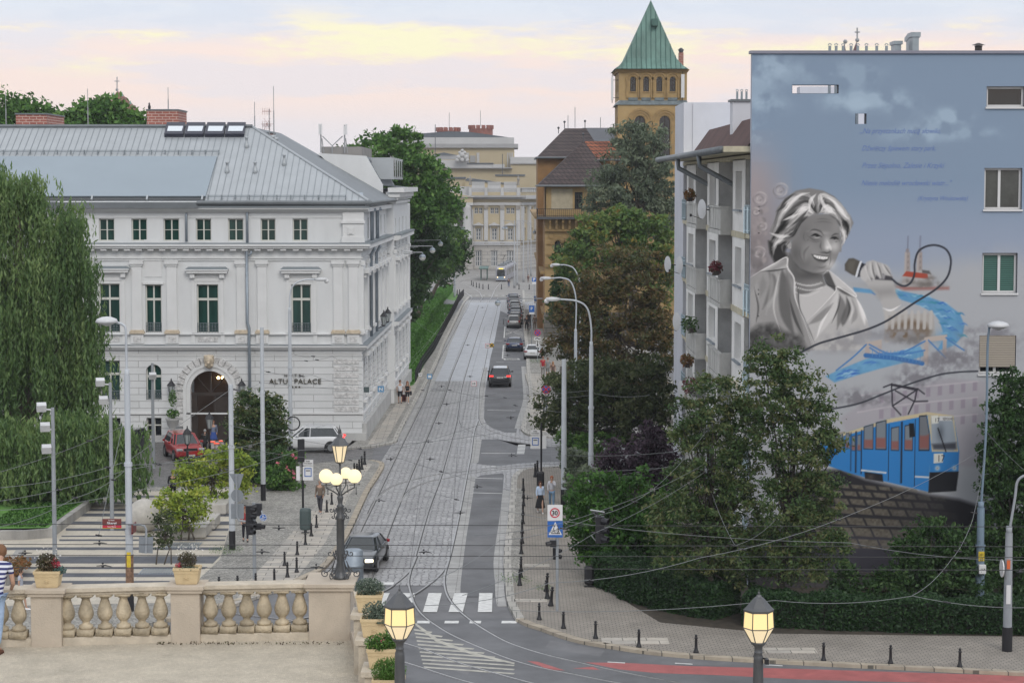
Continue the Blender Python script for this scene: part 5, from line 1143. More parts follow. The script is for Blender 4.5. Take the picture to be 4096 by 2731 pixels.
def dish(a,z,r,out,lab):
 t=thing('satellite_dish',lab,'satellite dish',fs.p(a,z,out),'satellite dishes on the balconies');mb=MB();c=fs.p(a,z,out);rings=[]
 for k in range(5):
  q_=k/4;rings.append([(c[0]+.12*q_*q_-.1+.0,c[1]-.25*q_*q_+r*q_*math.cos(s_)*.55+.02,c[2]+r*q_*math.sin(s_))for s_ in np.linspace(0,2*math.pi,16,endpoint=False)])
 rings=[[(c[0]-r*q_*math.cos(s_)*.35,c[1]+r*q_*math.cos(s_)*.9-.15*(1-q_*q_),c[2]+r*q_*math.sin(s_))for s_ in np.linspace(0,2*math.pi,16,endpoint=False)]for q_ in(.02,.35,.7,1)]
 mb.loft(rings,0,True,False);mb.build('reflector',M_pvc,t,smooth=True);mb=MB();mb.tube([c,fs.p(a,z-.1,0)],.03,4);mb.tube([fs.p(a,z-r,out),fs.p(a-.5,z-.3,out+.6)],.015,4);mb.obox(fs.p(a-.5,z-.3,out+.6),(.1,.1,.14));mb.build('arm',M_black,t)
dish(17.5,16.0,.5,.9,'white satellite dish on the top floor balcony, left of the mural')
dish(33,12.6,.5,.8,'white satellite dish beside a window one floor below the top')
dish(33.5,9.3,.55,.9,'large white satellite dish beside a window on the middle floor')
dish(31,5.6,.5,.8,'tilted white satellite dish above the balcony with hanging baskets')
dish(39.5,12.4,.5,1.0,'grey satellite dish standing clear of the far left corner of the block')
M_lf=leafmat('balcony_leaves',[(.02,.06,.015),(.06,.13,.03),(.10,.16,.05)]);M_lfr=leafmat('balcony_flowers',[(.14,.03,.04),(.26,.05,.07),(.05,.09,.03)]);M_lfo=leafmat('balcony_dry',[(.16,.07,.02),(.28,.13,.05),(.12,.12,.05)])
rngp=np.random.RandomState(5)
def leafpuff(c,r,n,sz,mat,name='foliage',parent=None,flat_=.7,loc=None):
 c=np.array(c);d=rngp.normal(size=(n,3));d/=np.linalg.norm(d,axis=1)[:,None];p0=c+d*(rngp.rand(n,1)**.4)*np.array(r if hasattr(r,'__len__')else(r,r,r*flat_))
 return leaf_quads(p0,sz,n,mat,name,parent,loc)
def leaf_quads(p0,sz,n,mat,name,parent,loc=None):
 a=rngp.normal(size=(n,3));a/=np.linalg.norm(a,axis=1)[:,None];b=np.cross(a,rngp.normal(size=(n,3)));b/=np.linalg.norm(b,axis=1)[:,None]
 s1=sz*(.6+.8*rngp.rand(n,1));s2=s1*.55;V=np.stack([p0-a*s1,p0+b*s2,p0+a*s1,p0-b*s2],1)
 return quads_mesh(name,V,rngp.rand(n),mat,parent,loc)
def planter(a,z,lab,mat,w=1.4,r=.35,cat='flower box',nm='flower_box',dep=.65):
 t=thing(nm,lab,cat,fs.p(a,z,dep));mb=MB();fs.box(mb,a-w/2,a+w/2,z,z+.2,dep-.1,dep+.12);mb.build('box',M_wood,t);leafpuff(fs.p(a,z+.35,dep),(r,w*.6,r),220,.09,mat,parent=t)
planter(12.6,12.9,'red geraniums in a box on a balcony rail beside the mural',M_lfr,1.0)
planter(27,9.2,'green trailing plants on a balcony rail on the middle floor',M_lf,2.6,.5)
planter(26.5,5.9,'pink flowering plants on a balcony rail above the tree tops',M_lfr,1.8,.5)
planter(28,16.3,'dry reddish plants in a pot on the top balcony',M_lfo,1.2,.35)
planter(26,7.3,'brown dried hanging basket above a low balcony',M_lfo,.9,.4,'hanging basket','hanging_basket',.9)
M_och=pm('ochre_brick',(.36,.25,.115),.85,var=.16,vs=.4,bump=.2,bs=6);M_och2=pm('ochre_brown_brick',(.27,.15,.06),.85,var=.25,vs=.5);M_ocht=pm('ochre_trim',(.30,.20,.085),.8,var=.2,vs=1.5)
M_tile=brickmat('brown_roof_tiles',(.085,.062,.058),(.055,.042,.042),(.02,.016,.016),.5,.42,.05,.8,axis='diag',bump=.6,var=.25,vs=.5)
M_tiler=brickmat('red_roof_tiles',(.36,.12,.06),(.22,.07,.04),(.05,.03,.02),.5,.42,.06,.8,axis='diag',bump=.6,var=.3,vs=.6)
M_slate=pm('slate_roof',(.07,.075,.085),.6,var=.2,vs=.6);M_copper=pm('copper_patina',(.095,.18,.15),.6,var=.38,vs=.55,streak=.25);M_copd=pm('copper_seam',(.05,.12,.10),.6,var=.2)
M_gst=brickmat('grey_stone_base',(.16,.15,.135),(.12,.115,.10),(.05,.05,.045),1.4,.6,.04,.85,axis='xz',bump=.6,var=.2);M_sgr=pm('sgraffito_panel',(.40,.35,.25),.85,var=.14,vs=1.6)
def XZ(u,v,y):p=at(u,v,y);return p[0],p[2]
def archring(fa,mb,c,sz,r0,r1,d0,d1,N=12):
 for k in range(N):
  t0=math.pi*k/N;t1=math.pi*(k+1)/N
  fa.prism(mb,[(c+r0*math.cos(t0),sz+r0*math.sin(t0)),(c+r1*math.cos(t0),sz+r1*math.sin(t0)),(c+r1*math.cos(t1),sz+r1*math.sin(t1)),(c+r0*math.cos(t1),sz+r0*math.sin(t1))],d0,d1)
YB=238.0;fy=Fac((0,YB),(1,0),(0,-1))
och=thing('ochre_building','ochre brick corner building with brown tiled hipped roofs and an iron balcony','building',(8,YB+10,0))
X=lambda u,y=YB:at(u,1000,y)[0];Zy=lambda v,y=YB:at(CX,v,y)[2]
aw=[(X(2218),X(2244),Zy(1013),Zy(962)),(X(2272),X(2298),Zy(1013),Zy(962)),(X(2330),X(2356),Zy(1013),Zy(962))]
tw=(X(2298),X(2330),Zy(836),Zy(769))
mb=MB();fy.wall(mb,X(2179),X(2640),Zy(1250),Zy(876),aw,.3,0,(0,1,2));fy.wall(mb,X(2184),X(2470),Zy(868),Zy(745),[tw],.3);mb.build('wall',M_och,och)
mb=MB();fy.box(mb,X(2179)-.1,X(2640),-.3,Zy(1250),-.5,.25);mb.build('stone_base',M_gst,och)
for h in aw:fy.window(och,h,M_wood,M_glassd,-.2,.05,(.5,),(.5,),.05)
fy.window(och,tw,M_wood,M_glassd,-.2,.06,(.5,),(.6,),.08)
mb=MB()
for h in aw:c=(h[0]+h[1])/2;r=(h[1]-h[0])/2;archring(fy,mb,c,h[3]-r,r+.15,r+.5,0,.12);fy.box(mb,h[0]-.9,h[1]+.9,h[2]-.25,h[2]-.08,0,.15);fy.box(mb,h[0]-.9,h[0]-.0,h[3]-r-.1,h[3]-r+.05,0,.13);fy.box(mb,h[1],h[1]+.9,h[3]-r-.1,h[3]-r+.05,0,.13)
for u,v,r in((2205,942,.28),(2258,942,.28),(2310,942,.28),(2231,1033,.5)):
 P_=fy.p(X(u),Zy(v),.0);rings=[[(P_[0]+q*math.cos(t),P_[1]-d_,P_[2]+q*math.sin(t))for t in np.linspace(0,2*math.pi,14,endpoint=False)]for q,d_ in((r*1.3,0),(r*1.3,.1),(r,.1),(r,.02))]
 mb.loft(rings,0,True,False)
fy.box(mb,X(2179),X(2640),Zy(1068),Zy(1056),0,.3);fy.box(mb,X(2184),X(2470),Zy(752),Zy(748),0,.25)
split(mb,'brick_moulding',M_ocht,och)
mb=MB();fy.box(mb,X(2205),X(2290),Zy(838),Zy(755),0,.04);mb.build('sgraffito_panel',M_sgr,och)
mb=MB();fy.box(mb,X(2168)-.6,X(2640),Zy(876),Zy(867),-.2,1.3);mb.build('balcony_slab',M_slate,och)
mb=MB();u=2195
while u<2440:
 a,b=X(u),X(u+9);fy.prism(mb,[(a,Zy(918)),(b,Zy(918)),(b,Zy(876.2)),(a,Zy(876.2))],0,.5);fy.prism(mb,[(a,Zy(890)),(b,Zy(890)),(b,Zy(876.2)),(a,Zy(876.2))],.5,1.0);u+=26
fy.box(mb,X(2179),X(2640),Zy(925),Zy(918.3),0,.4)
split(mb,'bracket',M_ocht,och)
mb=MB();a,b=X(2168)-.5,X(2470);z0=Zy(867)
for z in(z0+.1,z0+.85):fy.box(mb,a,b,z,z+.05,1.15,1.2)
k=a
while k<b:fy.box(mb,k,k+.03,z0,z0+.9,1.16,1.19);k+=.22
mb.box(a,a+.05,YB-1.2,YB+8,z0+.1,z0+.15);mb.box(a,a+.05,YB-1.2,YB+8,z0+.85,z0+.9)
y=YB-1.2
while y<YB+8:mb.box(a,a+.03,y,y+.03,z0,z0+.9);y+=.22
mb.build('balcony_railing',M_black,och)
fz=Fac((X(2179),YB),(0,1),(-1,0));hs=[]
for k in range(9):
 for z0,z1 in((3.2,5.4),(7.8,10.6),):hs.append((3+k*7,4.6+k*7,z0,z1))
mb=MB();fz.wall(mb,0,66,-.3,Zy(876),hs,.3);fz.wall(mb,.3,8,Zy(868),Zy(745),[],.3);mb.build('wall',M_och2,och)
for h in hs[:12]:fz.window(och,h,M_wood,M_glassd,-.2,.08)
mb=MB();fz.box(mb,-.1,66,7.2,7.5,0,.5);fz.box(mb,-.1,66,Zy(876),Zy(867),0,1.1);fz.box(mb,-.1,30,3.0-.3,2.8,0,.3);mb.build('side_cornice',M_ocht,och)
def hip(name,ul,ur,ve,apl,apr,va,y0,y1,mat,parent,eav=.0):
 ya=(y0+y1)/2;a,b=XZ(ul,ve,y0),XZ(ur,ve,y0);P_=at(apl,va,ya);Q_=at(apr,va,ya);z=a[1];bl=(a[0],y1,z);br=(b[0],y1,z)
 mb=MB();A_,B_=(a[0],y0,z),(b[0],y0,z)
 mb.poly([A_,B_,Q_,P_]);mb.poly([bl,A_,P_]);mb.poly([B_,br,Q_]);mb.poly([br,bl,P_,Q_]);r_=mb.build(name,mat,parent)
 mb=MB();mb.tube([A_,B_],.12,5);mb.tube([A_,bl],.12,5);mb.build('roof_gutter',M_zincd,r_);return P_,Q_
a_=hip('roof',2149,2470,744,2330,2338,568,YB-1,YB+11,M_tile,och)
hip('roof',2145,2420,631,2260,2345,514,YB+14,YB+30,M_tile,och);hip('roof',2290,2520,640,2340,2500,566,YB+4,YB+12,M_tiler,och);hip('roof',2310,2480,565,2330,2450,512,YB+32,YB+44,M_slate,och)
mb=MB();y=YB+15;a,b=X(2150,y),X(2440,y);mb.box(a,b,y,y+14,0,XZ(2150,632,y)[1]);mb.build('wall',M_och2,och);mb=MB();mb.box(X(2184)+.01,X(2470),YB+.4,YB+10.5,Zy(868),Zy(746));mb.box(X(2300,YB+32),X(2470,YB+32),YB+33,YB+43,0,XZ(2310,566,YB+32)[1]);mb.build('wall',M_och,och)
for u,v0,v1,y in((2258,488,516,YB+22),(2340,485,516,YB+22),(2234,512,535,YB+22),(2333,537,570,YB+5)):
 a=at(u,v0,y);b=at(u,v1,y);mb=MB();mb.tube([b,a],.05,5);mb.sphere(a,.15,6,5);mb.build('roof_finial',M_slate,och)
for u,v0,v1 in((2272,462,514),(2300,428,512),(2402,470,512)):
 a=at(u,v0,YB+24);b=at(u,v1,YB+24);mb=MB();mb.tube([b,a],.04,4);tag(mb.build('lightning_rod',M_mast),{2272:'short lightning rod on the brown tiled roof of the ochre building',2300:'taller lightning rod above the brown tiled roof of the ochre building',2402:'rod with cross arm on the slate roof beside the green spired tower'}[u],'lightning rod','rods on the ochre building')
TY=245.0;ft=Fac((0,TY),(1,0),(0,-1));TX=lambda u:at(u,1000,TY)[0];Tz=lambda v:at(CX,v,TY)[2]
tower=thing('brick_tower','square ochre brick tower with green copper pyramid roof and arched belfry windows','tower',(TX(2608),TY+4,0))
th=[(TX(a),TX(b),Tz(367),Tz(308))for a,b in((2518,2541),(2570,2593),(2622,2646),(2675,2699))]
tl=[(TX(2536),TX(2578),Tz(700),Tz(464)),(TX(2635),TX(2678),Tz(700),Tz(464))]
mb=MB();ft.wall(mb,TX(2473),TX(2744),Tz(402),Tz(278),th,.35,0,(0,1,2,3));ft.wall(mb,TX(2469),TX(2746),-.3,Tz(420),tl,.4,0,(0,1));mb.build('wall',M_och,tower)
fL=Fac((TX(2473),TY),(0,1),(-1,0));sh=[(1.2+k*1.9,1.9+k*1.9,Tz(367),Tz(308))for k in range(4)]
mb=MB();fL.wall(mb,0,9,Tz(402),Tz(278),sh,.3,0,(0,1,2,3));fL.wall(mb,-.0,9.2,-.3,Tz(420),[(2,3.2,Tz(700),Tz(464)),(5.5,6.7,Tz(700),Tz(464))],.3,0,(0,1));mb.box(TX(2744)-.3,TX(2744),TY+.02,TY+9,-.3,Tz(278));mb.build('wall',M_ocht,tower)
for h in th+tl:ft.window(tower,h,M_wood,M_glassd,-.3,.07,(.5,),(.5,.75),.06)
mb=MB()
for h in th:
 c=(h[0]+h[1])/2;r=(h[1]-h[0])/2;archring(ft,mb,c,h[3]-r,r+.08,r+.3,0,.1);archring(ft,mb,c,h[3]-r,r+.32,r+.52,0,.2);ft.box(mb,h[0]-.45,h[0]-.22,Tz(393),h[3]-r,0,.18);ft.box(mb,h[1]+.22,h[1]+.45,Tz(393),h[3]-r,0,.18);ft.box(mb,h[0]-.03,h[1]+.03,h[2]-.12,h[2],0,.1)
for h in tl:
 c=(h[0]+h[1])/2;r=(h[1]-h[0])/2
 for q_,d_ in((.08,.08),(.34,.16),(.6,.24)):archring(ft,mb,c,h[3]-r,r+q_,r+q_+.24,0,d_,16)
 for s_ in(-1,1):ft.box(mb,c+s_*(r+.1),c+s_*(r+.84),Tz(700),h[3]-r,0,.16)
split(mb,'arch_moulding',M_ocht,tower)
mb=MB();ft.box(mb,TX(2466),TX(2748),Tz(289),Tz(278),-9.5,.25);ft.box(mb,TX(2462),TX(2752),Tz(283),Tz(277.9),-9.6,.4);mb.build('cornice',M_ocht,tower)
mb=MB();mb.loft([[(TX(2466)-.1,TY-.15,Tz(420)),(TX(2748)+.1,TY-.15,Tz(420)),(TX(2748)+.1,TY+9.4,Tz(420)),(TX(2466)-.1,TY+9.4,Tz(420))],[(TX(2475),TY-.02,Tz(402)),(TX(2743),TY-.02,Tz(402)),(TX(2743),TY+9,Tz(402)),(TX(2475),TY+9,Tz(402))]])
for k in range(4):ft.box(mb,th[k][0]-.2,th[k][1]+.2,Tz(402),Tz(391),0,.1)
mb.build('lead_skirt',pm('lead_flashing',(.12,.15,.16),.6,var=.4,vs=1.5),tower)
apx=at(2603,3,TY+4.5);cx_=(TX(2455)+TX(2747))/2;hw=(TX(2747)-TX(2455))/2
prof=[(1,0),(.9,.035),(.8,.085),(.7,.155),(.3,.64),(0.005,1)];rings=[];zb_=Tz(277);yc=TY+4.5
for q_,t in prof:rings.append([(cx_+(apx[0]-cx_)*t+sx_*hw*q_,yc+sy*5.3*q_,zb_+(apx[2]-zb_)*t)for sx_,sy in((-1,-1),(1,-1),(1,1),(-1,1))])
mb=MB();mb.loft(rings);rf=mb.build('copper_roof',M_copper,tower)
mb=MB()
for k in range(-7,8):
 xx=k/7.5;pts=[]
 for q_,t in prof:
  if abs(xx)<=q_:pts.append((cx_+(apx[0]-cx_)*t+xx*hw,yc-5.3*q_-.04,zb_+(apx[2]-zb_)*t))
  else:
   break
 q0=[p for p in prof if abs(xx)<=p[0]][-1]
 i=prof.index(q0)
 if i+1<len(prof):
  (qa,ta),(qb,tb)=prof[i],prof[i+1];w=(qa-abs(xx))/(qa-qb+1e-9);t=ta+(tb-ta)*w;pts.append((cx_+(apx[0]-cx_)*t+xx*hw,yc-5.3*abs(xx)-.04,zb_+(apx[2]-zb_)*t))
 if len(pts)>1:mb.tube(pts,.045,4)
mb.build('roof_seams',M_copd,rf)
mb=MB();c=at(2619,91,TY+2.4);mb.box(c[0]-.35,c[0]+.35,c[1]-.6,c[1]+1.2,c[2]-.4,c[2]+.4);mb.build('roof_hatch',M_copd,rf)
mb=MB();a,b=at(2714,212,TY+6),at(2733,212,TY+6);mb.box(a[0],b[0],TY+5.5,TY+6.1,Tz(285),a[2]);s_=mb.build('chimney',M_brick,tower);mb=MB();mb.lathe([(.2,0),(.3,.2),(.34,.35),(.1,.55)],((a[0]+b[0])/2,TY+5.8,a[2]),8);mb.build('chimney_cowl',M_slate,s_)
for u,v0,v1,w_,lab in((2731,298,392,13,'long white phone antenna panel on the front of the green roofed tower'),(2449,310,402,9,'pale phone antenna panel on the street side of the green roofed tower')):
 a=at(u-w_/2,v0,TY-.5);b=at(u+w_/2,v1,TY-.5);t=thing('antenna_panel',lab,'antenna',(a[0],a[1],b[2]),'phone antennas on the tower');mb=MB();mb.box(a[0],b[0],TY-.6,TY-.4,b[2],a[2]);mb.build('panel',M_pvc,t,bevel=.03);mb=MB()
 X_=(a[0]+b[0])/2;mb.tube([(X_,TY-.35,b[2]-.3),(X_,TY-.35,a[2]+.3)],.04,5)
 for z in(b[2]+.3,a[2]-.3):mb.tube([(X_,TY-.35,z),(max(X_,TX(2475)),TY+.05,z)],.03,4)
 mb.build('bracket',M_black,t)
OY=545.0;fo=Fac((0,OY),(1,0),(0,-1));OX=lambda x,y=OY:at(1600+x/2.852,1000,y)[0];OZ=lambda y_,y=OY:at(CX,600+y_/2.852,y)[2]
M_oy=pm('opera_yellow',(.42,.355,.235),.85,var=.06,vs=.15);M_ow=pm('opera_white',(.43,.43,.425),.85,var=.08,vs=.2);M_og=pm('opera_grey_cornice',(.30,.30,.30),.8,var=.1,vs=.3);M_or=brickmat('opera_rusticated',(.40,.385,.355),(.36,.345,.32),(.26,.25,.24),3.5,.9,.1,.85,axis='xz',bump=.3,var=.1,vs=.2)
M_oglass=pm('opera_glass',(.05,.07,.085),.2,var=.4,vs=.6);M_orf=pm('opera_roof',(.085,.10,.115),.6,var=.15,vs=.3);M_pst=pm('carved_stone_grey',(.27,.25,.22),.85,var=.2,vs=1)
op=thing('opera_house','distant pale yellow classical opera house closing the street, with columned portico and balustrades','opera house',(-1,OY+15,-4.6))
def orow(lst,y0,y1):return[(OX(a),OX(b),OZ(y1),OZ(y0))for a,b in lst]
g0=orow(((855,935),(1035,1113),(1215,1297)),1145,1330);g1=orow(((862,928),(1043,1108),(1225,1290)),892,1030);g2=orow(((848,892),(900,942),(1030,1074),(1082,1125),(1212,1256),(1264,1307)),658,728)
xa,xb=OX(820),OX(1372)
mb=MB();fo.wall(mb,xa,xb,OZ(1040),OZ(560),g1+g2,.5);mb.build('wall',M_oy,op);mb=MB();fo.wall(mb,xa,xb,-5,OZ(1085),g0,.5);fo.box(mb,OX(730),OX(835),-5,OZ(1085),-4,2.5);mb.build('rusticated_wall',M_or,op)
for h in g0:fo.window(op,h,M_ow,M_oglass,-.4,.25,(.33,.67),(.33,.62),.2,thin=.12)
for h in g1:fo.window(op,h,M_ow,M_oglass,-.4,.28,(.5,),(.33,.66),.2,thin=.12)
for h in g2:fo.window(op,h,M_ow,M_oglass,-.4,.15,(.5,),(.5,),.12)
mb=MB();fo.box(mb,xa-1,xb,OZ(630),OZ(600),0,.6);fo.box(mb,xa,xb,OZ(1060),OZ(1040),0,.4);fo.box(mb,xa,xb,OZ(1085),OZ(1072),0,.5);mb.build('stone_bands',M_ow,op)
mb=MB()
for a,b in((960,1005),(1143,1190),(1325,1370),(822,838)):fo.box(mb,OX(a),OX(b),OZ(1030),OZ(676),0,.5)
split(mb,'pilaster',M_ow,op)
mb=MB()
for a,b in((955,1010),(1138,1195),(1320,1374)):fo.prism(mb,[(OX(a+6),OZ(676)),(OX(b-6),OZ(676)),(OX(b),OZ(632)),(OX(a),OZ(632))],0,.8)
for a,b in((962,1003),(1145,1188),(1322,1365)):fo.box(mb,OX(a),OX(b),OZ(1083),OZ(1061),0,.3)
split(mb,'pilaster_capital',M_pst,op)
mb=MB()
for a,b in((832,957),(1012,1138),(1194,1320)):
 fo.prism(mb,[(OX(a),OZ(862)),(OX(b),OZ(862)),(OX(b),OZ(855)),(OX((a+b)/2),OZ(826)),(OX(a),OZ(855))],0,.9);fo.box(mb,OX(a+14),OX(a+24),OZ(1032),OZ(863),0,.3);fo.box(mb,OX(b-24),OX(b-14),OZ(1032),OZ(863),0,.3)
split(mb,'window_pediment',M_ow,op,.001)
mb=MB();fo.box(mb,xa-1.2,xb+1,OZ(560),OZ(540),-.5,1.2);fo.box(mb,xa-1.4,xb+1.4,OZ(540),OZ(520),-.5,2.0);mb.build('cornice',M_og,op)
mb=MB();fo.box(mb,xa,xb,OZ(520),OZ(482),-12,.2);mb.build('attic_base',M_oy,op)
mb=MB()
for a,b in((965,1000),(1148,1185),(1330,1372),(785,820)):fo.box(mb,OX(a),OX(b),OZ(520),OZ(430),-.6,.4)
fo.box(mb,OX(820),OX(1340),OZ(437),OZ(430),-.3,.3);split(mb,'balustrade_post',M_ow,op,.001)
mb=MB()
for a,b in((822,963),(1003,1146),(1188,1328)):
 for k in range(11):x=OX(a+(b-a)*(k+.5)/11);mb.lathe([(.18,0),(.2,.3),(.34,.9),(.16,1.8),(.25,2.6)],(x,OY,OZ(481)),6)
split(mb,'baluster',M_ow,op)
e0=Vector((xb,OY,0));dr=Vector((.30,.954,0));fr=Fac((xb,OY),(dr.x,dr.y),(dr.y,-dr.x))
mb=MB();fr.wall(mb,0,70,-5,OZ(1085),[],.3);fr.box(mb,0,70,OZ(1060),OZ(1040),0,.6);mb.build('rusticated_wall',M_or,op)
mb=MB();fr.wall(mb,0,70,OZ(1085),OZ(482),[(3+6*k,5+6*k,OZ(1030),OZ(892))for k in range(11)]+[(3+6*k,5+6*k,OZ(728),OZ(658))for k in range(11)],.4);mb.build('wall',M_oy,op)
mb=MB()
for k in range(12):fr.box(mb,.2+6*k,1.6+6*k,OZ(1030),OZ(640),0,.6)
fr.box(mb,0,70,OZ(630),OZ(600),0,.6);fr.box(mb,-1,70,OZ(560),OZ(520),0,1.8)
for k in range(40):fr.box(mb,1+1.7*k,1.8+1.7*k,OZ(482),OZ(440),-.3,.3)
fr.box(mb,0,70,OZ(440),OZ(430),-.4,.4);split(mb,'side_trim',M_ow,op)
mb=MB()
fo.box(mb,OX(300),OX(838),OZ(632),OZ(600),-6,2.6);fo.prism(mb,[(OX(200),OZ(540)),(OX(855),OZ(540)),(OX(520),OZ(448)),(OX(300),OZ(398))],-6,3.0)
mb.build('portico_entablature',M_ow,op);mb=MB();fo.prism(mb,[(OX(220),OZ(534)),(OX(815),OZ(534)),(OX(520),OZ(462)),(OX(310),OZ(412))],3.0,3.06);fo.box(mb,OX(300),OX(835),OZ(600),OZ(545),-6,2.5);mb.build('pediment_field',M_oy,op)
mb=MB()
for x in(770,607,440):mb.lathe([(1.5,0),(1.25,.6),(1.05,7.9),(1.2,8.7)],(OX(x),OY-1.6,OZ(1018)),12)
split(mb,'column',M_ow,op,smooth=True);mb=MB()
for x in(770,607,440):fo.box(mb,OX(x-27),OX(x+27),OZ(676),OZ(632.5),.2,2.5)
split(mb,'column_capital',M_pst,op)
mb=MB();fo.box(mb,OX(300),OX(836),OZ(1080),OZ(1020),-6,2.7);fo.box(mb,OX(590),OX(840),OZ(1090),OZ(1081),-6,3);mb.build('portico_base',M_or,op)
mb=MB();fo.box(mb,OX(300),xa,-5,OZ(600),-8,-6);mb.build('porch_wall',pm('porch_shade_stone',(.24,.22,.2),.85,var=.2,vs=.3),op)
mb=MB();fo.box(mb,OX(737),OX(746),OZ(1005),OZ(820),2.0,2.2);mb.build('red_banner',pm('banner_red',(.40,.06,.07),.7,var=.05),op)
mb=MB();fo.box(mb,OX(640),OX(725),OZ(1320),OZ(1120),-5.9,-5.6);mb.build('porch_door',M_wood,op)
def bx(x0,x1,y0,y1,Y,dep,mat,name,parent=op):
 mb=MB();a,b=OX(x0,Y),OX(x1,Y);mb.box(a,b,Y,Y+dep,OZ(y1,Y),OZ(y0,Y));return mb.build(name,mat,parent)
bx(400,800,418,520,OY+2,6,M_ow,'attic_wall')
bx(530,745,330,520,OY+14,5,M_oy,'roof_block');bx(520,750,308,330,OY+13.6,6,M_orf,'flat_roof');bx(740,1330,355,520,OY+12,5,M_oy,'roof_block')
mb=MB();Y=OY+11.7;z=lambda v:OZ(v,Y);mb.poly([(OX(745,Y),Y,z(352)),(OX(1335,Y),Y,z(405)),(OX(1335,Y),Y,z(395)),(OX(770,Y),Y,z(322)),(OX(745,Y),Y,z(345))]);mb.poly([(OX(770,Y),Y,z(322)),(OX(1335,Y),Y,z(395)),(OX(1335,Y),Y+4,z(390)),(OX(770,Y),Y+4,z(318))]);mb.build('lean_to_roof',M_orf,op)
bx(1090,1425,300,430,OY+20,8,M_oy,'roof_block');bx(1085,1428,280,298,OY+19.6,9,M_orf,'flat_roof')
bx(200,1280,212,430,OY+34,10,M_oy,'upper_stage');bx(200,768,114,200,OY+33,10,M_ow,'upper_parapet');bx(765,1062,160,200,OY+33.3,10,M_ow,'upper_parapet');bx(1062,1190,163,212,OY+33,10,M_ow,'upper_parapet');bx(200,1282,200,212,OY+32.5,11,M_og,'upper_cornice');bx(762,1066,148,160,OY+33,10,M_orf,'flat_roof')
F2=lambda x,y:((1600+x/2.296-1600)*2.852,(400+y/2.296-600)*2.852)
def bf(x0,x1,y0,y1,Y,dep,mat,name):a=F2(x0,y0);b=F2(x1,y1);return bx(a[0],b[0],a[1],b[1],Y,dep,mat,name)
bf(-50,1050,440,640,OY+50,30,M_oy,'stage_tower');bf(-60,1085,404,440,OY+49,32,M_og,'stage_cornice');bf(-50,1048,345,404,OY+50.2,29,M_ow,'stage_parapet');bf(1015,1290,590,830,OY+46,12,M_oy,'side_wing');bf(1015,1290,525,578,OY+45.8,12,M_ow,'side_wing_parapet');bf(1010,1292,578,590,OY+45.5,12.5,M_og,'side_wing_cornice')
for a in(215,610,705):bf(a,a+25,485,580,OY+49.7,.3,M_ow,'stage_pilaster')
for a in(985,1005,1025):bf(a,a+10,485,620,OY+49.6,.4,M_ow,'stage_pilaster')
bf(640,700,500,575,OY+49.7,.25,M_oy,'blind_window');bf(645,694,512,574,OY+49.5,.2,M_og,'blind_window_frame')
Y=OY+52;mb=MB();pr=[F2(40,330),F2(200,308),F2(450,290),F2(650,296),F2(900,330),F2(1000,345),F2(30,346)];pts=[(OX(a,Y),OZ(b,Y))for a,b in pr];n=len(pts);A_=mb.vs([(x,Y,z)for x,z in pts]);B_=mb.vs([(x,Y+26,z)for x,z in pts]);mb.idx(A_[::-1]);mb.idx(B_)
for i in range(n):j=(i+1)%n;mb.idx([A_[i],A_[j],B_[j],B_[i]])
mb.build('vaulted_roof',M_orf,op)
M_cb=pm('weathered_brick',(.26,.10,.075),.85,var=.2,vs=.6)
for x0,x1,y0,y1 in((337,550,253,300),(633,852,233,330)):
 Y=OY+66;a,b=F2(x0,y0),F2(x1,y1);xa_,xb_=OX(a[0],Y),OX(b[0],Y);r_=(xb_-xa_)/2;z0,z1=OZ(b[1],Y),OZ(a[1],Y);mb=MB();mb.lathe([(r_,z0-3),(r_,z1-.9)],((xa_+xb_)/2,Y+3,0),20)
 c_=mb.build('round_brick_stack',M_cb,op);mb=MB()
 for k in range(14):
  t=k*2*math.pi/14;mb.obox(((xa_+xb_)/2+r_*math.cos(t),Y+3+r_*math.sin(t),z1-.5),(.5,1.0,1.1),t)
 split(mb,'merlon',M_cb,c_)
bf(300,520,505,545,OY+38,4,M_og,'louvre_dormer');mb=MB();Y=OY+37.6;q_=lambda x,y:(OX(F2(x,y)[0],Y),Y,OZ(F2(x,y)[1],Y));mb.poly([q_(290,505),q_(522,507),q_(405,483)]);mb.build('dormer_gable',M_orf,op)
def statue(u,v0,v1,Y,lab,wide=1):
 a,b=at(u,v0,Y),at(u,v1,Y);h=a[2]-b[2];mb=MB();mb.lathe([(.30*h/2,0),(.28*h/2,.1*h),(.20*h/2*wide,.45*h),(.27*h/2*wide,.62*h),(.24*h/2*wide,.76*h),(.1*h/2,.83*h),(.13*h/2,.88*h),(.13*h/2,.95*h),(.02,h)],(b[0],Y,b[2]),10);mb.tube([(b[0]+.2*h/2,Y,b[2]+.75*h),(b[0]+.32*h/2,Y-.2,b[2]+.55*h),(b[0]+.1,Y-.5,b[2]+.5*h)],.05*h,6)
 tag(mb.build('statue',M_pst,smooth=True),lab,'statue','statues on the opera roof')
statue(1881,703,741,OY,'stone statue left of the opera balustrade, over the portico corner');statue(2073,703,741,OY,'stone statue on the right end post of the opera balustrade')
mb=MB();c=at(1849,625,OY+31)
for dx,dz,r_ in((0,.3,.8),(-.9,-.3,.7),(.9,-.3,.7),(-.6,.9,.5),(.6,.9,.5),(0,1.5,.45),(-1.3,-1.1,.6),(1.3,-1.1,.6),(0,-1,.7)):mb.sphere((c[0]+dx,c[1],c[2]+dz),r_,8,6)
tag(mb.build('roof_sculpture',M_ow,smooth=True),'white sculpture group on the parapet of the opera house','sculpture')
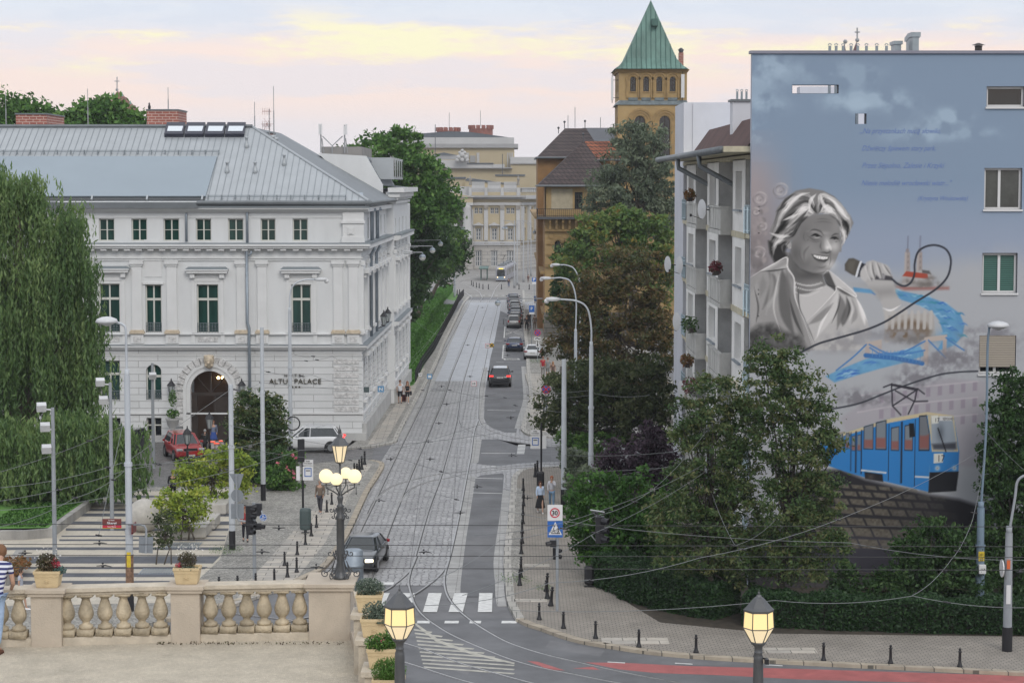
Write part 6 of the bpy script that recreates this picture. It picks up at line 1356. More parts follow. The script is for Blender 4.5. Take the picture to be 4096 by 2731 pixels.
for u,v0,v1,lab in((1741,498,668,'dark flagpole at the left of the opera roofs'),(2010,616,748,'thin dark mast above the opera balustrade'),(1797,451,520,'lightning rod on the left brick stack of the opera'),(1922,443,505,'lightning rod on the right brick stack of the opera')):
 a,b=at(u,v0,OY+30),at(u,v1,OY+30);mb=MB();mb.tube([b,a],.10 if u!=1797 and u!=1922 else.06,5);tag(mb.build('roof_mast',M_slate),lab,'mast','masts on the opera roofs')
def church(name,lab,Y,boxes,spikes,cross,mat,cm):
 t=thing(name,lab,'church tower',at(cross[0],733,Y)[:2]+(0,))
 for P in boxes:
  mb=MB();pts=[(at(u,v,Y)[0],at(u,v,Y)[2])for u,v in P];n=len(pts);A_=mb.vs([(x,Y,z)for x,z in pts]);B_=mb.vs([(x,Y+8,z)for x,z in pts]);mb.idx(A_[::-1]);mb.idx(B_)
  for i in range(n):j=(i+1)%n;mb.idx([A_[i],A_[j],B_[j],B_[i]])
  mb.build('brick_gable',mat,t)
 for u,v0,v1,w_ in spikes:
  a,b=at(u,v0,Y),at(u,v1,Y);mb=MB();mb.lathe([(w_/2/FOC*Y,b[2]),(.02,a[2])],(a[0],Y+1,0),6);mb.build('spire',cm,t)
 if not boxes:
  for u,v0,v1,w_ in spikes:b=at(u,v1,Y);mb=MB();k=w_*.42/FOC*Y;mb.box(b[0]-k,b[0]+k,Y+1-k,Y+1+k,-5,b[2]);mb.build('tower_body',mat,t)
 else:mb=MB();a,b=at(boxes[0][0][0],520,Y),at(boxes[1][-1][0],520,Y);mb.box(a[0],b[0],Y,Y+8,-5,a[2]);mb.build('tower_body',mat,t)
 u,v0,v1=cross;a,b=at(u,v0,Y),at(u,v1,Y);mb=MB();mb.tube([b,a],.18,5);zc=(a[2]*.7+b[2]*.3);k=(a[2]-b[2])*.18;mb.tube([(a[0]-k,Y,zc),(a[0]+k,Y,zc)],.13,4);mb.tube([(a[0],Y-k,zc),(a[0],Y+k,zc)],.13,4);mb.sphere((b[0],Y,b[2]+.5),.5,8,6);mb.build('cross',M_mast,t)
M_chb=pm('distant_red_brick',(.27,.11,.08),.85,var=.2,vs=.3);M_chg=pm('distant_green_copper',(.16,.34,.28),.7,var=.1)
church('church_tower','distant red brick church tower with green pinnacles above the trees on the left',700,[[(449,520),(449,385),(460,378),(469,366),(482,384),(492,388),(492,520)],[(492,520),(492,412),(503,402),(515,416),(526,420),(526,520)],[(378,520),(378,450),(425,402),(437,400),(449,412),(449,520)]],[(453,367,385,11),(486,367,385,11),(519,401,418,11),(422,400,414,9)],(468,308,366),M_chb,M_chg)
church('church_spire','dark red pointed church spire with a cross behind the mural block roof',500,[],[(3428,168,230,46)],(3429,112,170),M_chb,pm('spire_red',(.12,.05,.055),.8,var=.1))
church('church_spire','small dark turret with a cross left of the red spire behind the mural block',500,[],[(3380,172,225,22)],(3381,160,176),M_chb,MATS['spire_red'])
mt=thing('phone_mast','twin phone antenna mast on braced poles above a flat roof right of the hotel','antenna mast',at(1330,610,190));Y=190
for u in(1283,1378):
 mb=MB();a,b=at(u,500,Y),at(u,612,Y);mb.tube([(a[0],Y,b[2]),(a[0],Y,a[2])],.07,5);mb.tube([(a[0]+.25,Y,b[2]),(a[0]+.1,Y,a[2]-1.2)],.04,4);mb.build('pole',M_mast,mt)
for u,v0,v1 in((1278,496,539),(1286,496,539),(1378,505,541),(1386,498,540)):
 mb=MB();a,b=at(u-3.3,v0,Y),at(u+3.3,v1,Y);mb.box(a[0],b[0],Y-.3,Y-.12,b[2],a[2]);mb.build('antenna_panel',M_pvc,mt)
mb=MB();mb.tube([at(1290,545,Y),at(1329,584,Y),at(1370,545,Y)],.05,4);mb.tube([at(1329,584,Y),at(1329,612,Y)],.05,4);mb.build('brace',M_mast,mt)
mb=MB();a,b=at(1285,587,Y),at(1500,612,Y);mb.box(a[0],b[0]-1.2,Y+.5,Y+14,0,a[2]);tag(mb.build('flat_roofed_house',pm('grey_render',(.24,.23,.22),.85,var=.2,vs=.4)),'plain grey flat roofed building behind the hotel carrying the phone mast','building')
NR=np.random.RandomState(11)
M_bark=pm('bark',(.085,.07,.055),.9,var=.3,vs=4,bump=.6);M_barkd=pm('dark_bark',(.035,.03,.025),.9,var=.3,vs=4)
def lq(p0,sz,asp=.5,droop=0,T=None,mat=None,name='foliage',parent=None):
 n=len(p0);a=NR.normal(size=(n,3))
 if droop:a=a*(1-droop)+np.array([0,0,-1.])*droop*2
 a/=np.linalg.norm(a,axis=1)[:,None];b=np.cross(a,NR.normal(size=(n,3)));b/=np.linalg.norm(b,axis=1)[:,None]
 s1=sz*(.55+.9*NR.rand(n,1));s2=s1*asp;V=np.stack([p0-a*s1,p0+b*s2,p0+a*s1,p0-b*s2],1)
 return quads_mesh(name,V,T if T is not None else NR.rand(n),mat,parent)
def crown(blobs,Y,n,clr,spread=.33,depth=1.0,shell=.55,dy=0):
 """leaf positions in clumps spread through the crown volume"""
 P=[];T=[];C=[];n=int(n*1.25);blobs=[(b[0],b[1],b[2]*1.13,b[3]*1.13)+tuple(b[4:])for b in blobs]
 area=[b[2]*b[3]for b in blobs];tot=sum(area)
 for b,ar in zip(blobs,area):
  u,v,ru,rv=b[:4];yy=Y+dy+(b[4]if len(b)>4 else 0);c=np.array(at(u,v,yy));rx,rz=ru/FOC*yy,rv/FOC*yy;ry=(rx+rz)/2*depth
  m=int(n*ar/tot);nc=max(6,int(m/55));d=NR.normal(size=(nc,3));d/=np.linalg.norm(d,axis=1)[:,None];r=shell+(1.02-shell)*NR.rand(nc,1)**.7;sp_=NR.rand(nc)<.14;r[sp_]*=1.12+.3*NR.rand(sp_.sum(),1)
  cc=c+d*r*np.array([rx,ry,rz]);C+=list(cc);k=NR.randint(0,nc,m);ct=NR.rand(nc);cr=(.5+1.0*NR.rand(nc))*spread*clr*1.35
  o=NR.normal(size=(m,3));o/=np.linalg.norm(o,axis=1)[:,None];o*=NR.rand(m,1)**.7*1.15*cr[k][:,None]*np.array([1.15,1.15,.75])
  P.append(cc[k]+o);T.append(np.clip(ct[k]*.5+NR.rand(m)*.5,0,1))
 return np.concatenate(P),np.concatenate(T),C
def tree(name,label,cat,Y,base,blobs,n,mat,sz=.16,clr=1.6,tr=.22,bark=None,nb=14,group=None,asp=.5,depth=1.0,shell=.5,droop=0,lean=True,trunks=1,bz=0):
 B=at(base[0],base[1],Y)if base[1]<0 else(at(base[0],733,Y)[0],Y,gz(Y)+bz)
 t=thing(name,label,cat,B,group);P,T,C=crown(blobs,Y,n,clr,depth=depth,shell=shell);lq(P,sz,asp,droop,T,mat,'crown',t)
 A=np.array(C);cen=A.mean(0);lo=A[:,2].min()
 for k in range(trunks):
  mb=MB();b=Vector(B)+Vector(((k-(trunks-1)/2)*.35,0,0));tc_=Vector((cen[0],cen[1],max(cen[2],B[2]+1)));mids=b.lerp(tc_,.45)+Vector((NR.normal()*.15,0,0))
  mb.tube([b-Vector((0,0,.1)),b.lerp(mids,.5),mids,tc_],[tr*1.25,tr,tr*.8,tr*.4],8)
  for i in NR.choice(len(C),min(nb,len(C)),False):
   e=Vector(C[i]);s=NR.rand()*.6+.3;q=mids.lerp(tc_,s)if e.z>mids.z else b.lerp(mids,.6+.4*s);m=q.lerp(e,.5)+Vector((0,0,-.12*(e-q).length));mb.tube([q,m,e],[tr*.35,tr*.22,tr*.08],5)
  mb.build('trunk',bark or M_bark,t,smooth=True)
 return t
g=lambda*c:c
L_wil=leafmat('willow_leaves',[(.034,.069,.025),(.078,.146,.047),(.140,.224,.073),(.235,.319,.118)],.5,.3)
L_gr=leafmat('green_leaves',[(.020,.060,.014),(.051,.128,.024),(.102,.212,.043),(.170,.289,.068)])
L_dk=leafmat('dark_leaves',[(.013,.033,.011),(.028,.068,.018),(.054,.115,.033),(.092,.153,.046)])
L_gy=leafmat('grey_green_leaves',[(.049,.073,.045),(.098,.130,.081),(.163,.204,.130),(.244,.276,.179)])
L_or=leafmat('turning_leaves',[(.030,.075,.018),(.068,.135,.030),(.112,.180,.045),(.150,.195,.045),(.330,.195,.045)])
L_br=leafmat('brown_green_leaves',[(.025,.042,.012),(.055,.072,.022),(.10,.085,.03),(.15,.095,.038),(.075,.11,.032)])
L_ol=leafmat('olive_leaves',[(.019,.035,.014),(.048,.072,.026),(.096,.120,.048),(.160,.168,.080)])
L_pu=leafmat('purple_leaves',[(.016,.010,.016),(.039,.023,.036),(.072,.046,.065),(.111,.078,.104)])
L_bu=leafmat('bright_bush_leaves',[(.013,.043,.008),(.030,.090,.014),(.053,.139,.021),(.090,.191,.031)])
L_as=leafmat('ash_leaves',[(.015,.039,.013),(.039,.081,.024),(.073,.124,.039),(.130,.156,.059),(.170,.156,.065)])
L_ye=leafmat('yellow_green_leaves',[(.104,.178,.023),(.193,.282,.038),(.297,.371,.053),(.446,.446,.074)])
L_he=leafmat('hedge_leaves',[(.011,.032,.011),(.025,.063,.021),(.046,.098,.032)])
L_hb=leafmat('bright_hedge_leaves',[(.033,.110,.013),(.061,.165,.022),(.094,.220,.033)])
def willow(label,Y,base,blobs,ns,L,seed,tone=0):
 B=(at(base[0],733,Y)[0],Y,0.5);t=thing('weeping_willow',label,'willow',B,'weeping willows on the raised lawn');P=[];T=[];S=[];A=[]
 area=[b[2]*b[3]for b in blobs];tot=sum(area)
 for b,ar in zip(blobs,area):
  u,v,ru,rv=b[:4];c=np.array(at(u,v,Y+(b[4]if len(b)>4 else 0)));rx,rz=ru/FOC*Y,rv/FOC*Y;m=int(ns*ar/tot)
  ng=max(4,m//17);gd=NR.normal(size=(ng,3));gd[:,2]=np.abs(gd[:,2])*.9;gd/=np.linalg.norm(gd,axis=1)[:,None];gc=c+gd*np.array([rx,rx*.9,rz])*(.45+.55*NR.rand(ng,1)**.5);gt=NR.rand(ng)
  for i in range(m):
   k=NR.randint(ng);st=gc[k]+NR.normal(size=3)*np.array([.42,.42,.22]);ln=L*(.25+1.05*NR.rand())*(b[5]if len(b)>5 else 1);nl=int(ln/.12);tt=np.linspace(0,1,nl)
   out=NR.normal(size=2)*.32;x=st[0]+out[0]*np.sqrt(tt)+.05*NR.normal(size=nl);y=st[1]+out[1]*np.sqrt(tt)+.05*NR.normal(size=nl);z=st[2]+.25*np.sin(np.minimum(tt*4,3.14))*.6-ln*tt
   q=np.stack([x,y,np.maximum(z,.55+.9*NR.rand())],1);P.append(q);T.append(np.clip(gt[k]*.55+.3*(1-tt)*NR.rand()+.35*NR.rand(nl),0,1))
 P=np.concatenate(P);T=np.concatenate(T);lq(P,.16,.26,.6,T,L_wil,'crown',t)
 mb=MB();cz=at(blobs[0][0],blobs[0][1],Y);mb.tube([B,(B[0]+.2,B[1],3),(cz[0],Y,cz[2]*.7),(cz[0],Y,cz[2])],[.55,.45,.3,.12],8)
 for b in blobs[1:]:
  e=at(b[0],b[1]-b[3]*.3,Y);mb.tube([(B[0]+.2,B[1],3.5),((B[0]+e[0])/2,Y,e[2]*.8),e],[.25,.15,.05],6)
 mb.build('trunk',M_bark,t,smooth=True)
willow('tall weeping willow at the left edge, hanging in front of the hotel',119,(60,2000),[(70,850,130,190),(-80,800,160,170),(230,930,110,140),(120,1110,190,160),(290,1090,95,150),(10,1300,190,180),(240,1330,150,160),(355,1330,55,140),(140,1500,200,140),(330,1520,90,120),(-60,1550,150,150)],4300,3.2,1)
willow('lower weeping willow spreading over the lawn in front of the tall one',113,(150,2050),[(80,1760,160,90),(250,1730,120,80),(400,1740,110,70),(510,1760,60,60),(120,1880,220,90),(330,1880,180,90),(480,1880,90,80,0,.8),(-60,1800,140,110)],3300,2.6,2)
for lab,b,n in(('tree crown at the far left edge behind the hotel roof',[(20,440,60,50),(80,430,30,40),(60,500,60,50)],2500),('small round tree crown between the hotel chimneys on the left',[(162,445,32,26),(165,490,40,40)],1200),('broad tree crown behind the hotel roof in front of the church tower',[(290,490,50,40),(360,470,60,50),(430,440,60,42),(480,480,60,50),(555,490,45,40)],5200)):
 tree('roadside_tree',lab,'tree',205,(b[0][0]+20,733),b,n,L_gr,.26,2.0,.35,group='trees behind the hotel')
for lab,Y,bs,b,n,mt in(('tallest green tree of the row just right of the hotel roof',212,1650,[(1450,605,85,42),(1550,565,70,48),(1625,585,60,55),(1560,650,110,60),(1680,690,95,80),(1640,780,120,90),(1720,830,90,90),(1600,850,60,100)],12000,L_gr),('dark green tree with low hanging boughs beside the hotel pavilion',218,1660,[(1650,900,100,90),(1700,970,100,90),(1640,1050,80,110),(1640,1150,60,80),(1700,1070,70,50)],9000,L_dk),('green tree beyond the hotel in front of the opera portico',255,1745,[(1755,720,50,50),(1750,820,75,80),(1795,870,45,50),(1745,950,85,80),(1765,1030,75,60)],7500,L_gr),('lower green tree overhanging the hedge end near the tram square',300,1795,[(1820,960,35,50),(1800,1030,65,45),(1770,1090,60,45),(1840,1010,30,40)],3800,L_dk),('dark tree behind the long lawn hedge by the park path',228,1700,[(1660,1130,50,50),(1635,1190,40,50),(1630,1250,25,45),(1700,1100,50,40)],3200,L_dk)):
 tree('avenue_tree',lab,'tree',Y,(bs-90,733),b,n,mt,.24,1.7,.28,group='avenue trees along the park path')
tree('willow_tree','grey green feathery tree in front of the green roofed tower','tree',226,(2520,733),[(2520,545,70,55),(2590,560,70,60),(2500,640,80,70),(2600,660,80,80),(2420,730,70,60),(2520,760,110,90),(2640,760,55,110),(2440,820,90,60),(2580,850,110,70),(2650,880,50,90)],16000,L_gy,.26,1.5,.35,asp=.3,droop=.3)
tree('ash_tree','green tree with orange turning leaves below the grey green willow','tree',200,(2480,733),[(2480,880,110,45),(2390,920,70,45),(2560,905,80,50),(2330,970,70,50),(2450,980,120,80),(2590,1000,100,80),(2300,1050,60,60),(2640,1100,60,110)],12000,L_or,.22,1.4,.3)
tree('spruce_tree','dark blue green conifer partly hidden beside the ochre building','tree',215,(2300,733),[(2260,1050,40,50),(2280,1130,70,50),(2240,1180,60,40),(2290,1240,90,60),(2320,1340,80,80)],5000,L_dk,.2,1.2,.25)
tree('robinia_tree','large tree with brown drying leaves in the middle of the right row','tree',168,(2470,733),[(2520,1060,100,70),(2430,1110,100,80),(2580,1150,100,90),(2330,1180,70,50),(2480,1230,150,100),(2380,1180,90,80),(2600,1280,90,110),(2450,1500,150,90),(2300,1290,90,50),(2380,1330,120,80),(2540,1350,130,110),(2230,1250,50,40),(2620,1450,70,130),(2240,1400,70,50),(2360,1440,100,70)],20000,L_br,.17,1.3,.3,nb=30,asp=.42)
tree('olive_green_tree','dark olive tree overhanging the right pavement beside the tall white lamp column','tree',126,(2560,733),[(2330,1500,100,55),(2240,1560,80,60),(2430,1520,110,80),(2560,1540,110,110),(2210,1650,55,70),(2300,1640,90,80),(2440,1650,120,100),(2570,1690,100,100),(2630,1590,60,120)],19000,L_ol,.125,.95,.26,nb=40,bark=M_barkd,asp=.42)
tree('copper_plum_tree','dark purple leaved plum tree behind the bright green bush','tree',106,(2580,733),[(2610,1770,75,60),(2530,1830,100,70),(2640,1860,70,90),(2470,1900,70,60),(2560,1930,110,70)],8500,L_pu,.10,.8,.16)
tree('lilac_bush','bright green rounded bush standing by the right pavement','bush',93,(2470,733),[(2350,1980,60,60),(2430,1960,60,60),(2540,1970,80,70),(2310,2070,55,80),(2420,2080,110,90),(2550,2090,120,100),(2660,2060,60,110),(2350,2170,60,70),(2470,2210,130,90),(2600,2230,110,100),(2520,2310,100,60)],17000,L_bu,.10,.8,.14,trunks=3)
tree('mountain_ash_tree','broad dark green tree in front of the mural wall, growing behind the hedge','tree',83.2,(3130,733),[(3080,1400,60,60),(3150,1470,70,60),(3050,1500,90,70),(3200,1560,100,80),(3100,1620,120,90),(3290,1640,60,40),(3240,1720,110,80),(3120,1760,130,90),(3210,1870,120,90),(3330,1760,50,40),(3260,1990,110,100),(3120,2020,140,110),(3230,2130,120,100),(3100,2200,120,90),(3200,2270,100,60),(3330,2180,60,60)],23000,L_as,.085,.72,.16,nb=46,asp=.42,bark=M_barkd)
tree('mountain_ash_tree','left neighbour of the tree before the mural, covering the lower balconies','tree',84.2,(2880,733),[(2830,1560,55,50),(2930,1580,60,70),(2760,1650,70,60),(2860,1680,90,80),(2970,1720,90,90),(2730,1770,60,60),(2830,1820,110,90),(2950,1890,90,90),(2740,1910,80,70),(2850,1980,110,90),(2700,2060,90,90),(2670,2180,70,80),(2880,2120,110,100),(2980,2080,80,90),(2800,2230,120,90),(2950,2240,100,90)],24000,L_as,.085,.72,.15,nb=46,asp=.42,bark=M_barkd)
tree('maple_tree','dark green tree at the right edge overlapping the corner of the mural','tree',87.6,(4075,733),[(4040,1560,45,60),(4100,1600,70,90),(4000,1680,50,70),(4070,1730,80,90),(3975,1790,45,60),(4010,1860,90,80),(4130,1850,90,130),(3990,1960,60,70),(4060,2010,100,100),(4000,2130,90,80),(4120,2150,100,120),(3960,2250,90,80),(4080,2290,110,100)],26000,L_dk,.09,.75,.16,nb=40,bark=M_barkd)
tree('elder_bush','dark green bush in front of the foot of the mural below the painted tram','bush',86,(3740,733),[(3640,2190,60,60),(3740,2150,70,70),(3830,2210,60,80),(3660,2290,80,70),(3770,2300,110,90),(3870,2330,70,80),(3560,2350,70,60),(3460,2380,60,40),(3380,2330,50,70)],15000,L_dk,.09,.7,.1,trunks=3)
tree('plaza_tree','yellow green multi stemmed tree behind the concrete benches on the striped plaza','tree',112.5,(823,733),[(770,1880,65,45),(850,1850,70,50),(920,1830,60,40),(960,1880,40,50),(830,1930,90,50),(930,1950,60,30),(740,1910,50,30)],4600,L_ye,.10,.8,.05,nb=22,trunks=3,asp=.5,bz=.12)
tree('plaza_tree','yellow green young tree in the middle tree grate of the striped plaza','tree',102,(736,733),[(660,1990,40,30),(730,1990,70,32),(800,2000,45,35),(700,2030,60,30),(770,2050,55,35),(690,2090,45,30),(760,2110,40,30)],2300,L_ye,.09,.7,.04,nb=22,trunks=3,bz=.12)
tree('plaza_tree','sparse dark leaved sapling in the nearest tree grate of the striped plaza','tree',95.5,(636,733),[(625,2090,28,26),(660,2070,35,26),(620,2140,26,26),(685,2110,24,24),(640,2180,20,14),(660,2150,26,20)],480,L_ol,.09,.6,.03,nb=26,trunks=3,bz=.12)
tree('birch_tree','dark green bushy tree between the arched portal and the white car','tree',128,(1010,733),[(990,1630,45,60),(1050,1600,30,40),(1100,1640,35,50),(960,1700,40,50),(1040,1690,70,60),(1100,1720,45,50),(1000,1770,70,60),(1090,1800,50,50),(1030,1840,80,40)],11000,L_as,.11,.8,.1,nb=26)
tree('clipped_shrub','dense dark green shrub block behind the tram stop','bush',122,(1040,733),[(990,1890,60,50),(1060,1860,60,60),(1110,1850,40,60),(1080,1920,60,40)],5000,L_dk,.09,.6,.06)
t=tree('rose_bush','loose rose bush with pink flowers beside the tram stop pavement','bush',119,(1120,733),[(1090,1910,50,40),(1150,1890,35,45),(1130,1930,60,35),(1170,1850,25,40)],3600,L_gr,.09,.6,.04)
M_pink=leafmat('pink_petals',[(.55,.10,.16),(.7,.25,.3)])
pp=np.array([at(u,v,118.2)for u,v in((1171,1823),(1127,1813),(1175,1886),(1176,1890),(1157,1883),(1119,1851),(1175,1914),(1150,1870),(1181,1832))]);pp=np.repeat(pp,5,0)+NR.normal(size=(45,3))*.06;lq(pp,.07,.8,0,None,M_pink,'flowers',t)
for u,v,Y,lab,r in((2290,1745,140,'low shrub behind the upper right pavement corner',(60,36)),(2330,1700,150,'grey shrub by the foot of the lamp column',(50,40)),(2300,1850,118,'small grey leaved shrub at the side street corner',(50,45)),(2330,1930,110,'grey green shrub between lamp columns at the side street',(70,60)),(2400,1790,125,'bright green shrub beside the side street',(80,60))):
 tree('shrub',lab,'bush',Y,(u,733),[(u,v,r[0],r[1])],2600,L_gy if 'grey' in lab else L_gr,.1,.6,.04)
def hedge(label,pts,w,h,n,mat,z0=PV,sz=.06,name='hedge'):
 P=[Vector(p)for p in pts];c=sum(P,Vector())/len(P);t=thing(name,label,'hedge',(c.x,c.y,z0));mb=ribbon([(p.x,p.y,0)for p in P],w-.25,z0,z0+h-.12,0,0);mb.build('woody_core',M_barkd if mat is L_he else M_grass,t)
 L=[(P[i+1]-P[i]).length for i in range(len(P)-1)];tot=sum(L);Q=[]
 for i,l in enumerate(L):
  m=int(n*l/tot);d=(P[i+1]-P[i]).normalized();nn=Vector((-d.y,d.x,0));s=NR.rand(m)*l;f=NR.rand(m);a=np.zeros(m);z=np.zeros(m);k=f<.4;a[k]=(NR.rand(k.sum())-.5)*w;z[k]=h;k=(f>=.4);a[k]=np.where(NR.rand(k.sum())<.5,-w/2,w/2);z[k]=NR.rand(k.sum())*h
  bump=.07*np.sin(s*2.1+i)+.05*np.sin(s*5.3);a+=NR.normal(size=m)*.06+np.sign(a)*bump*.6;z+=NR.normal(size=m)*.05+bump*(z>h*.9)
  x=P[i].x+d.x*s+nn.x*a;y=P[i].y+d.y*s+nn.y*a;Q.append(np.stack([x,y,np.array([gz(q)for q in y])+z0+np.clip(z,0,h+.25)],1))
 for e,dd in((P[0],(P[0]-P[1]).normalized()),(P[-1],(P[-1]-P[-2]).normalized())):
  m=int(n*w/tot*.6)+40;nn=Vector((-dd.y,dd.x,0));a=(NR.rand(m)-.5)*w;z=NR.rand(m)*h;Q.append(np.stack([e.x+nn.x*a+dd.x*.05+NR.normal(size=m)*.05,e.y+nn.y*a+dd.y*.05+NR.normal(size=m)*.05,gz(e.y)+z0+z],1))
 lq(np.concatenate(Q),sz,.6,0,None,mat,'foliage',t)
def Gs(*l):return[G(*p)for p in l]
hedge('long clipped dark green hedge along the pavement below the mural',Gs((2990,2500),(3300,2515),(3700,2528),(4300,2540)),1.5,1.15,40000,L_he)
hedge('shorter taller clipped hedge block behind the right pavement bollards',Gs((2555,2395),(2660,2430),(2800,2460),(2900,2475)),1.9,1.35,24000,L_he)
hedge('small dark hedge block beside the litter bin',Gs((2440,2345),(2530,2385)),1.6,1.3,4500,L_he)
hedge('long bright green clipped hedge on the lawn left of the tram street',[G(1545,1530),G(1632,1378),G(1694,1290),G(1741,1228),G(1790,1168)],1.8,1.1,30000,L_hb,PV+.03,.09)
def tuft(label,pts,n,h,mat,cat='grass',z0=PV,name='grass_tuft',kind='stuff',sz=.035):
 Q=[]
 for(u,v,r)in pts:
  c=G(u,v);m=n//len(pts);a=NR.rand(m)*6.28;rr=NR.rand(m)**.5*r;Q.append(np.stack([c[0]+np.cos(a)*rr,c[1]+np.sin(a)*rr*1.5,gz(c[1])+z0+NR.rand(m)*h],1))
 o=lq(np.concatenate(Q),sz,.25,-.5,None,mat,name);tag(o,label,cat,None,kind)
tuft('weeds growing round the foot of the white tram pole on the plaza edge',[(905,2215,.8)],500,.18,L_gr)
tuft('weeds along the near end of the right pavement kerb',[(2045,2325,.7),(2075,2335,.6),(2170,2362,.4)],500,.12,L_gr)
tuft('grass patch by the no stopping sign post',[(2150,1455,.9)],500,.3,L_gr)
P=[];r_=NR.rand(9000,2)
poly=[G(a,b)for a,b in((-60,2160),(200,2150),(225,2120),(345,2040),(360,1990))]
X0=G(-60,2150)[0];x=X0+r_[:,0]*(poly[3][0]+1.0-X0);y=94.0+.0+r_[:,1]*24+9;ok=np.array([x_<np.interp(y_,[poly[1][1],poly[3][1],poly[4][1]],[poly[1][0],poly[3][0],poly[4][0]])-.2 and y_>poly[1][1]+.2 and y_<poly[4][1]+1 for x_,y_ in zip(x,y)]);p=np.stack([x,y,np.full(len(x),.54)],1)[ok]
tag(lq(p,.10,.3,-.6,None,L_bu,'grass'),'short green grass on the raised willow lawn','grass',None,'stuff')
x=NR.rand(14000);y=152+NR.rand(14000)*150;pts=np.array([[G(u,v)[1],G(u,v)[0]]for u,v in((1655,1545),(1700,1460),(1770,1330),(1848,1192))]);pts=pts[pts[:,0].argsort()];xr=np.interp(y,pts[:,0],pts[:,1]);q=np.stack([xr-.1-x*3.2,y,np.full(len(x),.2)],1);q=q[(y>pts[0,0])&(y<pts[-1,0])]
tag(lq(q,.14,.35,-.6,None,L_hb,'grass'),'bright grass strip between the clipped hedge and the black street fence','grass',None,'stuff')
def GT(u,v,h=0):
 r=ray(u,v);t=(EYE-TZ-h)/(-r[2]);return(r[0]*t,r[1]*t,TZ+h)
M_bal=pm('sandstone_baluster',(.41,.345,.245),.85,var=.38,vs=3.2,bump=.5,bs=24);M_bals=pm('pale_render_stone',(.47,.405,.325),.85,var=.12,vs=1.6,bump=.25,bs=40)
M_cap=pm('weathered_cap_stone',(.50,.44,.35),.8,var=.2,vs=3,bump=.3,bs=30)
bal=thing('stone_balustrade','pale sandstone balustrade with turned balusters along the gravel terrace','balustrade',(-5,36.3,TZ))
pc=[((-8.22,35.99),(-7.70,.52)),((-5.88,36.3),(-5.38,.52)),((-3.52,36.5),(-2.80,1.0))]
def pier(x0,x1,y,d,h=1.0):
 mb=MB();mb.box(x0,x1,y,y+d,TZ-.02,TZ+h-.13);mb.box(x0-.05,x1+.05,y-.05,y+d+.05,TZ+h-.13,TZ+h-.07);mb.box(x0-.08,x1+.08,y-.08,y+d+.08,TZ+h-.07,TZ+h);mb.build('pier',M_bals,bal,bevel=.008)
pier(-8.22,-7.70,35.99,.5);pier(-5.88,-5.38,36.3,.5);pier(-3.52,-2.80,36.5,1.0)
def rail(x0,y0,x1,y1,w=.34):
 a=Vector((x0,y0,0));b=Vector((x1,y1,0));d=(b-a).normalized();n=Vector((-d.y,d.x,0));L=(b-a).length;F=Fac((x0,y0),(d.x,d.y),(d.y,-d.x))
 mb=MB();F.box(mb,0,L,TZ-.02,TZ+.14,-w/2,w/2);F.box(mb,0,L,TZ+.86,TZ+.92,-w/2+.03,w/2-.03);F.box(mb,0,L,TZ+.92,TZ+.995,-w/2-.02,w/2+.02);mb.build('rail',M_cap,bal,bevel=.008)
rail(-12,35.7,-8.2,36.2);rail(-7.72,36.25,-5.86,36.5);rail(-5.4,36.52,-3.5,36.72)
BPROF=[(.115,.12),(.125,.15),(.12,.185),(.075,.205),(.058,.235),(.075,.262),(.11,.30),(.132,.36),(.133,.41),(.115,.48),(.088,.56),(.07,.62),(.068,.645),(.09,.655),(.09,.67),(.072,.68),(.07,.70),(.098,.725),(.104,.74)]
pb=None
for u in(-20,51,255,329,404,478,551,624,823,897,969,1039,1111,1182):
 x=(u-CX)/FOC*36.4;y=36.2+(x+8)*.11
 if u<60:x=(u-CX)/FOC*36.1;y=36.1
 mb=MB();mb.box(x-.14,x+.14,y-.14,y+.14,TZ+.141,TZ+.26);mb.lathe([(r,z+TZ+.14)for r,z in BPROF],(x,y,0),16);mb.box(x-.13,x+.13,y-.13,y+.13,TZ+.825,TZ+.86);b_=mb.build('baluster',M_bal,bal,smooth=False)
 for p in b_.data.polygons:p.use_smooth=len(p.vertices)==4 and abs(p.normal.z)<.98
mb=MB();q=[(-2.62,36.5),(-2.33,34.2),(-2.12,32.3),(-1.88,30.2),(-1.68,28.3),(-1.3,24)]
ribbon([(a,b,0)for a,b in q],.34,TZ-.02,TZ+.16,0,0,mb)
mb.build('return_kerb',M_bals,bal)
for i,(a,b)in enumerate(q[1:5]):
 mb=MB();mb.box(a-.22,a+.22,b-.28,b+.28,TZ-.01,TZ+.9);mb.box(a-.27,a+.27,b-.33,b+.33,TZ+.9,TZ+.985);mb.build('return_pier',M_cap,bal,bevel=.008)
for i in range(4):
 (a,b),(c,d)=q[i],q[i+1];mb=MB();a2,b2=a+(c-a)*.15,b+(d-b)*.15;ribbon([(a,b,0),(c,d,0)],.26,TZ+.78,TZ+.88,0,0,mb);mb.build('return_rail',M_cap,bal)
M_pot=pm('cream_terracotta',(.56,.44,.26),.75,var=.1,vs=6,bump=.2,bs=40)
L_sil=leafmat('silver_leaves',[(.05,.08,.06),(.12,.16,.12),(.22,.26,.20)]);L_hth=leafmat('brown_heather',[(.04,.03,.02),(.10,.07,.05),(.08,.10,.04),(.18,.13,.09)]);L_blu=leafmat('blue_spruce',[(.05,.10,.09),(.11,.19,.17)]);L_wht=leafmat('white_florets',[(.6,.58,.52),(.8,.78,.74)]);L_redf=leafmat('red_plumes',[(.35,.03,.05),(.5,.08,.12)]);L_grs=leafmat('fresh_grass',[(.05,.12,.02),(.10,.22,.04),(.16,.28,.07)])
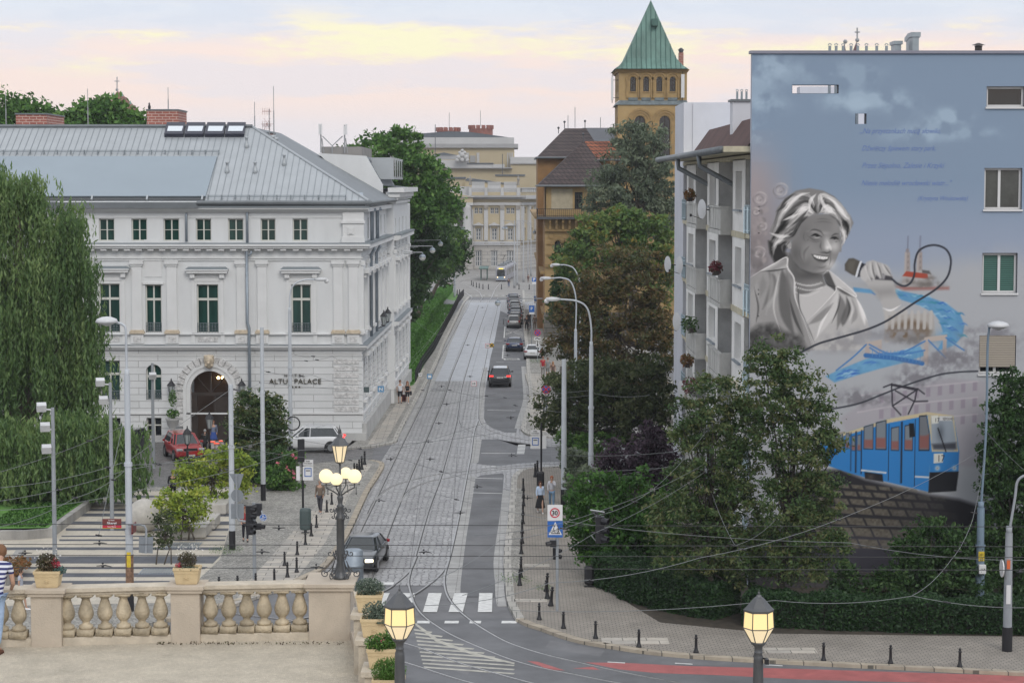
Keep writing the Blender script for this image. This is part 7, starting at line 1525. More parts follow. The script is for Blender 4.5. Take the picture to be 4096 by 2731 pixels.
q_=NR.rand(160,3);tag(lq(np.stack([-6.1+q_[:,0]**1.5*3.2,36.1+q_[:,1]*.14+.03,TZ+.01+q_[:,2]*.03],1),.022,.5,0,None,L_hth,'dead_leaves'),'strip of dry leaves and weeds at the foot of the balustrade','dry leaves',None,'stuff')
def pot(x,y,z,lab,w=.46,h=.29,plants=(),grp='cream planters on the terrace balustrade'):
 t=thing('planter',lab,'planter',(x,y,z),grp);mb=MB();rr=[]
 for k,(s,zz)in enumerate(((.76,0),(.80,.02),(.95,.235),(1.0,.24),(1.0,.29),(.9,.29),(.85,.24))):
  rr.append([(x+sx*w/2*s,y+sy*w*.4*s,z+zz)for sx,sy in((-1,-1),(1,-1),(1,1),(-1,1))])
 mb.loft(rr);mb.tube([(x-w*.46,y-w*.375,z+.2),(x-w*.3,y-w*.37,z+.185),(x-w*.15,y-w*.375,z+.2),(x,y-w*.37,z+.185),(x+w*.15,y-w*.375,z+.2),(x+w*.3,y-w*.37,z+.185),(x+w*.46,y-w*.375,z+.2)],.008,4)
 for k in range(6):a=math.pi*k/3+.5;mb.tube([(x,y-w*.36,z+.11),(x+.05*math.cos(a),y-w*.365,z+.11+.04*math.sin(a))],.008,4)
 mb.build('pot',M_pot,t,bevel=.006)
 for mat,n,sz,c,r,asp,dr,nm in plants:
  d=NR.normal(size=(n,3));d/=np.linalg.norm(d,axis=1)[:,None];p0=np.array([x+c[0],y+c[1],z+.29+c[2]])+d*NR.rand(n,1)**.45*np.array(r);p0[:,2]=np.maximum(p0[:,2],z+.24);lq(p0,sz,asp,dr,None,mat,nm,t)
hz=[(L_hth,1500,.022,(-.02,0,.12),(.19,.16,.17),.4,-.3,'heather'),(L_wht,110,.012,(0,0,.28),(.26,.2,.16),.9,0,'white_flowers'),(L_redf,60,.025,(.12,-.05,.12),(.1,.06,.09),.5,-.5,'red_flowers'),(L_blu,420,.02,(.20,-.05,-.01),(.12,.12,.08),.4,.2,'silver_foliage')]
pot(-7.96,36.24,TZ+1.0,'cream planter with brown heather and blue green foliage on the leftmost pier',plants=hz)
h2=[(L_hth,1300,.022,(0,0,.12),(.17,.15,.15),.25,-.4,'grasses'),(L_wht,140,.011,(.03,0,.26),(.27,.2,.15),.9,0,'white_flowers'),(L_redf,50,.02,(-.14,-.08,.03),(.06,.05,.05),.6,-.3,'red_flowers'),(L_sil,300,.02,(0,-.1,-.02),(.26,.1,.05),.4,.2,'silver_foliage')]
pot(-5.62,36.55,TZ+1.0,'cream planter with wispy grass and white florets on the middle pier',plants=h2)
G4='planters stepping along the return parapet'
pot(q[1][0]+.02,34.2,TZ+.985,'farthest planter of the return parapet, with silvery green shrub',w=.44,plants=[(L_sil,1500,.022,(0,0,.1),(.25,.2,.15),.4,-.2,'shrub')],grp=G4)
pot(q[2][0]+.02,32.3,TZ+.985,'second planter of the return parapet, with trailing silver leaves over its right side',w=.44,plants=[(L_sil,1500,.022,(.05,0,.08),(.26,.2,.18),.4,.1,'shrub'),(L_sil,500,.02,(.15,-.15,-.12),(.13,.1,.16),.4,.4,'trailing_leaves')],grp=G4)
pot(q[3][0]+.02,30.2,TZ+.985,'third planter of the return parapet, with dark green mound and tiny pink flowers',w=.44,plants=[(L_gr,1800,.02,(-.03,-.04,.06),(.24,.2,.14),.4,-.2,'mound'),(L_grs,500,.05,(.18,0,.16),(.16,.12,.2),.1,-.6,'grass_blades'),(M_pink,16,.014,(-.08,-.15,.14),(.22,.08,.1),.9,0,'pink_flowers')],grp=G4)
pot(q[4][0]+.02,28.3,TZ+.985,'nearest planter of the return parapet, with fresh green grass',w=.44,plants=[(L_grs,1800,.04,(0,0,.1),(.24,.2,.17),.12,-.6,'grass_blades')],grp=G4)
mb=MB();mb.box(-1.35,6.5,18,29.2,-.1,7.6);tag(mb.build('stair_landing',M_bals),None,None,None,'structure')
M_dg=pm('dark_grey_lamp_iron',(.085,.088,.092),.45,metal=.3,var=.15,vs=5);M_lit=pm('lit_opal_glass',(.25,.2,.1),.5,var=0,emit=.82,ecol=(1,.74,.34));M_lit2=pm('lit_globe',(.3,.27,.2),.5,var=0,emit=.92,ecol=(1,.82,.48));M_litp=pm('lit_opal_pale',(.3,.26,.18),.5,var=0,emit=.62,ecol=(1,.80,.50))
def lantern(u,v0,Y,lab):
 k=Y/FOC;x=(u-CX)*k;Z=lambda v:at(CX,v,Y)[2];t=thing('street_lantern',lab,'lantern',(x,Y,7.6),'hexagonal lanterns in front of the terrace');c=(x,Y,0);s=lambda d:Z(v0+d)
 mb=MB();mb.lathe([(62*k,s(92)),(63*k,s(84)),(52*k,s(74)),(20*k,s(38)),(17*k,s(36)),(13*k,s(33)),(9*k,s(26)),(4*k,s(24)),(5*k,s(18)),(2*k,s(14)),(.6*k,s(0))],c,6,ph=.0);mb.build('lantern_roof',M_dg,t)
 mb=MB();mb.lathe([(57*k,s(92)),(61*k,s(156))],c,6,caps=False);mb.build('upper_panes',M_lit,t);mb=MB();mb.lathe([(61*k,s(158)),(29*k,s(213))],c,6,caps=False);mb.build('lower_panes',M_litp,t)
 mb=MB()
 for j in range(6):
  a=j*math.pi/3;pt=lambda r,d:(x+r*k*math.cos(a),Y+r*k*math.sin(a),s(d));mb.tube([pt(58,90),pt(62,157),pt(30,214)],2.2*k,4);b=(j+1)*math.pi/3;p2=lambda r,d:(x+r*k*math.cos(b),Y+r*k*math.sin(b),s(d));mb.tube([pt(62,157),p2(62,157)],2.2*k,4)
 mb.build('glazing_bars',M_dg,t)
 mb=MB();z=s(214);mb.lathe([(15*k,z-.0),(33*k,z-.0),(30*k,s(220)),(17*k,s(232)),(15*k,s(250)),(18*k,s(254)),(18*k,s(258)),(15*k,s(262)),(19*k,s(272)),(19.5*k,s(282)),(22*k,s(400)),(30*k,8.1),(34*k,7.9),(34*k,7.62)][1:],c,16);mb.build('post',M_dg,t,smooth=True);return t
lantern(1592.6,2337,27.5,'lit hexagonal lantern rising beside the stepped planters');lt=lantern(3047,2352,27.5,'lit hexagonal lantern standing alone at the bottom right above the red cycle lane')
mb=MB();k=27.5/FOC;x=(3079-CX)*k;mb.obox((x,27.45,at(CX,2640,27.5)[2]),(.05,.1,.07));mb.tube([(x-.08,27.5,at(CX,2628,27.5)[2]),(x,27.45,at(CX,2632,27.5)[2])],.012,4);tag(mb.build('security_camera',M_black),'small security camera clamped to the right hand lantern post','camera')
X0,Y0,Zb=-3.0,36.95,TZ+1.0;t=thing('candelabra_lamp','ornate iron lamp with four lit globes and a lit lantern on the corner pier','lamp',(X0,Y0,Zb));hh=lambda y:Zb+(1738-y)/531;dx=lambda x:X0+(x-1270)/531
mb=MB();mb.lathe([(.13,0),(.13,.04),(.085,.08),(.07,.14),(.068,hh(1190)-Zb),(.085,hh(1180)-Zb),(.085,hh(1160)-Zb),(.06,hh(1140)-Zb),(.055,hh(1070)-Zb),(.07,hh(1055)-Zb),(.04,hh(1040)-Zb),(.04,hh(1020)-Zb),(.055,hh(985)-Zb),(.055,hh(970)-Zb),(.022,hh(950)-Zb),(.018,hh(650)-Zb)],(X0,Y0,Zb),14);mb.build('column',M_dg,t,smooth=True)
def scroll(cx,cz,r,s,turn=1.6,ang=0,base=0):
 return[(cx+s*r*(1-q)*math.cos(ang+q*turn*2*math.pi),cz+r*(1-q)*math.sin(ang+q*turn*2*math.pi))for q in np.linspace(0,.86,18)]
mb=MB()
for a in range(6):
 A=a*math.pi/3;R=Matrix.Translation((X0,Y0,0))@Matrix.Rotation(A,4,'Z')
 for P in([(.09,hh(1110))]+scroll(.155,hh(1095),.045,1,1.3,2.6),[(.09,hh(1120))]+scroll(.13,hh(1160),.035,1,1.2,2.2),[(.08,hh(1560)),(.13,hh(1480))]+scroll(.18,hh(1500),.06,1,1.3,2.5),[(.1,hh(1570)),(.16,hh(1640)),(.24,hh(1680))]+scroll(.27,hh(1690),.07,-1,1.4,2.2),[(.12,hh(1600)),(.17,hh(1700)),(.12,hh(1730))]):
  m2=MB();m2.tube([(x,0,z)for x,z in P],.010,5);mb.add(m2,R)
split(mb,'scroll',M_dg,t,.004)
gl=[(1145,770,65,-.1),(1245,790,57,-.23),(1315,765,55,.2),(1405,775,65,-.05)]
for x,y,r,dy in gl:
 c=(dx(x),Y0+dy,hh(y));mb=MB();mb.tube([(X0,Y0,hh(965)),((X0+c[0])/2,Y0+dy*.5,hh(915)),(c[0],Y0+dy,hh(880)),(c[0],Y0+dy,hh(y+r+3))],.013,5);mb.lathe([(.045,0),(.055,.02),(.03,.03)],(c[0],c[1],hh(y+r)-.0),8);mb.tube([(c[0]+.03,Y0+dy,hh(870)),(c[0]+.03,Y0+dy,hh(935))],.006,4);mb.sphere((c[0]+.03,Y0+dy,hh(938)),.015,6,5);mb.tube([(c[0]-.09,Y0+dy,hh(858)),(c[0]+.1,Y0+dy,hh(850))],.007,4);mb.build('arm',M_dg,t)
 mb=MB();mb.sphere(c,r/531,20,14);mb.build('globe',M_lit2,t,smooth=True)
mb=MB();mb.lathe([(.16,hh(492)),(.155,hh(484)),(.09,hh(430)),(.05,hh(415)),(.04,hh(395)),(.02,hh(380)),(.03,hh(365)),(.03,hh(345)),(.01,hh(335)),(.002,hh(300))],(dx(1268),Y0,0),8);c=dx(1268)
for j in range(6):a=j*math.pi/3;mb.tube([(c+.135*math.cos(a),Y0+.135*math.sin(a),hh(492)),(c+.075*math.cos(a),Y0+.075*math.sin(a),hh(645))],.007,4)
mb.lathe([(.085,hh(645)),(.08,hh(652)),(.02,hh(665))],(c,Y0,0),8);mb.build('lantern_frame',M_dg,t);mb=MB();mb.lathe([(.13,hh(493)),(.07,hh(644))],(c,Y0,0),6);mb.build('lantern_glass',M_litp,t)
P=G(1425,2360);t0=thing('advert_column','short grey round topped metal cabinet standing at the kerb behind the candelabra lamp','cabinet',P);mb=MB();mb.lathe([(.43,0),(.43,1.35),(.45,1.36),(.45,1.44),(.42,1.45),(.42,2.0),(.3,2.06)],(P[0],88.3,0),20);mb.build('cabinet_body',M_pipe,t0,smooth=True)
M_wp=pm('pole_white',(.46,.49,.52),.6,var=.14,vs=2,streak=.3);M_gp=pm('pole_grey',(.27,.29,.31),.6,var=.2,vs=2,streak=.3);M_blp=pm('pole_blue_grey',(.16,.22,.28),.6,var=.2,vs=2,streak=.3);M_lh=pm('lamp_head_white',(.55,.56,.57),.4,var=.1)
M_ylw=pm('yellow_sticker',(.60,.44,.03),.6,var=.2,vs=8)
def pole(u,Y,vtop,r,lab,arm=None,mat=None,base=True,bz=PV,lean=0,steps=True,grp='white tram and lamp poles',name='tram_pole',cat='pole'):
 x=(u-CX)/FOC*Y;g0=gz(Y)+bz;zt=at(CX,vtop,Y)[2];t=thing(name,lab,cat,(x,Y,g0),grp);h=zt-g0;mat=mat or M_wp
 tp=lambda q:(x+lean*q,Y,g0+h*q);mb=MB();st=[(0,1.12),(.33,1.1),(.335,1.0),(.62,.97),(.625,.88),(1,.86)]if steps else[(0,1.05),(.5,.95),(1,.8)]
 mb.tube([tp(a)for a,b in st],[r*b for a,b in st],14)
 if steps:
  for a in(.335,.62):mb.tube([tp(a-.004),tp(a+.012)],r*1.22,14)
 mb.build('column',mat,t,smooth=False)
 if base:mb=MB();mb.tube([tp(0),tp(0.9/h)],r*1.18,14);mb.build('black_foot',M_black,t)
 if arm:
  P=[at(a,b,Y)for a,b in arm[0]];mb=MB();mb.tube([tp(1-.02)]+[(p.x,p.y,p.z)for p in crom([tp(1)]+P,5)],arm[1]*.5+.02 if False else.05,8);mb.tube([tp(.985),(tp(1)[0],Y,zt+.25)],r*.7,10);mb.build('arm',mat,t,smooth=True)
  e=P[-1];d=-1 if P[-1][0]<P[-2][0]else 1;mb=MB()
  if arm[2]=='disc':mb.lathe([(.05,-.16),(.42,-.02),(.46,.0),(.40,.12),(.2,.2),(.03,.22)],(e[0]+d*.35,Y,e[2]),16)
  else:
   L=arm[3]if len(arm)>3 else.95
   mb.loft([[(e[0]+d*L*q,Y-w_,e[2]-.1*hq),(e[0]+d*L*q,Y+w_,e[2]-.1*hq),(e[0]+d*L*q,Y+w_*.7,e[2]+.12*hq),(e[0]+d*L*q,Y-w_*.7,e[2]+.12*hq)]for q,w_,hq in((0,.06,.5),(.25,.13,.9),(.6,.17,1),(.95,.13,.7),(1.0,.08,.4))])
  mb.build('lamp_head',M_lh,t,smooth=True)
  if arm[2]!='disc':mb=MB();mb.sphere((e[0]+d*.7,Y,e[2]-.1),.14,8,6);mb.build('lamp_lens',M_pvc,t,smooth=True)
 return t
t=pole(502,85,1501,.135,'white tram pole with disc shaped lamp head in front of the willow',([(505,1400),(503,1318),(490,1298),(462,1288)],.05,'disc'))
mb=MB();mb.box(t.location.x-.08,t.location.x+.08,84.83,84.86,at(CX,2265,85)[2],at(CX,2205,85)[2]);mb.build('yellow_number_label',M_ylw,t)
mb=MB();mb.tube([(t.location.x,85,PV+.9),(t.location.x,85,PV+2.3)],.16,14);mb.build('rust_patch',pm('rusty_paint',(.22,.13,.08),.8,var=.7,vs=6),t)
pole(918,99.4,1538,.13,'white tram pole with small cap between the portal and the leafy tree')
pole(1045,115,1309,.12,'tall bare white tram pole in front of the hotel wall, left of the lettering')
pole(1157,132,1246,.12,'white lamp pole crossing the hotel lettering, with arm bent to the right',([(1160,1180),(1175,1140),(1215,1120),(1260,1118)],.05,'long',.75))
def hub(u,v,Y):
 a=at(u,v,Y);mb=MB();P=[(a[0]+.42*math.cos(s),Y,a[2]+.42*math.sin(s))for s in np.linspace(0,6.28,20)];mb.tube(P,.045,6);return mb
tag(hub(1172,1693,131.7).build('cable_coil',M_black),'black coil of spare cable hung on the pole beside the white car','cable')
pole(2366,112,1385,.13,'tall white lamp column with long arm to the left at the right pavement',([(2365,1310),(2350,1235),(2310,1205),(2240,1197)],.05,'long',.75),base=False)
pole(2257,113,1437,.15,'thick white tram pole without lamp at the edge of the right pavement',steps=False)
pole(2303,151,1330,.13,'middle white lamp column with arm over the street among the right hand trees',([(2304,1200),(2285,1130),(2250,1112),(2205,1113)],.05,'long',.78),base=False)
pole(2321,178,1300,.13,'farthest white lamp column of the three with arms over the street',([(2322,1150),(2300,1080),(2270,1062),(2240,1059)],.05,'long',.75),base=False)
pole(2843,85.6,1660,.17,'white tram pole standing in the hedge inside the ash trees',steps=False)
t=pole(3940,85.6,2030,.17,'blue grey tram pole with yellow number plate and disc lamp at the right edge',([(3945,1700),(3950,1400),(3955,1330),(3958,1305)],.05,'disc'),mat=M_blp,base=False)
X=t.location.x;mb=MB();mb.box(X-.11,X+.12,85.38,85.42,at(CX,2232,86)[2],at(CX,2195,86)[2]);mb.build('yellow_number_plate',M_ylw,t);mb=MB();mb.box(X-.12,X+.16,85.2,85.4,at(CX,2280,86)[2],at(CX,2245,86)[2]);mb.build('fuse_box',M_pvc,t,bevel=.01)
mb=text_mb('201',1,extrude=.002);mb.xform(Matrix.Translation((X,85.37,at(CX,2212,86)[2]))@Matrix.Diagonal((.13,1,.16,1)));mb.build('plate_number',M_black,t);mb=text_mb('62',1,extrude=.002);mb.xform(Matrix.Translation((X,85.37,at(CX,2230,86)[2]))@Matrix.Diagonal((.13,1,.16,1)));mb.build('plate_number',M_black,t)
t=pole(4055,77.6,2130,.16,'grey pole with white and orange stickers at the right edge of the picture',([(4060,1990),(4068,1930),(4090,1905),(4120,1900)],.05,'long'),mat=M_gp,steps=False)
X=t.location.x;mb=MB();mb.box(X-.1,X+.06,77.42,77.45,1.9,2.6);mb.build('white_poster_strip',M_pvc,t);mb=MB();mb.box(X-.1,X+.02,77.41,77.44,3.2,3.55);mb.build('orange_sticker',pm('orange_sticker',(.6,.12,.03),.6,var=0),t)
mb=MB();mb.tube([(X-.22,77.6,at(CX,2272,77.6)[2]-.0),(X-.26,77.6,at(CX,2272,77.6)[2])],.33,16);mb.build('no_entry_sign_edge',M_pvc,t)
for u,Y,vt,lab in((201,96,1630,'grey mast with three square floodlights at the front of the plaza'),(434,105,1530,'grey mast with two square floodlights by the sphere on the plaza'),(604,128,1452,'grey mast with one floodlight in front of the arched hotel window')):
 t=pole(u,Y,vt,.10,lab,mat=M_gp,base=False,steps=False,grp='floodlight masts on the plaza',name='floodlight_mast',cat='mast');X=t.location.x;zt=at(CX,vt,Y)[2]
 for dz,sx_ in((-.1,-.45),(-1.0,-.3),(-2.0,-.25))[:3 if u<300 else(2 if u<500 else 1)]if u!=604 else((-.9,.05),):
  mb=MB();mb.obox((X+sx_,Y-.25,zt+dz+.15),(.42,.28,.34),.3,tilt=.5);mb.tube([(X,Y,zt+dz),(X+sx_,Y-.2,zt+dz+.05)],.04,5);mb.build('floodlight',M_lh,t)
M_wire=pm('overhead_wire',(.20,.21,.21),.5,metal=.3,var=0);M_wired=pm('dark_contact_wire',(.035,.035,.035),.5,var=0)
def wire(pts,lab,r=.011,sag=.0,mat=None,grp=None,cat='wire',name='overhead_wire',knots=()):
 P=[at(*p)for p in pts];Q=[]
 for a,b in zip(P[:-1],P[1:]):
  for k in range(8):s=k/8;Q.append((a[0]+(b[0]-a[0])*s,a[1]+(b[1]-a[1])*s,a[2]+(b[2]-a[2])*s-sag*4*s*(1-s)))
 Q.append(P[-1]);mb=MB();mb.tube(Q,r,4);o=tag(mb.build(name,mat or M_wire),lab,cat,grp)
 for q_ in knots:
  i=int(q_*(len(Q)-1));mb=MB();mb.sphere(Q[i],r*4.5,6,5);mb.tube([(Q[i][0]-.12,Q[i][1],Q[i][2]+.02),(Q[i][0]+.12,Q[i][1],Q[i][2]-.02)],r*3,5);k_=mb.build('insulator',M_black);k_.parent=o;k_.location=(0,0,0)
  k_.data.transform(Matrix.Translation(WL[k_.name]-WL[o.name]))
 return o
for(v0,v1),Y,w_ in(((2095,2107),70.8,'topmost'),((2176,2186),66.8,'second'),((2219,2229),65,'third'),((2268,2280),62.8,'lowest')):
 wire([(-300,v0-1,Y),(4400,v1,Y)],f'{w_} of the four long level contact wires crossing the whole picture low down',.011,0,M_wired,'contact wires of the cross street')
for i,(p,lab,kn)in enumerate((([(-50,2010,80),(502,1880,85),(1300,1700,120)],'long wire rising from the left edge past the disc lamp pole towards the white car',(.3,.6)),([(-50,1900,90),(502,1700,85)],'steep wire from the left edge up to the disc lamp pole',(.8,)),([(0,1950,82),(490,1850,85)],'wire in front of the lower willow, ending at the disc lamp pole',(.95,)),([(0,2105,80),(300,1990,83),(502,1880,85)],'sagging double wire from the left edge to the disc lamp pole',(.5,.9)),([(0,2040,84),(600,1950,86),(1200,1800,100),(2000,1730,110)],'long thin wire from the left edge over the plaza to the side street',(.4,)),([(502,1860,85),(1170,1800,131)],'wire from the disc lamp pole to the pole beside the white car',(.1,.15)),([(502,1850,85),(918,1560,99)],'thin stay from the disc lamp pole up to the capped pole',()),([(395,2140,79),(490,1700,85)],'steep pull off wire in front of the brown street name sign',(.02,)),([(918,1555,99),(1045,1530,115),(1600,1560,165)],'wire from the capped pole across the hotel corner',(.1,.5)),([(1045,1480,115),(1250,1500,128),(1445,1540,142)],'upper wire from the bare pole to the hotel corner',(.1,.4)),([(1157,1440,132),(1330,1425,140),(1445,1470,142)],'short wire with black insulators right of the lettering',(.2,.35)),([(1157,1410,132),(1265,1422,138)],'upper black pull off wire on the pole crossing the lettering',(.95,)),([(918,1700,99),(1500,1800,120),(2240,2010,112)],'diagonal wire over the rails from the capped pole to the thick white pole',(.45,.7)),([(918,1780,99),(1400,1840,110),(2060,1650,113)],'shallow wire over the tracks above the crossing',(.5,)),([(2257,1650,113),(1800,1560,140),(1600,1545,165)],'cable bundle with loops spanning the street above the black car',(.2,.5,.8)),([(2366,1560,112),(2000,1570,150),(1600,1640,165)],'thin span wire above the black car',(.6,)),([(2366,1580,112),(2020,1590,150),(1660,1540,165)],'span wire carrying the speed limit tag',(.5,)),([(2600,1580,108),(2366,1570,112)],'bright wire behind the lamp column among the brown leaves',()),([(1700,1960,105),(2300,2090,84),(3400,2170,70),(4100,2240,66)],'long descending wire crossing the sign with the number 30',(.1,.3)),([(2257,1820,113),(2843,1790,84)],'wire from the thick pole into the ash trees',()),([(2257,1880,113),(2843,1850,84)],'lower parallel wire from the thick pole into the ash trees',()),([(2257,1920,113),(2843,1830,84)],'third wire fanning from the thick pole into the ash trees',()),([(2843,1700,84),(2620,1950,76),(2390,2060,70),(2000,2160,62),(1700,2330,58)],'thick spliced cable running down from the pole in the ash trees',(.35,.5,.62)),([(2843,1840,84),(2380,2050,74),(1900,2140,64)],'upper cable fanning down left past the hanging signal',(.5,)),([(2843,1870,84),(2380,2130,70),(1850,2380,58)],'steep cable passing beneath the hanging signal',(.55,)),([(3940,1790,86),(3420,2050,70),(2800,2230,62),(2200,2330,58),(1700,2420,55)],'long bright cable sagging across the dark trees to the bottom left',(.3,.45,.7)),([(3940,1820,86),(3890,2080,74),(3810,2230,68),(3650,2380,62)],'spliced cable hanging steeply left of the blue grey pole',(.3,.5,.6,.75)),([(2050,2440,62),(3100,2400,62),(3650,2382,62),(4200,2425,62)],'lowest bright wire over the hedge',(.75,)),([(3940,1720,86),(4200,1960,76)],'stay wire to the right of the blue grey pole',(.2,)),([(2843,1960,84),(2940,2180,74),(3100,2080,80)],'angled stay wire on the ash tree trunk',(.5,)),([(1650,1275,170),(1755,1340,185),(1900,1235,300)],'thin wire over the bright hedge',(.5,)),([(1445,1560,142),(1650,1430,175),(1780,1280,230)],'wire climbing along the bright lawn',()),([(1600,1500,165),(1690,1400,190),(1810,1230,280)],'second wire climbing along the bright lawn',()),)):wire(p,lab,.009 if i>12 else.0105,.15 if i not in(6,7)else 0,knots=kn)
for(pts,lab)in(([(1640,2270,66),(1700,1800,105),(1800,1500,165),(1905,1230,330)],'left contact wire above the street tracks'),([(1800,2230,66),(1830,1800,105),(1885,1500,165),(1960,1230,330)],'right contact wire above the street tracks')):
 wire(pts,lab,.008,0,M_wired)
n=0
for u,v,Y in((1520,2000,96),(1560,1836,110),(1720,1835,112),(1715,1765,118),(1755,1692,126),(1785,1616,138),(1765,1545,150),(1880,1505,165),(2040,1670,118),(2050,1820,108),(1910,1945,100),(1840,2050,92),(2110,1990,98),(1700,2205,74),(975,2020,96),(400,2170,70),(415,2260,64),(100,2210,70),(1050,2205,70),(1115,2110,76),(1270,2265,66),(1930,1230,280),(1870,1380,205),(2030,1420,180)):
 n+=1;a=at(u,v,Y);mb=MB();s=NR.rand()-.5;mb.tube([(a[0]-.22,Y,a[2]+.05*s),(a[0]+.05,Y,a[2]),(a[0]+.24,Y,a[2]+.12*s)],[.012,.025,.01],5);mb.sphere((a[0]+.1*s,Y,a[2]+.06),.035,6,5);mb.lathe([(.03,-.08),(.04,-.03),(.02,0)],(a[0]+.1*s,Y,a[2]),6)
 where='over the striped plaza' if u<900 else('over the left pavement' if u<1350 else('over the near tracks by the crossing' if v>1900 else('over the middle of the tram tracks' if v>1600 else 'over the far stretch of tracks')))
 tag(mb.build('wire_hanger',M_black),f'small black contact wire clamp {where}','wire clamp',f'contact wire clamps {where}')
for i,(u,v,r,Y,ua)in enumerate(((1690,1030,14,163,1614),(1730,1002,12,186,1614),(1762,976,10.5,213,1640),(1789,960,9.5,240,1690),(1812,944,8.5,268,1720),(1836,926,7.5,300,1720),(1851,917,6.8,330,1740),(2138,930,8,300,2150),(1991,1212,12,190,2170),(2014,914,6.5,330,2065),(2025,914,6.5,330,2065))):
 a=at(u,v,Y);b=at(ua,v-15,Y);R_=r/FOC*Y;od=('nearest','second','third','fourth','fifth','sixth','farthest')
 lab=f'{od[i]} half grey half clear pendant lamp of the row hung right of the hotel' if i<7 else('pendant lamp beside the ochre building corner','pendant lamp hanging over the far end of the tracks','left lamp of the small pair on a far mast','right lamp of the small pair on a far mast')[i-7]
 t=thing('pendant_lamp',lab,'street lamp',(a[0],Y,a[2]-R_),'pendant lamps along the street');mb=MB();mb.lathe([(R_*math.cos(s),R_*math.sin(s))for s in np.linspace(0,1.5,7)],a,14);mb.tube([(a[0],Y,a[2]+R_),(a[0],Y,a[2]+R_*1.35)],.06,6);mb.build('shade',M_pipe,t,smooth=True);mb=MB();mb.lathe([(R_*.96*math.cos(s),-R_*.96*math.sin(s))for s in np.linspace(0,1.5,7)],a,14);mb.build('clear_bowl',pm('lamp_bowl',(.5,.5,.47),.25,var=0),t,smooth=True)
 mb=MB();mb.tube([(b[0],Y,a[2]+R_*1.5),(a[0],Y,a[2]+R_*1.45)],.04,5)
 if i<7:mb.tube([(b[0],Y,a[2]+R_*1.0),((a[0]+b[0])/2,Y,a[2]+R_*1.1)],.03,5)
 mb.build('arm',M_mast,t)
M_tyre=pm('tyre_rubber',(.015,.015,.015),.8,var=.2,vs=8);M_rim=pm('alloy_rim',(.35,.36,.37),.3,metal=.8,var=0);M_cg=pm('car_glass',(.02,.026,.028),.05,var=.1,spec=.9);M_blp2=pm('black_plastic',(.015,.015,.017),.5,var=0)
M_hl=pm('headlight_glass',(.6,.62,.64),.1,metal=.3,var=0);M_hlit=pm('headlight_lit',(1,.9,.65),.3,var=0,emit=2.2,ecol=(1,.86,.6));M_tl=pm('tail_light_red',(.28,.01,.015),.2,var=0);M_tlit=pm('tail_light_lit',(.7,.03,.03),.3,var=0,emit=1.1,ecol=(1,.06,.05));M_plate=pm('number_plate_white',(.6,.6,.58),.5,var=0);M_chr=pm('chrome_trim',(.5,.5,.5),.2,metal=.9,var=0)
CK={'sedan':dict(st=[(2.26,.55,.38,.56),(2.2,.74,.28,.66),(2.0,.84,.2,.74),(1.4,.87,.19,.84),(.95,.88,.19,.90),(0,.89,.19,.93),(-1.2,.88,.19,.96),(-1.75,.86,.2,.98),(-2.1,.82,.24,.96),(-2.24,.72,.36,.88),(-2.27,.55,.45,.62)],H=1.38,cb=(.98,-1.72),ct=(.28,-1.08),w=.885),'suv':dict(st=[(2.28,.6,.45,.75),(2.2,.8,.34,.88),(2.0,.88,.26,.97),(1.4,.92,.25,1.04),(1.0,.93,.25,1.08),(0,.94,.25,1.1),(-1.4,.93,.25,1.13),(-2.0,.91,.27,1.12),(-2.22,.84,.34,1.0),(-2.28,.62,.45,.8)],H=1.66,cb=(1.12,-2.12),ct=(.42,-1.72),w=.935),'hatch':dict(st=[(2.0,.55,.38,.6),(1.94,.72,.28,.72),(1.75,.80,.2,.8),(1.2,.83,.19,.9),(.9,.83,.19,.95),(0,.84,.19,.97),(-1.3,.83,.19,1.0),(-1.8,.8,.22,.98),(-1.96,.74,.3,.9),(-2.0,.58,.42,.7)],H=1.5,cb=(1.0,-1.9),ct=(.3,-1.6),w=.84)}
def ring_(y,w,a,b):
 P=[(-w*.86,a),(-w*.97,a+.08),(-w,a+(b-a)*.45),(-w*.97,b-.1),(-w*.88,b-.02),(-w*.5,b+.012)]
 return[(x,y,z)for x,z in P]+[(-x,y,z)for x,z in P[::-1]]
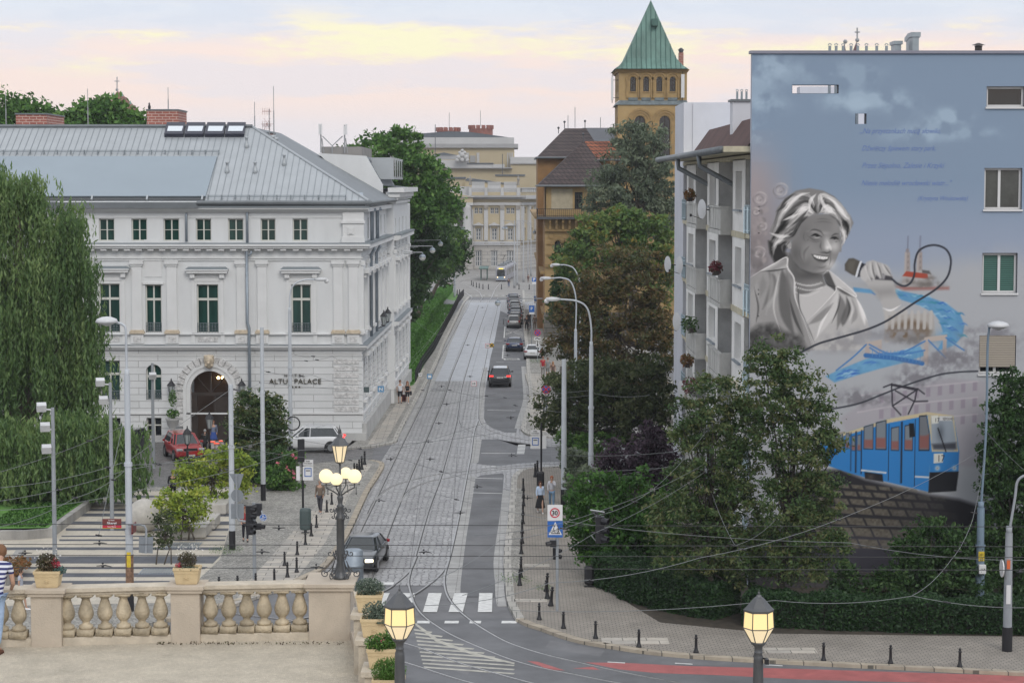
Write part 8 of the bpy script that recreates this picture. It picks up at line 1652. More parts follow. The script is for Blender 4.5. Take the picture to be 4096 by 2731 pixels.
def car(kind,paint,label,loc,rz,group=None,lit='',plate='',name='parked_car',brake=False,roofc=None,detail=True,rails=False):
 k=CK[kind];t=thing(name,label,'car',(0,0,0),group);w=k['w'];H=k['H'];st=k['st'];L0,L1=st[0][0],st[-1][0]
 mb=MB();mb.loft([ring_(*s)for s in st[::-1]])
 b=mb.build('body',paint,t,smooth=True);m=b.modifiers.new('sub','SUBSURF');m.levels=1;m.render_levels=1
 f0,r0=k['cb'];f1,r1=k['ct'];zb=k['st'][5][3]-.06;wb,wt=w*.9,w*.66
 def rg(f,r,ww,z,c=.12):return[(-ww,r+c,z),(-ww+.08,r,z),(ww-.08,r,z),(ww,r+c,z),(ww,f-c*2,z),(ww-.12,f,z),(-ww+.12,f,z),(-ww,f-c*2,z)]
 mb=MB();mb.loft([rg(f0,r0,wb,zb),rg(f1,r1,wt+.02,H-.05)]);g=mb.build('cabin_glass',M_cg,t)
 mb=MB();mb.loft([rg(f1+.03,r1-.03,wt+.03,H-.06),rg(f1-.02,r1+.02,wt-.02,H-.02),rg(f1-.25,r1+.2,wt-.2,H)]);mb.build('roof',roofc or paint,t,smooth=False)
 if rails:
  mb=MB()
  for s in(-1,1):mb.tube([(s*(wt-.02),f1-.1,H-.01),(s*(wt-.02),f1-.3,H+.05),(s*(wt-.02),r1+.3,H+.05),(s*(wt-.02),r1+.1,H)],.018,5)
  mb.build('roof_rails',M_chr,t)
 mb=MB();A=rg(f0,r0,wb,zb);B=rg(f1,r1,wt+.02,H-.05)
 for i in(0,1,2,3,4,5,6,7):
  if i in(0,1,2,3,5,6,4,7):mb.tube([A[i],B[i]],.035,5)
 for s in(-1,1):mb.tube([(s*wb,-.1,zb),(s*(wt+.025),-.12,H-.05)],.03,4)
 split(mb,'pillar',paint,t,.0)
 wy=(L0-.85,L1+.82);wr=.33 if kind!='suv' else.36
 for y in wy:
  for s in(-1,1):
   mb=MB();mb.tube([(s*(w-.03),y,wr),(s*(w+.006),y,wr)],wr+.07,18);mb.build('wheel_arch',M_blp2,t)
   mb=MB();mb.tube([(s*(w-.2),y,wr),(s*(w-.0),y,wr),(s*(w+.02),y,wr)],[wr,wr,wr*.93],18);wh=mb.build('wheel',M_tyre,t);mb=MB();mb.tube([(s*(w+.0),y,wr),(s*(w+.027),y,wr)],wr*.62,10);mb.build('rim',M_rim,wh)
 zl=st[2][3]-.13
 for s in(-1,1):
  mb=MB();mb.obox((s*(w-.25),L0-.06,zl),(.36,.12,.13),-s*.35);mb.build('headlight',M_hlit if 'f' in lit else M_hl,t,bevel=.02)
  zr_=st[-3][3]-.14;mb=MB();mb.obox((s*(w-.2),L1+.1,zr_),(.36 if kind!='hatch' else.2,.14,.13 if kind!='hatch' else.26),s*.4);mb.build('tail_light',M_tlit if 'r' in lit else M_tl,t,bevel=.02)
  mb=MB();mb.obox((s*(w+.08),f0-.45,zb+.1),(.2,.1,.13));mb.build('mirror',paint,t,bevel=.03)
 mb=MB();mb.box(-.42,.42,L0-.06,L0+.012,zl-.08,zl+.07);mb.box(-.7,.7,L0-.1,L0+.0,.3,.44);mb.build('grille',M_blp2,t)
 mb=MB();mb.box(-.7,.7,L1-.005,L1+.1,.3,.42);mb.build('rear_bumper',M_blp2,t)
 for y,z,d in((L0+.02,.47,1),(L1-.02,.68 if kind!='suv' else.86,-1)):
  mb=MB();mb.box(-.26,.26,y-.01,y+.01,z-.055,z+.055);pl_=mb.build('number_plate',M_plate,t)
  if plate and detail:mb=text_mb(plate,.1,extrude=.001);mb.xform(Matrix.Translation((0,y+d*.012,z-.035))@Matrix.Rotation(math.pi if d>0 else 0,4,'Z'));mb.build('plate_letters',M_black,pl_)
 t.location=loc;t.rotation_euler=(0,0,rz);return t
P_bk=pm('paint_black',(.012,.013,.016),.25,var=0,coat=1);P_gr=pm('paint_graphite',(.035,.042,.05),.3,metal=.4,var=0,coat=1);P_wh=pm('paint_white',(.68,.69,.70),.3,var=0,coat=1);P_rd=pm('paint_red',(.36,.018,.02),.3,var=0,coat=1);P_nv=pm('paint_navy',(.015,.03,.08),.25,metal=.3,var=0,coat=1);P_sv=pm('paint_silver',(.34,.34,.33),.3,metal=.6,var=0,coat=1);P_db=pm('paint_brown_grey',(.07,.062,.06),.3,metal=.4,var=0,coat=1)
P_bw=pm('black_roof_painted_sky_sheen',(.20,.21,.22),.15,metal=.3,var=0,coat=1)  # sky reflection put into the black car's roof colour as pale grey
pi=math.pi
car('sedan',P_gr,'dark grey sedan with a lit headlight driving towards the crossing on the tram tracks',(-6.75,95.9,0),pi-.10,None,'f',name='moving_car',roofc=P_gr)
car('suv',P_wh,'white crossover car parked sideways in front of the hotel corner',(-13.1,137.2,0),pi/2,None,'r',rails=True)
car('suv',P_rd,'red crossover car facing the camera beside the arched hotel portal',(-20.7,133.6,0),pi+.35,None,'',plate='W 47392 S')
car('hatch',P_gr,'dark car half hidden behind the willow and the floodlight mast by the hotel',(-24.8,136.5,0),pi-.25)
car('suv',P_bk,'black crossover car with lit red tail lights driving away in the asphalt lane',(-1.0,182.6,0),-.01,None,'r',plate='WE 8835Z',name='moving_car',roofc=P_bw,rails=True)
car('sedan',P_nv,'dark blue sedan parked alone in the lane behind the white sedan',(.25,221,0),0,plate='DW 2F8P5')
car('sedan',P_wh,'white sedan pulled half onto the pavement beside the no stopping sign',(2.15,211.2,0),-.06,plate='DW 7725')
sh_=car('hatch',P_sv,'silver hatchback at the near end of the parked row, bicycle wheels showing beside it',(.22,256.5,0),0,'parked cars in the row before the tram square',plate='DW 415')
for(x,y,w)in((-1.05,257.3,.34),(1.35,256.8,.3)):
 mb=MB();mb.tube([(x,y+w*math.cos(s),w+.3+w*math.sin(s))for s in np.linspace(0,6.28,16)],.03,5);mb.tube([(x,y,w+.3),(x,y+.9,.9),(x,y+.5,.5)],.02,4);tag(mb.build('bicycle',M_black),'bicycle leaning on the %s side of the silver hatchback'%('left' if x<0 else 'right'),'bicycle')
src=[car('hatch',P_db,'brown grey car parked directly beyond the silver hatchback',(.4,262.6,0),0,'parked cars in the row before the tram square'),car('sedan',P_nv,'second dark car beyond the silver hatchback, navy blue',(.45,269,0),0,'parked cars in the row before the tram square')]
for k,lab in enumerate(('third dark car beyond the silver hatchback in the parked row','fourth car beyond the silver hatchback in the parked row','fifth car beyond the silver hatchback in the parked row','sixth car beyond the silver hatchback in the parked row','seventh car beyond the silver hatchback in the parked row','last and farthest car of the parked row before the tram square')):
 y=275.5+k*6.8;copy_tree(src[k%2],(.5-.07*k,y,gz(y)),0,lab,swap={('paint_brown_grey' if k%2==0 else 'paint_navy'):(P_gr,P_bk,P_sv,P_nv,P_gr,P_nv)[k]})
van=thing('white_van','white van behind the trees at the far left of the tram square','van',G(1784,1101));x,y,z=van.location;mb=MB();mb.loft([[(x-1,y+a,z+.4),(x+1,y+a,z+.4),(x+1,y+a,z+h*.6),(x+.85,y+a,z+h),(x-.85,y+a,z+h),(x-1,y+a,z+h*.6)]for a,h in((0,1.2),(.5,1.5),(1.2,2.3),(5,2.4))]);mb.build('body',P_wh,van)
mb=MB();mb.poly([(x-.8,y+.52,z+1.5),(x+.8,y+.52,z+1.5),(x+.75,y+1.1,z+2.2),(x-.75,y+1.1,z+2.2)]);mb.build('windscreen',M_cg,van)
for s in(-1,1):
 for a in(.9,4):mb=MB();mb.tube([(x+s*.85,y+a,z+.36),(x+s*1.02,y+a,z+.36)],.36,12);mb.build('wheel',M_tyre,van)
T=G(2004,1127);ty=T[1];tz=gz(ty);tr=thing('tram','silver grey tram with pale blue front and yellow route display at the far stop','tram',(T[0],ty,tz))
M_ts=pm('tram_silver',(.30,.30,.33),.4,metal=.2,var=.05);M_tb=pm('tram_pale_blue',(.20,.27,.33),.4,var=0);dxy=.075
def tx(a):return T[0]+dxy*a
def sec(a,w,z0,z1,fy=0):return[(tx(a)-w,ty+a,tz+z0),(tx(a)+w,ty+a,tz+z0),(tx(a)+w,ty+a+fy*.0,tz+z1-.3),(tx(a)+w*.8,ty+a+fy,tz+z1),(tx(a)-w*.8,ty+a+fy,tz+z1),(tx(a)-w,ty+a,tz+z1-.3)]
for i,(a0,a1)in enumerate(((0,6),(6.4,14),(14.4,22),(22.4,30))):
 mb=MB();mb.loft(([sec(0,.9,.3,2.2,.5),sec(.15,1.1,.28,2.9,.7),sec(.6,1.22,.25,3.4,.4)]if i==0 else[sec(a0,1.22,.25,3.4)])+[sec(a1,1.22,.25,3.4)]);mb.build('carriage',M_ts,tr)
 mb=MB()
 for s in(-1,1):
  A_=max(a0,.9);mb.poly([(tx(A_+.3)+s*1.235,ty+A_+.3,tz+1.4),(tx(a1-.3)+s*1.235,ty+a1-.3,tz+1.4),(tx(a1-.3)+s*1.235,ty+a1-.3,tz+2.7),(tx(A_+.3)+s*1.235,ty+A_+.3,tz+2.7)])
 mb.build('side_windows',M_cg,tr);mb=MB();mb.box(tx(a0)-.7,tx(a0)+.8,ty+a0+1.5,ty+a1-1,tz+3.4,tz+3.75);mb.build('roof_equipment',M_zincd,tr)
mb=MB();mb.poly([(T[0]-.85,ty-.06,tz+1.25),(T[0]+.85,ty-.06,tz+1.25),(T[0]+.8,ty-.01,tz+2.75),(T[0]-.8,ty-.01,tz+2.75)]);mb.build('windscreen',M_cg,tr)
mb=MB();mb.box(T[0]-1.0,T[0]+1.0,ty-.08,ty+.1,tz+.5,tz+1.2);mb.build('front_panel',M_tb,tr,bevel=.05)
mb=MB();mb.box(T[0]-.5,T[0]+.5,ty-.1,ty-.02,tz+2.8,tz+3.02);mb.build('route_display',pm('amber_display',(.5,.4,.05),.5,var=0,emit=.8,ecol=(1,.8,.08)),tr)
for s in(-1,1):mb=MB();mb.sphere((T[0]+s*.78,ty-.12,tz+1.0),.12,10,6);mb.build('headlight',pm('tram_lamp',(1,.7,.4),.3,var=0,emit=2,ecol=(1,.6,.3)),tr)
mb=MB();mb.box(T[0]-1.1,T[0]+1.1,ty+.3,ty+5,tz+.02,tz+.25);mb.build('bogie',M_black,tr)
mb=MB();p=at(1960,1010,ty+8);mb.tube([(tx(8),ty+8,tz+3.6),(tx(9)-.3,ty+9,tz+4.6),(tx(8)+.2,ty+8,tz+5.6)],.06,4);mb.tube([(tx(8)-.8,ty+8,tz+5.6),(tx(8)+.9,ty+8,tz+5.6)],.05,4);mb.build('pantograph',M_black,tr)
st=thing('tram_shelter','green framed glass tram shelter left of the distant tram','shelter',G(1955,1120));x,y,z=st.location;mb=MB()
for a in range(5):
 for s in(0,1.4):mb.tube([(x-.4-s,y-2+a*3,z),(x-.4-s,y-2+a*3,z+2.6)],.06,5)
mb.box(x-2.2,x-.1,y-3,y+11,z+2.6,z+2.75);mb.build('frame',pm('shelter_green',(.05,.12,.10),.5,var=.1),st);mb=MB();mb.box(x-1.82,x-1.8,y-2,y+10,z+.4,z+2.3);mb.build('glass',M_glassd,st)
M_skin=pm('skin',(.45,.27,.19),.6,var=.06,vs=10);CM={}
def cm(c):
 k='cloth_%d_%d_%d'%tuple(int(x*255)for x in c)
 return pm(k,c,.85,var=.14,vs=9,bump=.2,bs=30)
def skin(name,mat,V,E,R,parent,sub=1,root=0):
 me=bpy.data.meshes.new(name);me.from_pydata(V,E,[]);me.materials.append(mat);o=bpy.data.objects.new(name,me);COL.objects.link(o);o.parent=parent
 o.modifiers.new('skin','SKIN').use_smooth_shade=True
 sv=me.skin_vertices[0].data if me.skin_vertices else None
 if sv is None:
  bm=bmesh.new();bm.from_mesh(me);bm.verts.layers.skin.verify();bm.to_mesh(me);bm.free();sv=me.skin_vertices[0].data
 for i,r in enumerate(R):sv[i].radius=(r if isinstance(r,tuple)else(r,r));sv[i].use_root=(i==root)
 if sub:m=o.modifiers.new('sub','SUBSURF');m.levels=sub;m.render_levels=sub
 return o
def person(label,loc,rz=0,h=1.72,top=(.3,.3,.3),bot=(.05,.05,.08),hair=(.05,.03,.02),longhair=False,skirt=None,shorts=False,sleeve=1,step=.22,arm=(0,0),lean=0,shoe=(.05,.05,.05),woman=False,bald=False,stripes=None,elbow=(.25,.25),armup=None,bag=None):
 """figure facing local -y; lean bends the torso forward at the hips (radians)"""
 s=h/1.75;t=thing('person',label,'person',(0,0,0));hip=.93;sw=.19 if not woman else.165
 def up(x,y,z):
  y2=y*math.cos(lean)-(z-hip)*math.sin(lean);z2=hip+(z-hip)*math.cos(lean)+y*math.sin(lean);return(x*s,y2*s,z2*s)
 V=[(0,0,hip*s),up(0,0,1.12),up(0,.0,1.34),up(0,0,1.48),up(0,-.02,1.56),up(0,-.035,1.64),up(0,-.02,1.72)];R=[(.12,.085),(.10,.075),(.12,.08),.052,(.062,.075),(.078,.098),(.06,.075)];E=[(i,i+1)for i in range(6)]
 def add(p,r,a):V.append(p);R.append(r);E.append((a,len(V)-1));return len(V)-1
 H=[];A=[];LEG=[]
 for k,sd in enumerate((-1,1)):
  sh=add(up(sd*sw,.01,1.41),.055,2);aw,ab=arm[k],elbow[k]
  if armup and armup[k]:el=up(*armup[k][0]);wr=up(*armup[k][1])
  else:el=up(sd*(sw+.05),.02-aw*.28,1.13);wr=up(sd*(sw+.05-.02),.0-aw*.28-ab*.3,.90+ab*.12)
  e=add(el,.038,sh);w=add(wr,.026,e);d=(Vector(wr)-Vector(el)).normalized();hd=Vector(wr)+d*.055*s;hn=add(tuple(hd),.030,w);A.append((V[sh],el,wr))
  sx=Vector((0,1,0))if abs(d.y)<.8 else Vector((1,0,0))
  for f in range(4):b=hd+d*.035*s+sx*(f-1.5)*.018*s;m1=add(tuple(b),.009,hn);add(tuple(b+d*(.05-.008*abs(f-1.2))*s+Vector((0,-.012*s,0))),.007,m1)
  th=add(tuple(Vector(wr)+d*.03*s-sx*.035*s),.010,w);add(tuple(Vector(wr)+d*.07*s-sx*.05*s),.008,th)
  H.append(hn)
 for k,sd in enumerate((-1,1)):
  st_=step*(1 if k else-1);hp=add((sd*.09*s,0,(hip-.06)*s),.085,0);kn=(sd*.1*s,(-st_*.55-.02)*s,.49*s);kn_=add(kn,.056,hp);an=(sd*.1*s,(-st_+.03 if st_<0 else-st_+.02)*s,(.09 if st_>0 else.12)*s);an_=add(an,.036,kn_);ft=(an[0],an[1]-.13*s,.045*s);add(ft,.034,an_);LEG.append((V[hp],kn,an,ft))
 skin('body',M_skin,V,E,[tuple(q*s for q in r)if isinstance(r,tuple)else r*s for r in R],t)
 def sk(nm,mat,chains,sub=1):
  v=[];e=[];r=[];idx={}
  for ch in chains:
   pr=None
   for p,q in ch:
    kx=tuple(round(c,4)for c in p)
    if kx not in idx:idx[kx]=len(v);v.append(p);r.append(tuple(a*s for a in q)if isinstance(q,tuple)else q*s)
    i=idx[kx]
    if pr is not None and pr!=i:e.append((pr,i))
    pr=i
  return skin(nm,mat,v,e,r,t,sub)
 ch=[[((0,0,(hip-.09)*s),(.165,.12)),(V[0],(.165,.125)),(V[1],(.14,.105)),(V[2],(.165,.11)),(V[3],.06)]]
 if woman and not skirt:ch[0][0]=(V[0],(.17,.125))
 for k in(0,1):
  sh,el,wr=A[k];c=[(V[2],(.165,.11)),(sh,.07)]
  if sleeve>=.5:c.append((tuple(Vector(sh).lerp(Vector(el),min(1,sleeve*1.0 if sleeve<1 else 1))),.052))
  if sleeve>=1:c.append((tuple(Vector(el).lerp(Vector(wr),.92)),.036))
  ch.append(c)
 sk('top',stripes or cm(top),ch)
 if skirt:
  mb=MB();n=18;L_=skirt;rings=[]
  for q in np.linspace(0,1,6):rr=(.15+.13*q)*s;z=(1.0-L_*q)*s;rings.append([(rr*math.cos(a)*(1+.06*math.sin(a*5)*q),rr*.85*math.sin(a)*(1+.06*math.cos(a*4)*q)-.0,z)for a in np.linspace(0,2*pi,n,endpoint=False)])
  mb.loft(rings);mb.build('skirt',cm(bot),t,smooth=True)
 else:
  c=[]
  for hp,kn,an,ft in LEG:c.append([(V[0],(.165,.118)),(hp,.10),(kn,.072)]+([]if shorts else[(tuple(Vector(kn).lerp(Vector(an),.92)),.055)]))
  sk('shorts' if shorts else 'trousers',cm(bot),c)
 for hp,kn,an,ft in LEG:
  mb=MB();a=Vector(an);mb.loft([[(a.x+x*s,a.y+y*s,z*s)for x,y,z in((-w_,yy,0),(w_,yy,0),(w_,yy,zz*.6),(w_*.5,yy,zz),(-w_*.5,yy,zz),(-w_,yy,zz*.6))]for yy,w_,zz in((.07,.03,.08),(.04,.042,.10),(-.06,.045,.09),(-.15,.045,.06),(-.2,.03,.04))][::-1]);mb.build('shoe',cm(shoe),t,smooth=True)
 hc=Vector(V[5]);mb=MB()
 if not bald:
  mb.sphere(hc+Vector((0,.018*s,.025*s)),.098*s,12,8,sz=1.18);mb.v=[(p[0]*1,(p[1]if p[1]>hc.y-.055*s or p[2]>hc.z+.055*s else hc.y-.055*s),p[2])for p in mb.v]
  if longhair:mb.loft([[(hc.x+r_*math.cos(a)*s,hc.y+.055*s+r_*.5*math.sin(a)*s,hc.z-z_*s)for a in np.linspace(0,2*pi,10,endpoint=False)]for z_,r_ in((0,.1),(.12,.115),(.28,.09),(.33,.05))])
 else:mb.sphere(hc+Vector((0,.03*s,.0)),.088*s,12,8,sz=1.0)
 mb.build('hair',cm(hair),t,smooth=True)
 mb=MB();f=hc+Vector((0,-.088*s,0));mb.lathe([(.001,-.005),(.016*s,-.0),(.006*s,.04*s)],f+Vector((0,-.012*s,-.025*s)),6)
 for sd in(-1,1):mb.sphere(hc+Vector((sd*.078*s,.0,-.01*s)),.02*s,6,5)
 mb.build('nose_and_ears',M_skin,t,smooth=True)
 mb=MB()
 for sd in(-1,1):mb.sphere(f+Vector((sd*.03*s,.006*s,.012*s)),.009*s,6,5)
 mb.box(f.x-.022*s,f.x+.022*s,f.y-.0*s,f.y+.01*s,f.z-.052*s,f.z-.045*s);split(mb,'eye_and_mouth',cm((.06,.02,.02)),t)
 if bag:
  mb=MB();w=Vector(A[bag[0]][2]);mb.obox(w+Vector(bag[1])*s,(.14,.34,.3));mb.tube([w+Vector((0,0,.0)),w+Vector(bag[1])*s+Vector((0,0,.15))],.012,4);tag(mb.build('handbag',cm((.02,.02,.025)),bevel=.03),bag[2],'bag');b_=bpy.context.scene.objects[-1]if False else None
  o_=[x for x in COL.objects if x.name.startswith('handbag')][-1];R=Matrix.Rotation(rz,3,'Z');o_.location=Vector(loc)+R@Vector(o_.location);o_.rotation_euler=(0,0,rz)
 t.location=loc;t.rotation_euler=(0,0,rz);return t
def PG(u,v,z=PV):p=G(u,v,z);return p
M_str=None
m_,nt_,b_=newmat('navy_white_stripes');tc_=nd(nt_,'ShaderNodeTexCoord');wv=nd(nt_,'ShaderNodeTexWave',i_Scale=4.0,i_Distortion=.0);wv.bands_direction='Z';cr_=nd(nt_,'ShaderNodeValToRGB');cr_.color_ramp.interpolation='CONSTANT';cr_.color_ramp.elements[0].color=(.03,.035,.13,1);cr_.color_ramp.elements[1].position=.5;cr_.color_ramp.elements[1].color=(.6,.62,.68,1)
nt_.links.new(tc_.outputs['Object'],wv.inputs['Vector']);nt_.links.new(wv.outputs['Fac'],cr_.inputs['Fac']);nt_.links.new(cr_.outputs['Color'],b_.inputs['Base Color']);b_.inputs['Roughness'].default_value=.85;M_str=m_
person('man in a navy and white striped shirt leaning on the balustrade at the left edge',(-8.73,35.55,TZ),pi-.15,1.85,bot=(.30,.40,.55),hair=(.16,.08,.04),bald=False,stripes=M_str,sleeve=.55,lean=.42,step=.12,shoe=(.12,.05,.03),armup=(((-.24,-.12,1.15),(-.1,-.42,1.12)),((.24,-.12,1.15),(.1,-.42,1.12))))
person('pedestrian with white sneakers mostly hidden behind the leftmost pier',PG(84,2440),pi/2,1.7,(.4,.42,.48),(.38,.42,.5),shorts=True,shoe=(.7,.7,.7),sleeve=.5)
person('woman in a red jacket and black trousers walking behind the left traffic lights',PG(982,2164),.15,1.68,(.30,.03,.03),(.012,.012,.02),(.20,.06,.03),woman=True,step=.15,arm=(.3,.4),elbow=(.7,.7))
person('man with patterned trousers half hidden behind the lit globes of the candelabra lamp',PG(1281,2053),-.4,1.8,(.16,.12,.09),(.05,.05,.06),(.25,.24,.22),step=.12,shoe=(.35,.35,.35))
person('woman in a light blue blouse and long black skirt on the right pavement',PG(2161,2050),.1,1.66,(.45,.55,.70),(.012,.012,.014),(.06,.025,.02),woman=True,longhair=True,skirt=.72,step=.3,shoe=(.65,.62,.6),arm=(.3,-.3))
person('red haired woman in a striped white shirt and blue jeans on the right pavement',PG(2207,2030),-.05,1.70,(.50,.50,.53),(.16,.26,.38),(.28,.09,.04),woman=True,step=.2,armup=(None,((.2,-.16,1.2),(.02,-.2,1.42))),shoe=(.4,.4,.4))
person('young man in a white shirt and black shorts walking past the hotel',PG(1600.5,1613),.05,1.83,(.62,.63,.66),(.012,.012,.014),(.10,.04,.02),shorts=True,sleeve=.55,step=.14,shoe=(.02,.02,.02))
person('young woman in a black cropped top and shorts beside the man in white',PG(1630,1612),-.05,1.72,(.015,.015,.015),(.02,.02,.025),(.22,.08,.03),woman=True,longhair=True,shorts=True,sleeve=0,step=.3,shoe=(.6,.6,.6),bag=(1,(.08,0,-.12),'black bag carried by the woman in the black cropped top'))
p=PG(1615,1608);mb=MB();mb.box(p[0]-.17,p[0]+.17,p[1]-.12,p[1]+.12,p[2]+.06,p[2]+.6);mb.tube([(p[0]-.1,p[1]+.1,p[2]+.6),(p[0]-.1,p[1]+.16,p[2]+.95),(p[0]+.1,p[1]+.16,p[2]+.95),(p[0]+.1,p[1]+.1,p[2]+.6)],.012,4);tag(mb.build('suitcase',cm((.08,.03,.03)),bevel=.03),'dark red wheeled suitcase between the walking couple','suitcase')
a=person('person in dark clothes carrying an umbrella on the park path',PG(1634,1352,.01),0,1.75,(.02,.02,.025),(.015,.015,.02),step=.2)
p=a.location;mb=MB();mb.lathe([(.58,1.85),(.50,2.0),(.3,2.12),(.02,2.18)],(p[0]+.05,p[1],p[2]),12,caps=False);mb.tube([(p[0]+.15,p[1]-.15,p[2]+1.1),(p[0]+.05,p[1],p[2]+2.2)],.012,4);tag(mb.build('umbrella',cm((.12,.08,.09))),'dark mauve umbrella above the person on the park path','umbrella')
person('person in a blue outfit standing in the arched hotel portal',(at(849,1700,139)[0],139.5,.0),.2,1.75,(.14,.17,.24),(.03,.07,.25),(.16,.06,.03),skirt=.5,step=.1,shoe=(.5,.45,.4))
person('grey haired person seen from behind near the red car',(at(819,1700,135)[0],135,0),pi-.3,1.68,(.03,.035,.035),(.03,.03,.035),(.30,.30,.29),step=.1)
person('dark haired person in black behind the yellow green plaza trees',PG(692,2010),.4,1.75,(.012,.012,.015),(.012,.012,.015),(.03,.02,.02),step=.12)
person('man in a red shirt and light trousers on the far right pavement',PG(2172,1507),pi,1.80,(.38,.02,.03),(.32,.30,.28),(.25,.12,.08),sleeve=.55,step=.18,shoe=(.2,.15,.12))
person('man in a grey shirt and grey shorts beside the man in red',PG(2191,1510),pi,1.78,(.24,.25,.25),(.2,.2,.19),(.2,.13,.1),sleeve=.55,shorts=True,step=.14)
person('woman with long fair hair in a brown dress nearest of the three far right walkers',PG(2212,1524),.1,1.7,(.14,.09,.07),(.10,.07,.055),(.35,.18,.07),woman=True,longhair=True,skirt=.6,sleeve=.5)
person('person in black half hidden by the overhanging branches of the right pavement',PG(2181,1660),pi,1.75,(.02,.02,.025),(.07,.08,.10),step=.18)
person('cyclist in black standing with a bicycle beyond the round no stopping sign',PG(2106,1322),.3,1.76,(.03,.025,.025),(.012,.012,.015),(.12,.05,.03),step=.12)
person('person in black behind the standing cyclist',PG(2117,1310),pi,1.85,(.012,.012,.015),(.015,.015,.02),step=.1)
person('person in sandy clothes walking by the stone base of the ochre building',PG(2139,1319),pi,1.75,(.17,.13,.10),(.15,.10,.07),(.1,.05,.03),step=.2)
person('pedestrian in dark jacket waiting in front of the distant tram',PG(2035,1150),0,1.75,(.03,.025,.03),(.08,.11,.18),step=.12)
person('pedestrian on the pavement right of the distant tram',PG(2113,1130),.1,1.7,(.10,.05,.05),(.12,.08,.07),step=.12)
person('person in dark clothes walking a dog at the left of the tram square',PG(1817,1139),pi/2,1.75,(.02,.02,.025),(.02,.02,.025),step=.2)
d=PG(1794,1143);mb=MB();mb.loft([[(d[0]+x*.9,d[1]+r*math.cos(a),d[2]+.42+r*math.sin(a)+(.12 if x<-.35 else 0))for a in np.linspace(0,2*pi,8,endpoint=False)]for x,r in((-.62,.04),(-.5,.08),(-.38,.07),(-.25,.12),(0,.11),(.2,.09),(.32,.10),(.4,.04))][::-1])
for x in(-.2,-.14,.24,.3):mb.tube([(d[0]+x*.9,d[1],d[2]+.4),(d[0]+x*.9+.02,d[1],d[2]+.2),(d[0]+x*.9,d[1],d[2])],[.05,.03,.025],6)
mb.tube([(d[0]+.34,d[1],d[2]+.45),(d[0]+.5,d[1],d[2]+.6)],[.03,.012],5);tag(mb.build('dog',cm((.12,.08,.05)),smooth=True),'small brown dog trotting at the left of the tram square','dog')
c=PG(2119,1335);t=thing('bicycle','black bicycle held by the standing cyclist on the right pavement','bicycle',c);x,y,z=c
for a in(-.52,.52):
 mb=MB();mb.tube([(x+a*.35,y+a+.34*math.cos(s),z+.34+.34*math.sin(s))for s in np.linspace(0,2*pi,18)],.022,5)
 for k in range(6):mb.tube([(x+a*.35,y+a,z+.34),(x+a*.35,y+a+.33*math.cos(k*1.05),z+.34+.33*math.sin(k*1.05))],.005,3)
 mb.build('wheel',M_tyre,t)
mb=MB();f=lambda a,h:(x+a*.35,y+a,z+h)
for P in([f(-.52,.34),f(-.15,.36),f(-.25,.85)],[f(-.15,.36),f(.4,.8),f(-.22,.75)],[f(.52,.34),f(.38,.95)],[f(-.52,.34),f(-.22,.75)]):mb.tube(P,.018,5)
mb.tube([(x+.13-.25,y+.38,z+1.0),(x+.13+.25,y+.38,z+1.0)],.014,5);mb.obox(f(-.27,.9),(.14,.26,.06));mb.build('frame',M_black,t)
NB=[0]
def bollard(h=.66):
 t=thing('bollard','x','bollard',(0,0,0));k=h/.66;mb=MB();mb.lathe([(.10*k,0),(.098*k,.03*k),(.07*k,.10*k),(.052*k,.20*k),(.045*k,.5*k),(.058*k,.51*k),(.058*k,.535*k),(.04*k,.55*k)],(0,0,0),12);mb.build('post',M_black,t,smooth=True)
 mb=MB();mb.sphere((0,0,.60*k),.05*k,10,8);mb.build('knob',M_black,t,smooth=True);mb=MB();mb.tube([(.065*k*math.cos(a),.065*k*math.sin(a),.52*k)for a in np.linspace(0,2*pi,13)],.010,5);mb.build('ring',M_black,t);return t
B0=bollard(.66);used_=[False];ORD='first second third fourth fifth sixth seventh eighth ninth tenth eleventh twelfth thirteenth fourteenth fifteenth sixteenth seventeenth eighteenth'.split()
def bols(pts,lab,grp,s=1.0,tilt=0):
 for i,(u,v)in enumerate(pts):
  p=G(u,v,PV);l=lab.replace('#',ORD[i])
  if not used_[0]:used_[0]=True;o=B0;o.location=p;o['label']=l;o['group']=grp;o.scale=(s,)*3
  else:o=copy_tree(B0,p,NR.rand()*6,l,grp,scale=s)
  o.rotation_euler=(tilt*NR.rand(),tilt*(NR.rand()-.5)*2,0)
z8=lambda L:[(800+x/2.296,2048+y/2.296)for x,y in L];z6=lambda L:[(800+x/2.296,1600+y/2.296)for x,y in L];z5=lambda L:[(1750+x/2.296,1700+y/2.296)for x,y in L];z9=lambda L:[(1950+x/2.296,2048+y/2.296)for x,y in L];z2=lambda L:[(2900+x/1.967,2048+y/1.967)for x,y in L]
bols([(220,2534)],'single bollard seen between the balusters right of the leftmost pier','bollards of the left pavement')
bols(z8([(175,735),(345,725),(512,700),(683,660),(803,595),(888,550)]),'# bollard from the left in the row curving along the left kerb by the crossing','bollards of the left pavement',1.05)
bols(z8([(777,490),(893,390),(968,300),(1022,218),(1070,140)])+z6([(1165,1027),(1210,957)]),'# bollard counted from the crossing in the straight row on the left pavement','bollards of the left pavement')
bols(z6([(1418,705),(1442,708),(1463,670),(1486,638),(1512,592)]),'# bollard from the near end of the tight row at the driveway corner','bollards of the left pavement',1.3)
bols(z5([(755,1470),(765,1395),(768,1345),(770,1180),(778,1085),(778,990),(785,905),(785,825),(790,740),(790,670),(787,600)]),'# bollard counted from the crossing along the right kerb','bollards of the right pavement',1.1)
bols(z5([(897,475),(918,445)]),'# bollard of the pair beside the right tram stop bin','bollards of the right pavement',1.25)
